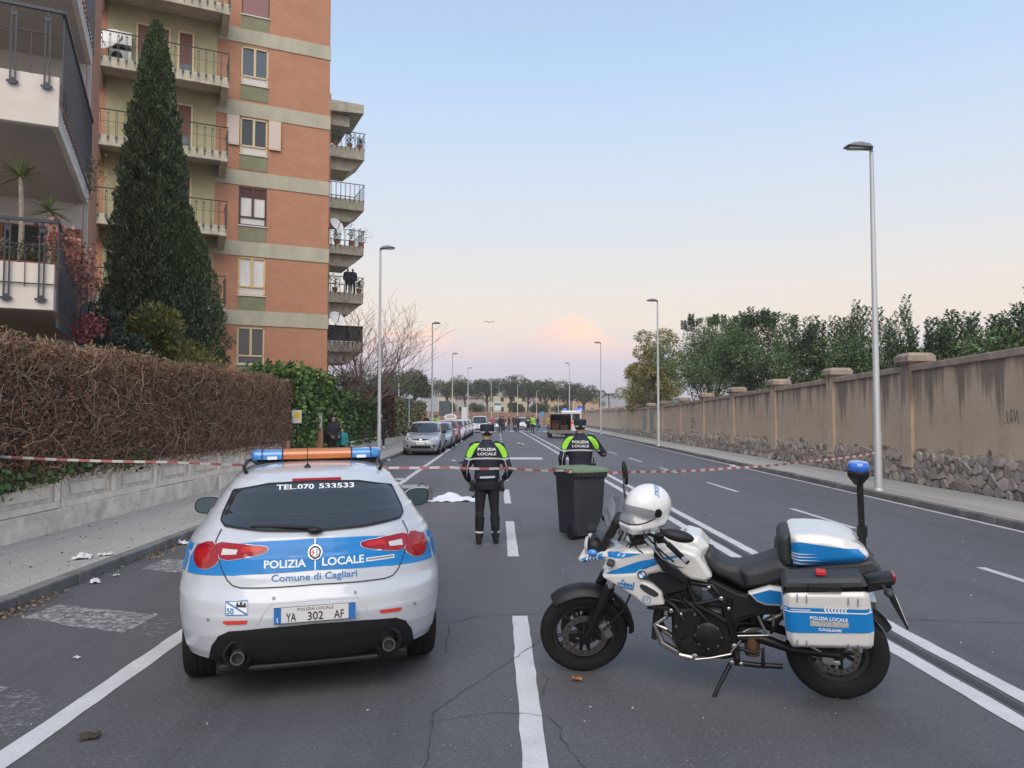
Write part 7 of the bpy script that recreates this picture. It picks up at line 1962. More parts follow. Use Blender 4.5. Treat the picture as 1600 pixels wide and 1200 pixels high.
    # hair or cap
    if hairdo == 'short':
        mb = MB(); mb.ell(hd + V3(0, -.018, .022) * s, np.array([.080, .094, .102]) * s, 18, 12); link('hair', remesh(mb, max(voxel, .01), 1), hair, t)
    elif hairdo == 'curly':
        mb = MB(); g = np.random.default_rng(5)
        for i in range(70):
            d = g.normal(size=3); d /= np.linalg.norm(d)
            if d[1] > 0.35 and d[2] < 0.45: continue
            c = hd + V3(0, -.03, -.01) * s + d * np.array([.12, .12, .15]) * s; mb.ell(c, np.array([.045, .045, .05]) * s, 8, 6)
        mb.ell(hd + V3(0, -.03, .02) * s, np.array([.10, .10, .12]) * s, 12, 8); link('hair', remesh(mb, .012, 0), hair, t)
    if cap == 'police':
        mb = MB(); mb.lathe([(0.093 * s, -0.022 * s), (0.099 * s, 0.02 * s), (0.104 * s, 0.075 * s), (0.098 * s, 0.100 * s), (0.03 * s, 0.112 * s)], 24, hd + V3(0, -.008, .018) * s)
        c = mb.build('cap', NAVY, t, smooth=50)
        mb = MB(); mb.lathe([(0.0955 * s, -0.022 * s), (0.1005 * s, 0.002 * s)], 24, hd + V3(0, -.008, .018) * s, cap=False); mb.build('cap_band', REFL, c, smooth=60)
        mb = MB(); mb.prism([(0.085 * s * math.sin(a), 0.07 * s + 0.085 * s * math.cos(a)) for a in np.linspace(-1.2, 1.2, 12)], 0, 0.008 * s, plane='xy'); o = mb.build('cap_peak', BOOT, c); o.location = hd + V3(0, 0.0, .028) * s
    return t, jb, jk, s
FRB = Frame((0, 0, 0), (1, 0, 0), (0, 0, 1), (0, 1, 0))             # seen from behind a person
def police_jacket(t, jb, jk, s, text=True):
    """neon yoke panels, reflective band and lettering on the back"""
    for sg in (-1, 1):
        yoke = [(0.080, 1.515), (0.115, 1.482), (0.185, 1.475), (0.245, 1.43), (0.285, 1.36), (0.298, 1.295), (0.275, 1.268), (0.235, 1.275), (0.212, 1.32), (0.180, 1.385), (0.13, 1.45)]
        lay_poly('neon_panel', jb, FRB, [(sg * a * s, b * s) for a, b in yoke], NEON, jk, 0.004, 0.03)
        lay_line('sleeve_band', jb, FRB, [(sg * a * s, b * s) for a, b in [(0.315, 1.262), (0.26, 1.245), (0.20, 1.257)]], 0.022 * s, REFL, jk, 0.007, 0.03)
        lay_line('sleeve_piping', jb, FRB, [(sg * a * s, b * s) for a, b in [(0.262, 1.235), (0.290, 1.12), (0.300, 1.0)]], 0.008 * s, REFL, jk, 0.005, 0.03)
    lay_line('reflective_band', jb, FRB, [(-0.20 * s, 1.257 * s), (0, 1.266 * s), (0.20 * s, 1.257 * s)], 0.026 * s, REFL, jk, 0.006, 0.03)
    if text:
        lay_text('lettering_top', jb, FRB, 'POLIZIA', (-0.132 * s, 0.132 * s, 1.372 * s, 1.414 * s), WLET, jk, 0.006, 0.03)
        lay_text('lettering_bottom', jb, FRB, 'LOCALE', (-0.132 * s, 0.132 * s, 1.308 * s, 1.350 * s), WLET, jk, 0.006, 0.03)
t, jb, jk, s = person('police officer in neon-shouldered navy jacket standing with back to us, left of the bin', (-0.10, 10.34, 0), R_(1.5), 1.655,
    {'elbow_l': (-0.325, -0.06, 1.08), 'hand_l': (-0.265, 0.13, 0.92), 'elbow_r': (0.33, -0.05, 1.07), 'hand_r': (0.255, 0.14, 0.94), 'foot_l': (-0.115, 0.0, .08), 'foot_r': (0.135, 0.05, .08), 'knee_l': (-0.105, .02, .49), 'knee_r': (0.115, .03, .49)},
    NAVY, NAVYT, BOOT, cap='police', jacket_len=0.94, voxel=0.011)
police_jacket(t, jb, jk, s)
lay_line('waist_band', jb, FRB, [(-0.10 * s, 0.985 * s), (0.11 * s, 0.992 * s)], 0.028 * s, REFL, jk, 0.012, 0.03)
for sg, x in ((-1, -0.215), (1, 0.215)):
    mb = MB(); mb.box((x * s, 0.0, 0.86 * s), (0.06, 0.10, 0.17)); mb.box((x * s * 1.1, 0.02, 0.80 * s), (0.05, 0.08, 0.07)); mb.build('belt_pouch', BOOT, t, bevel=0.015)
    mb = MB(); mb.tube([(sg * .11 * s, -.005, .10 * s), (sg * .105 * s, 0.0, .40 * s)] if sg < 0 else [(sg * .133 * s, .045, .10 * s), (sg * .12 * s, .035, .40 * s)], [0.057 * s, 0.073 * s], 16); bt_ = mb.build('boot', BOOT, t, smooth=60)
    mb = MB(); mb.tube([(sg * .112 * s if sg < 0 else .132 * s, -.008 if sg < 0 else .042, .165 * s), (sg * .111 * s if sg < 0 else .131 * s, -.007 if sg < 0 else .042, .19 * s)], 0.0635 * s, 16); mb.build('ankle_band', REFL, bt_, smooth=60)
mb = MB(); mb.box((-0.235 * s, -0.02, 0.80 * s), (0.025, 0.02, 0.09)); mb.build('white_pouch_strap', REFL, t, bevel=0.006)
t, jb, jk, s = person('police officer in neon-shouldered navy jacket standing behind the wheelie bin', (1.375, 11.75, 0), R_(-4), 1.72,
    {'elbow_l': (-0.30, -0.06, 1.12), 'hand_l': (-0.27, 0.10, 0.88), 'elbow_r': (0.375, 0.02, 1.20), 'hand_r': (0.20, 0.24, 1.38)},
    NAVY, NAVYT, BOOT, cap='police', jacket_len=0.92, voxel=0.011)
police_jacket(t, jb, jk, s)
mb = MB(); mb.box((0.21 * s, -0.02, 0.98 * s), (0.07, 0.08, 0.15)); mb.tube([(0.21 * s, -.02, 1.05 * s), (0.22 * s, -.03, 1.14 * s)], 0.012, 6); mb.build('radio_pouch', BOOT, t, bevel=0.015)
# bystanders on the left pavement
COATB = M('black_coat', (0.016, 0.016, 0.020), 0.7, bump=0.4, bscale=14); TEAL = M('teal_jacket', (0.015, 0.26, 0.30), 0.7)
person('woman with dark curly hair in a black padded coat by the ivy gate', (-5.72, 26.3, 0.12), R_(-140), 1.66, {'hand_l': (-0.15, 0.2, 1.0), 'hand_r': (0.15, 0.2, 1.0)}, COATB, NAVYT, BOOT, hairdo='curly', voxel=0.016, jacket_len=0.86, bulk=1.15)
person('child in a teal jacket standing close to the woman by the gate', (-5.46, 26.75, 0.12), R_(160), 1.22, {}, TEAL, NAVYT, BOOT, voxel=0.016)
person('person dressed in black with white shoes walking behind the left lamp post', (-5.66, 37.0, 0.12), R_(200), 1.75, {'foot_l': (-0.1, 0.25, .10), 'foot_r': (0.1, -0.28, .12), 'knee_l': (-.1, .16, .5), 'knee_r': (.1, -.06, .5)}, COATB, NAVYT, M('white_shoe', (0.65, 0.65, 0.65), 0.6), voxel=0.016)
def clo(n, c): return M('cloth_' + n, c, 0.8)
DARK, ORG, HIV, REDC, TEALT, PINK, WH = clo('dark', (0.02, 0.022, 0.03)), clo('orange', (0.62, 0.11, 0.03)), clo('hivis', (0.30, 0.62, 0.06)), clo('darkred', (0.22, 0.025, 0.03)), clo('teal', (0.02, 0.20, 0.20)), clo('pinkred', (0.34, 0.10, 0.11)), clo('white', (0.6, 0.6, 0.6))
far = [
    (-0.15, 85.5, 1.74, 160, PINK, DARK, 'far bystander in a pinkish red top, leftmost in the road'), (0.68, 76.0, 1.80, 175, DARK, DARK, 'far officer in dark uniform with hi-vis, left part of the road'), (1.05, 82.5, 1.72, 20, REDC, DARK, 'far person in red just right of the leftmost officer'),
    (1.85, 92.0, 1.74, 90, DARK, DARK, 'far person in dark clothes seen side on, alone in the road'), (2.45, 88.0, 1.84, 190, DARK, DARK, 'taller of the two far people in dark coats'), (2.62, 81.0, 1.75, 30, DARK, DARK, 'far person in dark coat stepping forward, right of the tall one'),
    (3.52, 76.0, 1.80, 10, DARK, DARK, 'far officer in dark uniform at the left of the right-hand group'), (3.98, 76.5, 1.84, -20, HIV, DARK, 'far officer in a hi-vis green jacket'), (5.05, 85.0, 1.80, 80, DARK, TEALT, 'far person in dark top and teal trousers'),
    (-5.85, 60.5, 1.74, 200, ORG, DARK, 'rescuer in an orange jacket, leftmost behind the silver hatchback'), (-5.50, 60.0, 1.72, 170, DARK, DARK, 'bystander in black next to the orange jacket behind the cars'), (-5.12, 61.0, 1.72, 190, WH, DARK, 'bystander in white behind the parked cars'), (-4.72, 60.2, 1.70, 150, HIV, DARK, 'officer in hi-vis behind the parked cars'), (-3.98, 58.3, 1.66, 180, ORG, DARK, 'rescuer in an orange jacket nearest the red hatchback')]
for x, y, H, a, tp, bt2, lb in far:
    r = {'foot_l': (-0.12, random.uniform(-.1, .15), .08), 'hand_l': (-0.24, random.uniform(.0, .2), random.uniform(.9, 1.1)), 'hand_r': (0.24, random.uniform(.0, .25), random.uniform(.9, 1.15))}
    t, jb, jk, s = person(lb, (x, y, 0.12 if x < -4.3 else 0), R_(a), H, r, tp, bt2, BOOT, voxel=0.028, group='people at the far end', bulk=1.08, cap='police' if 'officer' in lb else None)
    if 'with hi-vis' in lb or 'left of the right-hand' in lb: lay_line('hivis_band', jb, FRB, [(-0.2, 1.30 * s), (0.2, 1.30 * s)], 0.12, HIV, jk, 0.01, 0.08)
for i, (x, lb) in enumerate([(1.28, 'left one of two dark figures leaning on the fourth balcony'), (1.62, 'right one of two dark figures leaning on the fourth balcony')]):
    person(lb, in_blk(x, 0.45, 10.13) if 'in_blk' in globals() else (0, 40, 10), ANG + R_(180) if 'ANG' in globals() else 0, 1.74, {}, DARK, DARK, BOOT, voxel=0.026, group='figures on the far balcony', bulk=1.15)
# ------------------------------------------------------------------ street things
# wheelie bin
BINM = M('bin_dark_grey', (0.026, 0.029, 0.036), 0.55, var=0.12, vscale=3, bump=0.06, bscale=120)
BINL = M('bin_green_lid', (0.145, 0.200, 0.120), 0.6, var=0.15, vscale=4)
bn = thing('wheelie_bin', 'dark grey wheelie bin with faded green lid standing in the road', 'bin', (1.275, 10.95, 0), R_(24))
def rrect(a, b, z, r=0.05, n=5, oy=0.0):
    out = []
    for cx, cy_, a0 in ((a / 2 - r, b / 2 - r, 0), (-a / 2 + r, b / 2 - r, 90), (-a / 2 + r, -b / 2 + r, 180), (a / 2 - r, -b / 2 + r, 270)):
        for i in range(n + 1):
            q = R_(a0 + 90 * i / n); out.append((cx + r * math.cos(q), cy_ + r * math.sin(q) + oy, z))
    return out
mb = MB(); mb.rings([rrect(0.46, 0.48, 0.05), rrect(0.47, 0.49, 0.07), rrect(0.53, 0.60, 0.88), rrect(0.56, 0.66, 0.90), rrect(0.575, 0.70, 0.955), rrect(0.575, 0.70, 0.975)]); mb.build('body', BINM, bn, smooth=35)
mb = MB(); mb.rings([rrect(0.60, 0.72, 0.965), rrect(0.605, 0.725, 0.985), rrect(0.58, 0.69, 1.015), rrect(0.40, 0.48, 1.04), rrect(0.05, 0.05, 1.045, 0.02)]); mb.build('lid', BINL, bn, smooth=40)
mb = MB(); mb.tube([(-0.22, 0.385, 0.95), (0.22, 0.385, 0.95)], 0.018, 10); mb.box((-0.2, 0.36, 0.94), (0.04, 0.07, 0.06)); mb.box((0.2, 0.36, 0.94), (0.04, 0.07, 0.06)); mb.build('handle', BINM, bn, smooth=50)
for sx in (-1, 1):
    mb = MB(); mb.lathe([(0.05, -0.025), (0.098, -0.028), (0.10, -0.02), (0.10, 0.02), (0.098, 0.028), (0.05, 0.025)], 24, (sx * 0.255, -0.20, 0.10), 'x'); mb.build('wheel', RUBBER, bn, smooth=40)
mb = MB(); mb.box((0.05, -0.255, 0.16), (0.16, 0.02, 0.10)); mb.build('foot_recess', INK, bn, bevel=0.01)
for i in range(7):
    mb = MB(); mb.box((-0.22 + i * 0.073, -0.325, 0.905), (0.012, 0.03, 0.05)); mb.build('rim_rib', BINM, bn)
mb = MB(); mb.tube([(0.262, -0.20, 0.10), (-0.262, -0.20, 0.10)], 0.014, 8); mb.build('axle', BMET, bn)
# barrier tape
TR, TW = M('tape_red', (0.32, 0.095, 0.10), 0.5), M('tape_white', (0.44, 0.43, 0.42), 0.5)
def tape(label, pts, sag=0.0, w=0.032, seg=0.13, twist=0.25, ph=0.0):
    pts = np.array(pts, float); q = []
    for a, b in zip(pts[:-1], pts[1:]):
        n = max(2, int(np.linalg.norm(b - a) / 0.13))
        for i in range(n):
            f = i / n; p = a + (b - a) * f; p[2] -= sag * 4 * f * (1 - f); q.append(p)
    q.append(pts[-1]); q = np.array(q)
    mb = MB(); V = []
    for i, p in enumerate(q):
        a = math.sin(i * 0.21 + ph) * twist; d = np.array([0, math.sin(a), math.cos(a)]) * w / 2; V += [p + d, p - d]
    mb.v = [tuple(v) for v in V]
    for i in range(len(q) - 1): mb.f.append((2 * i, 2 * i + 1, 2 * i + 3, 2 * i + 2)); mb.m.append(i % 2)
    return tag(mb.build('barrier_tape', [TW, TR], None), label, 'barrier tape', None, 'thing')
tape('red and white barrier tape strung from the dry hedge to the bin', [(-6.22, 9.45, 1.27), (-4.2, 9.6, 1.19), (-2.2, 9.8, 1.12), (-0.6, 9.98, 1.09), (0.2, 10.1, 1.07), (1.0, 10.58, 1.0), (1.15, 10.56, 0.985)], 0.015)
tape('red and white barrier tape strung from the bin to the near lamp post', [(1.12, 10.56, 0.99), (2.36, 11.9, 0.88), (4.45, 13.5, 0.83), (6.5, 14.9, 0.87), (8.47, 16.2, 0.96)], 0.02, 0.042, ph=1.0)
tape('far strand of barrier tape along the right pavement', [(8.6, 16.3, 1.0), (8.9, 20.5, 0.72), (9.0, 28, 0.55), (9.1, 40.5, 0.95)], 0.0, 0.035, twist=0.8, ph=2.0)
# white sheet on the asphalt
n = 34; V = []
outline = lambda a: 0.50 + 0.10 * math.sin(3 * a + 0.6) + 0.06 * math.sin(7 * a)
for i in range(n + 1):
    for j in range(n + 1):
        u, v = -1 + 2 * i / n, -1 + 2 * j / n
        r = max(abs(u), abs(v)); a = math.atan2(v, u); k = outline(a)
        x, y = u * 0.58 * (0.85 + 0.3 * k), v * 0.40 * (0.8 + 0.4 * k)
        h = 0.14 * math.exp(-((x + 0.05) ** 2 / 0.05 + (y - 0.02) ** 2 / 0.06)) + 0.05 * math.exp(-((x - 0.3) ** 2 / 0.03 + y ** 2 / 0.04))
        h += (0.012 + 0.05 * h) * math.sin(14 * x + 9 * y) + 0.010 * math.sin(23 * y - 11 * x + 1) + 0.008 * math.sin(31 * x + 3)
        V.append((x, y, max(0.006, h + 0.012)))
sh_ = MB(); sh_.add(V, [(i * (n + 1) + j, (i + 1) * (n + 1) + j, (i + 1) * (n + 1) + j + 1, i * (n + 1) + j + 1) for i in range(n) for j in range(n)])
o = sh_.build('white_sheet', M('white_cloth', (0.66, 0.69, 0.76), 0.85, bump=0.2, bscale=40), None, smooth=180, loc=(-0.93, 15.75, 0))
tag(o, 'crumpled white sheet spread on the asphalt left of the officer', 'sheet', None, 'thing')
# grey box lying beside it
bxx = thing('carton', 'open dark grey carton lying on the road beside the white sheet', 'box', (-1.62, 15.7, 0), R_(12))
GB = M('grey_card', (0.085, 0.085, 0.095), 0.8, var=0.2, vscale=5)
mb = MB(); mb.box((0, 0, 0.14), (0.60, 0.40, 0.27)); mb.build('box', GB, bxx, bevel=0.01)
mb = MB(); mb.box((-0.05, 0.0, 0.292), (0.56, 0.36, 0.015), rotm(R_(4), 0, 0)); mb.build('flap', M('pale_card', (0.30, 0.30, 0.32), 0.8), bxx)
mb = MB(); mb.tube([(0.0, -0.05, 0.30), (0.1, -0.05, 0.36), (0.2, -0.05, 0.30)], 0.012, 6); mb.build('handle', TRIM, bxx)
t = tag(MB().ell((0, 0, 0.05), (0.10, 0.06, 0.05), 14, 8).build('dark_shoe', BOOT, None, smooth=180, loc=(-0.38, 15.8, 0)), 'small dark shoe-like object at the right edge of the white sheet', 'shoe', None, 'thing')
# gate furniture on the left
t = thing('gate_pier', 'red brick gate pier with white meter box beside the ivy', 'pier', (-6.02, 25.4, 0.12))
mb = MB(); mb.box((0, 0, 0.62), (0.28, 0.28, 1.24)); mb.build('pier', BRICK, t, bevel=0.01)
mb = MB(); mb.box((0.05, -0.06, 1.50), (0.16, 0.12, 0.50)); mb.build('meter_box', WHITE, t, bevel=0.01)
t = thing('brick_post', 'small red brick end post where the low panelled wall stops', 'post', (-6.32, 22.28, 0))
mb = MB(); mb.box((0, 0, 0.52), (0.34, 0.3, 1.04)); mb.build('post', BRICK, t, bevel=0.01)
t = thing('notice_board', 'white notice with yellow symbol hung on the ivy', 'sign', (-6.02, 22.62, 0.12))
mb = MB(); mb.box((0, 0, 1.64), (0.30, 0.02, 0.40)); mb.build('plate', WHITE, t, bevel=0.006)
mb = MB(); mb.box((0.02, -0.0115, 1.68), (0.15, 0.003, 0.19)); mb.build('yellow_symbol', M('sign_yellow', (0.75, 0.55, 0.03), 0.5), t)
mb = MB(); mb.cyl((0, 0.01, 0), (0, 0.01, 1.6), 0.02, 8); mb.build('stake', BMET, t)
# hydrant-like pipe at the low wall
t = thing('bollard_pipe', 'short pale pipe standing against the low panelled wall', 'pipe', (-6.2, 16.9, 0.12))
mb = MB(); mb.cyl((0, 0, 0), (0, 0, 0.26), 0.035, 10); mb.build('pipe', WHITE, t); mb = MB(); mb.cyl((0, 0, 0.26), (0, 0, 0.30), 0.045, 10); mb.build('cap', WHITE, t)
# ---- van with open tailgate, ambulance
VANP = paint('brown_grey_van', (0.13, 0.115, 0.10), 0.3)
INTER = M('van_interior', (0.17, 0.115, 0.075), 0.9, var=0.4, vscale=4)
vn = thing('open_van', 'brown-grey van with its tailgate raised, loaded, on the right lanes', 'van', (5.35, 59.2, 0), R_(-1))
mb = MB()
mb.span(V3(-0.86, 0, 0.42), V3(0.86, 4.4, 0.62)); mb.span(V3(-0.86, 0, 0.62), V3(-0.78, 3.4, 1.82)); mb.span(V3(0.78, 0, 0.62), V3(0.86, 3.4, 1.82)); mb.span(V3(-0.86, 0, 1.82), V3(0.86, 3.2, 1.92)); mb.span(V3(-0.86, 3.3, 0.62), V3(0.86, 3.4, 1.82))
mb.prism([(3.35, 0.62), (4.45, 0.62), (4.45, 0.95), (3.95, 1.12), (3.4, 1.86), (3.2, 1.9)], -0.86, 0.86, plane='yz')
mb.build('body', VANP, vn, bevel=0.03)
mb = MB(); mb.span(V3(-0.90, -0.06, 0.36), V3(0.90, 0.12, 0.60)); mb.build('rear_bumper', M('grey_bumper', (0.22, 0.21, 0.20), 0.6), vn, bevel=0.03)
mb = MB(); mb.box((0, -0.55, 1.93), (1.66, 1.15, 0.06), rotm(R_(-3), 0, 0)); tg2 = mb.build('tailgate', M('van_pale', (0.40, 0.38, 0.36), 0.4), vn, bevel=0.02)
mb = MB(); mb.box((0, -0.6, 1.895), (1.3, 0.7, 0.03), rotm(R_(-3), 0, 0)); mb.build('tailgate_glass', CARGLASS, tg2)
for sx in (-1, 1):
    mb = MB(); mb.box((sx * 0.84, -0.01, 1.22), (0.10, 0.08, 0.62)); mb.build('tail_light', REDREF, vn, bevel=0.015)
    mb = MB(); mb.span(V3(sx * 0.861, 0.4, 1.15), V3(sx * 0.868, 3.2, 1.70)); mb.build('side_window', CARGLASS, vn)
    for y in (0.75, 3.6): car_wheel(vn, sx * 0.76, y, 0.33, 0.2, sx)
mb = MB(); mb.span(V3(-0.77, 0.25, 0.62), V3(0.77, 3.2, 0.68)); mb.build('load_floor', INTER, vn)
for i, (x, y, z, a, b, c) in enumerate([(-0.35, 0.9, 0.95, 0.6, 0.6, 0.52), (0.35, 0.8, 0.87, 0.6, 0.5, 0.36), (0.1, 1.3, 1.28, 0.9, 0.5, 0.40), (-0.3, 0.7, 1.33, 0.7, 0.3, 0.22)]):
    t = thing('load_box', ['brown box low left in the open van', 'brown box low right in the open van', 'brown box stacked high in the open van', 'flat brown box on the left stack in the open van'][i], 'box', (0, 0, 0), 0, 'boxes in the open van')
    o = MB().box((0, 0, 0), (a, b, c)).build('carton', INTER, t, bevel=0.02); t.location = (5.35 + x, 59.2 + y, z)
am = thing('ambulance', 'white ambulance with blue roof lights beyond the open van', 'ambulance', (7.35, 70.0, 0), R_(-2))
mb = MB(); mb.prism([(-0.1, 0.35), (5.1, 0.35), (5.1, 0.95), (4.5, 1.2), (3.9, 2.15), (3.6, 2.3), (0, 2.3), (-0.1, 2.2)], -0.95, 0.95, plane='yz', inset=0.05); mb.build('body', WHT, am, bevel=0.02)
for sx in (-1, 1):
    mb = MB(); mb.span(V3(sx * 0.08, -0.11, 1.35), V3(sx * 0.80, -0.098, 2.0)); mb.build('rear_window', CARGLASS, am)
    mb = MB(); mb.box((sx * 0.88, -0.10, 1.1), (0.10, 0.05, 0.5)); mb.build('tail_light', REDREF, am)
    mb = MB(); mb.box((sx * 0.6, 0.25, 2.40), (0.34, 0.3, 0.2)); mb.build('blue_light', M('lit_blue_lamp', (0.05, 0.10, 0.6), 0.2, emit=((0.12, 0.18, 1.0), 0.5)), am, bevel=0.03)
    for y in (0.9, 4.1): car_wheel(am, sx * 0.82, y, 0.34, 0.22, sx)
mb = MB(); mb.span(V3(-0.93, -0.115, 1.05), V3(0.93, -0.105, 1.22)); mb.build('orange_stripe', M('ambulance_orange', (0.55, 0.12, 0.03), 0.5), am)
# ---- signs
def sign_post(label, x, y, h, parts, rz=0.0, name='road_sign'):
    t = thing(name, label, 'sign', (x, y, 0), rz)
    mb = MB(); mb.cyl((0, 0, 0), (0, 0, h), 0.035, 8); mb.build('post', POLE, t)
    for (nm, c, d, m) in parts:
        mb = MB(); mb.box(c, d); mb.build(nm, m, t)
    return t
SBLUE = M('sign_blue', (0.02, 0.07, 0.38), 0.5); SWHITE = M('sign_white', (0.62, 0.63, 0.64), 0.5); SDARK = M('sign_back_dark', (0.06, 0.075, 0.085), 0.6); SGREEN = M('sign_green', (0.05, 0.22, 0.15), 0.5)
t = sign_post('blue pedestrian crossing sign behind the officer on the right', 8.95, 76, 2.75, [('plate', (0, -0.045, 2.5), (0.62, 0.02, 0.62), SBLUE)])
mb = MB(); mb.prism([(-0.22, 2.30), (0.22, 2.30), (0, 2.70)], -0.066, -0.058); mb.build('white_triangle', SWHITE, t)
mb = MB(); mb.tube([(-.06, -0.07, 2.33), (0, -0.07, 2.45), (.06, -0.07, 2.33)], 0.02, 5); mb.ell((0, -0.07, 2.53), (0.035, 0.01, 0.035), 10, 6); mb.build('walking_figure', SBLUE, t)
sign_post('small dark sign seen from the back on a thin post behind the silver hatchback', -5.25, 45.6, 2.9, [('plate', (0, 0.045, 2.55), (0.40, 0.02, 0.62), SDARK)])
sign_post('large dark grey direction board at the far left', -8.6, 128.5, 3.0, [('plate', (0, -0.045, 3.1), (2.0, 0.05, 2.6), SDARK)])
sign_post('white poster panel left of the far lamp posts', -5.2, 129, 2.6, [('plate', (0, -0.045, 2.2), (0.95, 0.05, 2.2), SWHITE)])
t = sign_post('tall white and green totem sign in the far centre', 0.65, 132.4, 4.6, [('plate', (0, -0.045, 3.6), (1.15, 0.05, 1.5), SWHITE), ('green_band', (0, -0.075, 3.9), (1.15, 0.01, 0.42), SGREEN)])
sign_post('small blue round-about sign at the far end right of centre', 8.6, 132.2, 2.4, [('plate', (0, -0.045, 2.1), (0.65, 0.05, 0.9), M('sign_light_blue', (0.04, 0.25, 0.5), 0.5))])
for (x, y, h, lb) in [(-13.6, 128, 9.0, 'tall sports-field mast leftmost beyond the hedge'), (-12.2, 131, 8.6, 'sports-field mast second from left beyond the hedge'), (-11.6, 130.5, 8.0, 'sports-field mast third from left beyond the hedge'), (-9.9, 134, 6.2, 'short sports-field mast near the far pine cluster'), (-12.9, 100, 8.4, 'slim mast just right of the left lamp post'), (-20.3, 108, 10.0, 'floodlight mast seen under the lowest far balcony')]:
    t = thing('mast', lb, 'mast', (x, y, 0), 0, 'slim masts beyond the hedge')
    mb = MB(); mb.tube([(0, 0, 0), (0, 0, h)], [0.09, 0.05], 8); mb.build('pole', POLE, t, smooth=60)
    mb = MB(); mb.box((0, 0, h), (0.9 if 'flood' in lb else 0.3, 0.15, 0.1)); mb.build('head', HEAD, t)
# ---- far end of the street
fw = thing('retaining_wall', 'low brick-brown retaining wall closing the far end of the street', 'wall', (0, 139.4, 0))
mb = MB(); mb.add([(-40, 0, 0), (38, 0, 0), (38, 0.5, 0), (-40, 0.5, 0), (-40, 0, 3.0), (-10, 0, 2.6), (38, 0, 2.1), (38, 0.5, 2.1), (-10, .5, 2.6), (-40, 0.5, 3.0)], [(0, 1, 6, 5, 4), (3, 9, 8, 7, 2), (4, 5, 8, 9), (5, 6, 7, 8), (0, 4, 9, 3), (1, 2, 7, 6), (0, 3, 2, 1)]); mb.build('wall', M('brown_wall', (0.26, 0.165, 0.115), 0.9, var=0.2, vscale=1.5, stretch=(1, 1, .3)), fw)
struct(sheet('bank', [(-60, 139.9), (60, 139.9), (90, 300), (-90, 300)], 2.0, M('dry_bank', (0.13, 0.115, 0.065), 0.95, var=0.35, vscale=0.5)))
def house(label, x, y, w, d, h, wall, rows, cols, roof=None):
    t = thing('house', label, 'house', (x, y, 1.9))
    mb = MB(); mb.span(V3(-w / 2, 0, 0), V3(w / 2, d, h)); mb.build('wall', wall, t)
    mb = MB(); mb.span(V3(-w / 2 - .2, -.2, h), V3(w / 2 + .2, d + .2, h + .25)); mb.build('roof', roof or SLABM, t)
    for r in range(rows):
        for c in range(cols):
            cx = -w / 2 + w * (c + .5) / cols; cz = 1.6 + r * 2.7
            mb = MB(); mb.span(V3(cx - .5, -.06, cz - .6), V3(cx + .5, .02, cz + .7)); f = mb.build('window', SLABM, t)
            mb = MB(); mb.span(V3(cx - .42, -.075, cz - .52), V3(cx + .42, -.062, cz + .62)); mb.build('pane', GLASSD, f)
    return t
CRH = M('cream_house', (0.50, 0.45, 0.34), 0.9); ORH = M('orange_house', (0.46, 0.33, 0.22), 0.9); GRH = M('grey_house', (0.42, 0.40, 0.38), 0.9)
house('cream house with dark windows behind the far pines', 3.6, 196, 11.5, 8, 5.4, CRH, 2, 4)
house('orange house behind the far pines, right of the cream one', 15.6, 198, 9.5, 8, 5.2, ORH, 2, 3)
house('low pale house behind the dark direction board', -6.5, 192, 7.0, 8, 4.4, GRH, 1, 3, M('tile_red', (0.30, 0.12, 0.08), 0.9))
house('small pale house with red roof at the far left', -12.8, 200, 5.0, 8, 5.2, CRH, 1, 2, M('tile_red', (0.30, 0.12, 0.08), 0.9))
house('ochre house right of the orange one', 25.5, 205, 7.5, 8, 4.6, ORH, 1, 2)
for (x, y, h, lb) in [(29.5, 205, 8.6, 'left far palm above the wall end'), (32.5, 208, 7.8, 'right far palm above the wall end')]:
    t = thing('palm_tree', lb, 'tree', (x, y, 0), 0, 'far palms')
    mb = MB(); mb.tube([(0, 0, 0), (.1, 0, h * .5), (0, 0, h)], [.25, .2, .18], 8); mb.build('trunk', BARK, t)
    a = rng.uniform(0, 6.28, 420); f = rng.random(420); P = np.stack([np.cos(a) * f * 1.8, np.sin(a) * f * 1.8, h + .5 * np.sin(f * 3.1) - f * f * .9], 1)
    foliage('crown', P, 0.55, 0.2, N1, t, np.stack([np.cos(a), np.sin(a), -f], 1), 0.5)
for i, (x, r, lb) in enumerate([(-3.5, 2.0, 'low green bush above the far wall, left of the totem sign'), (4.5, 2.2, 'low green bush above the far wall, right of the totem sign'), (9.5, 2.4, 'low green bush above the far wall in front of the orange house'), (14.5, 2.2, 'low green bush above the far wall near the ambulance'), (-9.5, 2.0, 'low green bush above the far wall beside the dark board')]):
    shrub('far_bush', lb, (x, 150 + i, 1.9), (r, 1.5), 2.4, 3000, 0.3, [N1, N2], 80 + i, 0.5)
# hills on the horizon
xs = np.linspace(-1800, 1800, 131); HV = []; HF = []
for i, x in enumerate(xs):
    hgt = 52 * math.exp(-((x + 60) / 330) ** 2) + 26 * math.exp(-((x - 330) / 240) ** 2) + 20 + 5 * math.sin(x * .02) + 2.5 * math.sin(x * .06) + 1.2 * math.sin(x * .15)
    HV += [(x, 1650, -1), (x, 1740 + 20 * math.sin(x * .02), hgt * .6), (x, 1850, hgt), (x, 1950, -1)]
for i in range(len(xs) - 1):
    for j in range(3): HF.append((4 * i + j, 4 * i + 4 + j, 4 * i + 5 + j, 4 * i + 1 + j))
hb_ = MB(); hb_.add(HV, HF); struct(hb_.build('hills', M('hill_scrub', (0.16, 0.16, 0.13), 0.95, var=0.3, vscale=0.01), None, smooth=180))
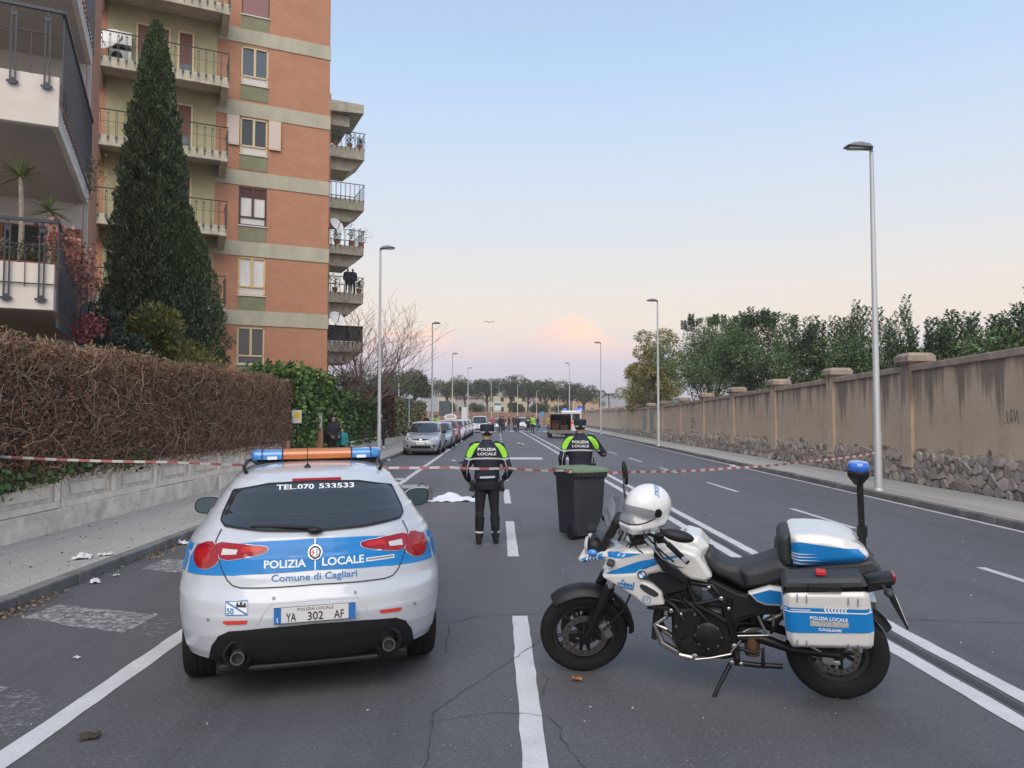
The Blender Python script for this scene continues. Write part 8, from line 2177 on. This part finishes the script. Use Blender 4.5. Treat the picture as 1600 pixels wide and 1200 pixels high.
# ---- litter and leaves
PAPER = M('white_litter', (0.66, 0.67, 0.70), 0.7)
def crumple(label, x, y, z, r, seed, mat=PAPER, name='litter_paper', cat='litter'):
    g = np.random.default_rng(seed); mb = MB(); k = 9; V = []
    for i in range(k):
        for j in range(k):
            u, v = i / (k - 1) - .5, j / (k - 1) - .5; V.append((u * 2 * r + g.normal() * r * .12, v * 1.3 * r + g.normal() * r * .12, abs(g.normal()) * r * .32 * (1 - (u * u + v * v)) + 0.006))
    mb.add(V, [(i * k + j, (i + 1) * k + j, (i + 1) * k + j + 1, i * k + j + 1) for i in range(k - 1) for j in range(k - 1)])
    return tag(mb.build(name, mat, None, loc=(x, y, z), rot=(0, 0, g.uniform(0, 3))), label, cat, None, 'thing')
crumple('crumpled white plastic lying on the left pavement near the kerb', -4.78, 8.75, .12, .10, 1); crumple('second crumpled white scrap touching the first on the pavement', -4.62, 8.95, .12, .07, 2)
crumple('white paper scrap in the gutter, nearest the camera', -4.26, 8.05, .005, .07, 3); crumple('smaller white scrap in the gutter next to it', -4.20, 8.35, .005, .04, 4); crumple('white scrap in the gutter by the police car lamp', -4.30, 10.4, .005, .09, 5)
crumple('small pale scrap on the asphalt left of the edge line', -3.05, 5.55, .005, .025, 6); crumple('dark flattened scrap on the asphalt near the bottom left', -2.23, 4.2, .005, .05, 7, M('dark_litter', (0.05, 0.04, 0.035), .9)); crumple('white scrap by the kerb in front of the silver hatchback', -4.2, 29.6, .005, .09, 8); crumple('pale debris on the road beside the left officer', -1.6, 29, .01, .10, 9); crumple('dark debris on the road near the edge line', -1.2, 27.5, .01, .14, 10, M('dark_litter', (0.05, 0.04, 0.035), .9)); crumple('pale rag on the road beyond the officers', 1.6, 45, .01, .3, 11, M('grey_rag', (0.35, 0.36, 0.38), .9))
crumple('orange-brown fallen leaf under the motorcycle front wheel', 0.56, 5.02, .006, .035, 12, M('orange_leaf', (0.38, 0.16, 0.05), .8), 'fallen_leaf', 'leaf')
crumple('white rag on the right kerb far along', 8.3, 25.5, .01, .12, 13)
n = 2600
yy = 3.5 + rng.random(n) ** 1.3 * 24; P = np.stack([KL(yy) + np.abs(rng.normal(0, 0.10, n)) + 0.01, yy, 0.008 + rng.random(n) * 0.03], 1)
keep = (np.sin(yy * 2.1) + np.sin(yy * 5.3 + 1) * .6 + rng.normal(size=n) * .6) > 0.1
o = link('fallen_leaves', leaf_mesh('fallen_leaves', P[keep], 0.036, 0.6, np.stack([rng.normal(size=keep.sum()), rng.normal(size=keep.sum()), rng.normal(size=keep.sum()) * .15], 1), 0.2), M('gutter_leaf', (0.24, 0.165, 0.095), 0.9, island=0.5)); tag(o, 'dry leaves and grit lying along the left gutter', 'leaves', None, 'stuff')
n = 1500
P = np.stack([rng.uniform(-4.2, 8.3, n), 3 + rng.random(n) ** 1.6 * 30, np.full(n, 0.010)], 1)
o = link('road_grit', leaf_mesh('road_grit', P, 0.016, 0.8, np.stack([rng.normal(size=n), rng.normal(size=n), rng.normal(size=n) * .1], 1), 0.1), M('grit_pale', (0.32, 0.30, 0.28), 0.9, island=0.5)); tag(o, 'small pale grit scattered over the asphalt', 'grit', None, 'stuff')
n = 260
P = np.stack([rng.uniform(-6.25, -4.6, n), 4 + rng.random(n) ** 1.3 * 20, np.full(n, 0.128)], 1)
o = link('pavement_litter', leaf_mesh('pavement_litter', P, 0.03, 0.6, np.stack([rng.normal(size=n), rng.normal(size=n), rng.normal(size=n) * .1], 1), 0.1), M('gutter_leaf_dark', (0.10, 0.08, 0.06), 0.9, island=0.5)); tag(o, 'dark leaf crumbs scattered on the left pavement', 'leaves', None, 'stuff')
# ---- utility: drain cover
dc = struct(sheet('drain_cover', [(-1.0, 27.9), (-0.4, 27.9), (-0.4, 28.5), (-1.0, 28.5)], 0.006, M('cast_iron', (0.05, 0.048, 0.046), 0.5)))

# ---- gull crossing the sky
bd_ = thing('gull', 'tiny gull gliding above the far pines', 'bird', (-0.4, 62.0, 9.7), 0.3)
mb = MB(); mb.ell((0, 0, 0), (0.06, 0.16, 0.05), 10, 8); mb.build('body', WHITE, bd_, smooth=180)
for sg in (-1, 1):
    mb = MB(); mb.add([(0, 0.07, 0.02), (sg * 0.26, 0.10, 0.10), (sg * 0.55, 0.0, 0.02), (sg * 0.28, -0.04, 0.09), (0, -0.07, 0.02)], [(0, 1, 2, 3, 4)]); o = mb.build('wing', M('gull_wing', (0.32, 0.32, 0.34), 0.8), bd_)
    so = o.modifiers.new('s', 'SOLIDIFY'); so.thickness = 0.012
# ------------------------------------------------------------------ evening air
hz = MB(); hz.span(V3(-2550, -250, -1.2), V3(2550, 2450, 84))
_hm = bpy.data.materials.new('haze_air'); _hm.use_nodes = True
_hn = _hm.node_tree; _hn.nodes.clear()
_pv = _hn.nodes.new('ShaderNodeVolumePrincipled'); _pv.inputs['Color'].default_value = (0.90, 0.86, 0.92, 1); _pv.inputs['Density'].default_value = 0.0006
_ho = _hn.nodes.new('ShaderNodeOutputMaterial'); _hn.links.new(_pv.outputs[0], _ho.inputs['Volume'])
ho = hz.build('haze', _hm); tag(ho, 'thin evening haze in the air', 'haze', None, 'stuff')
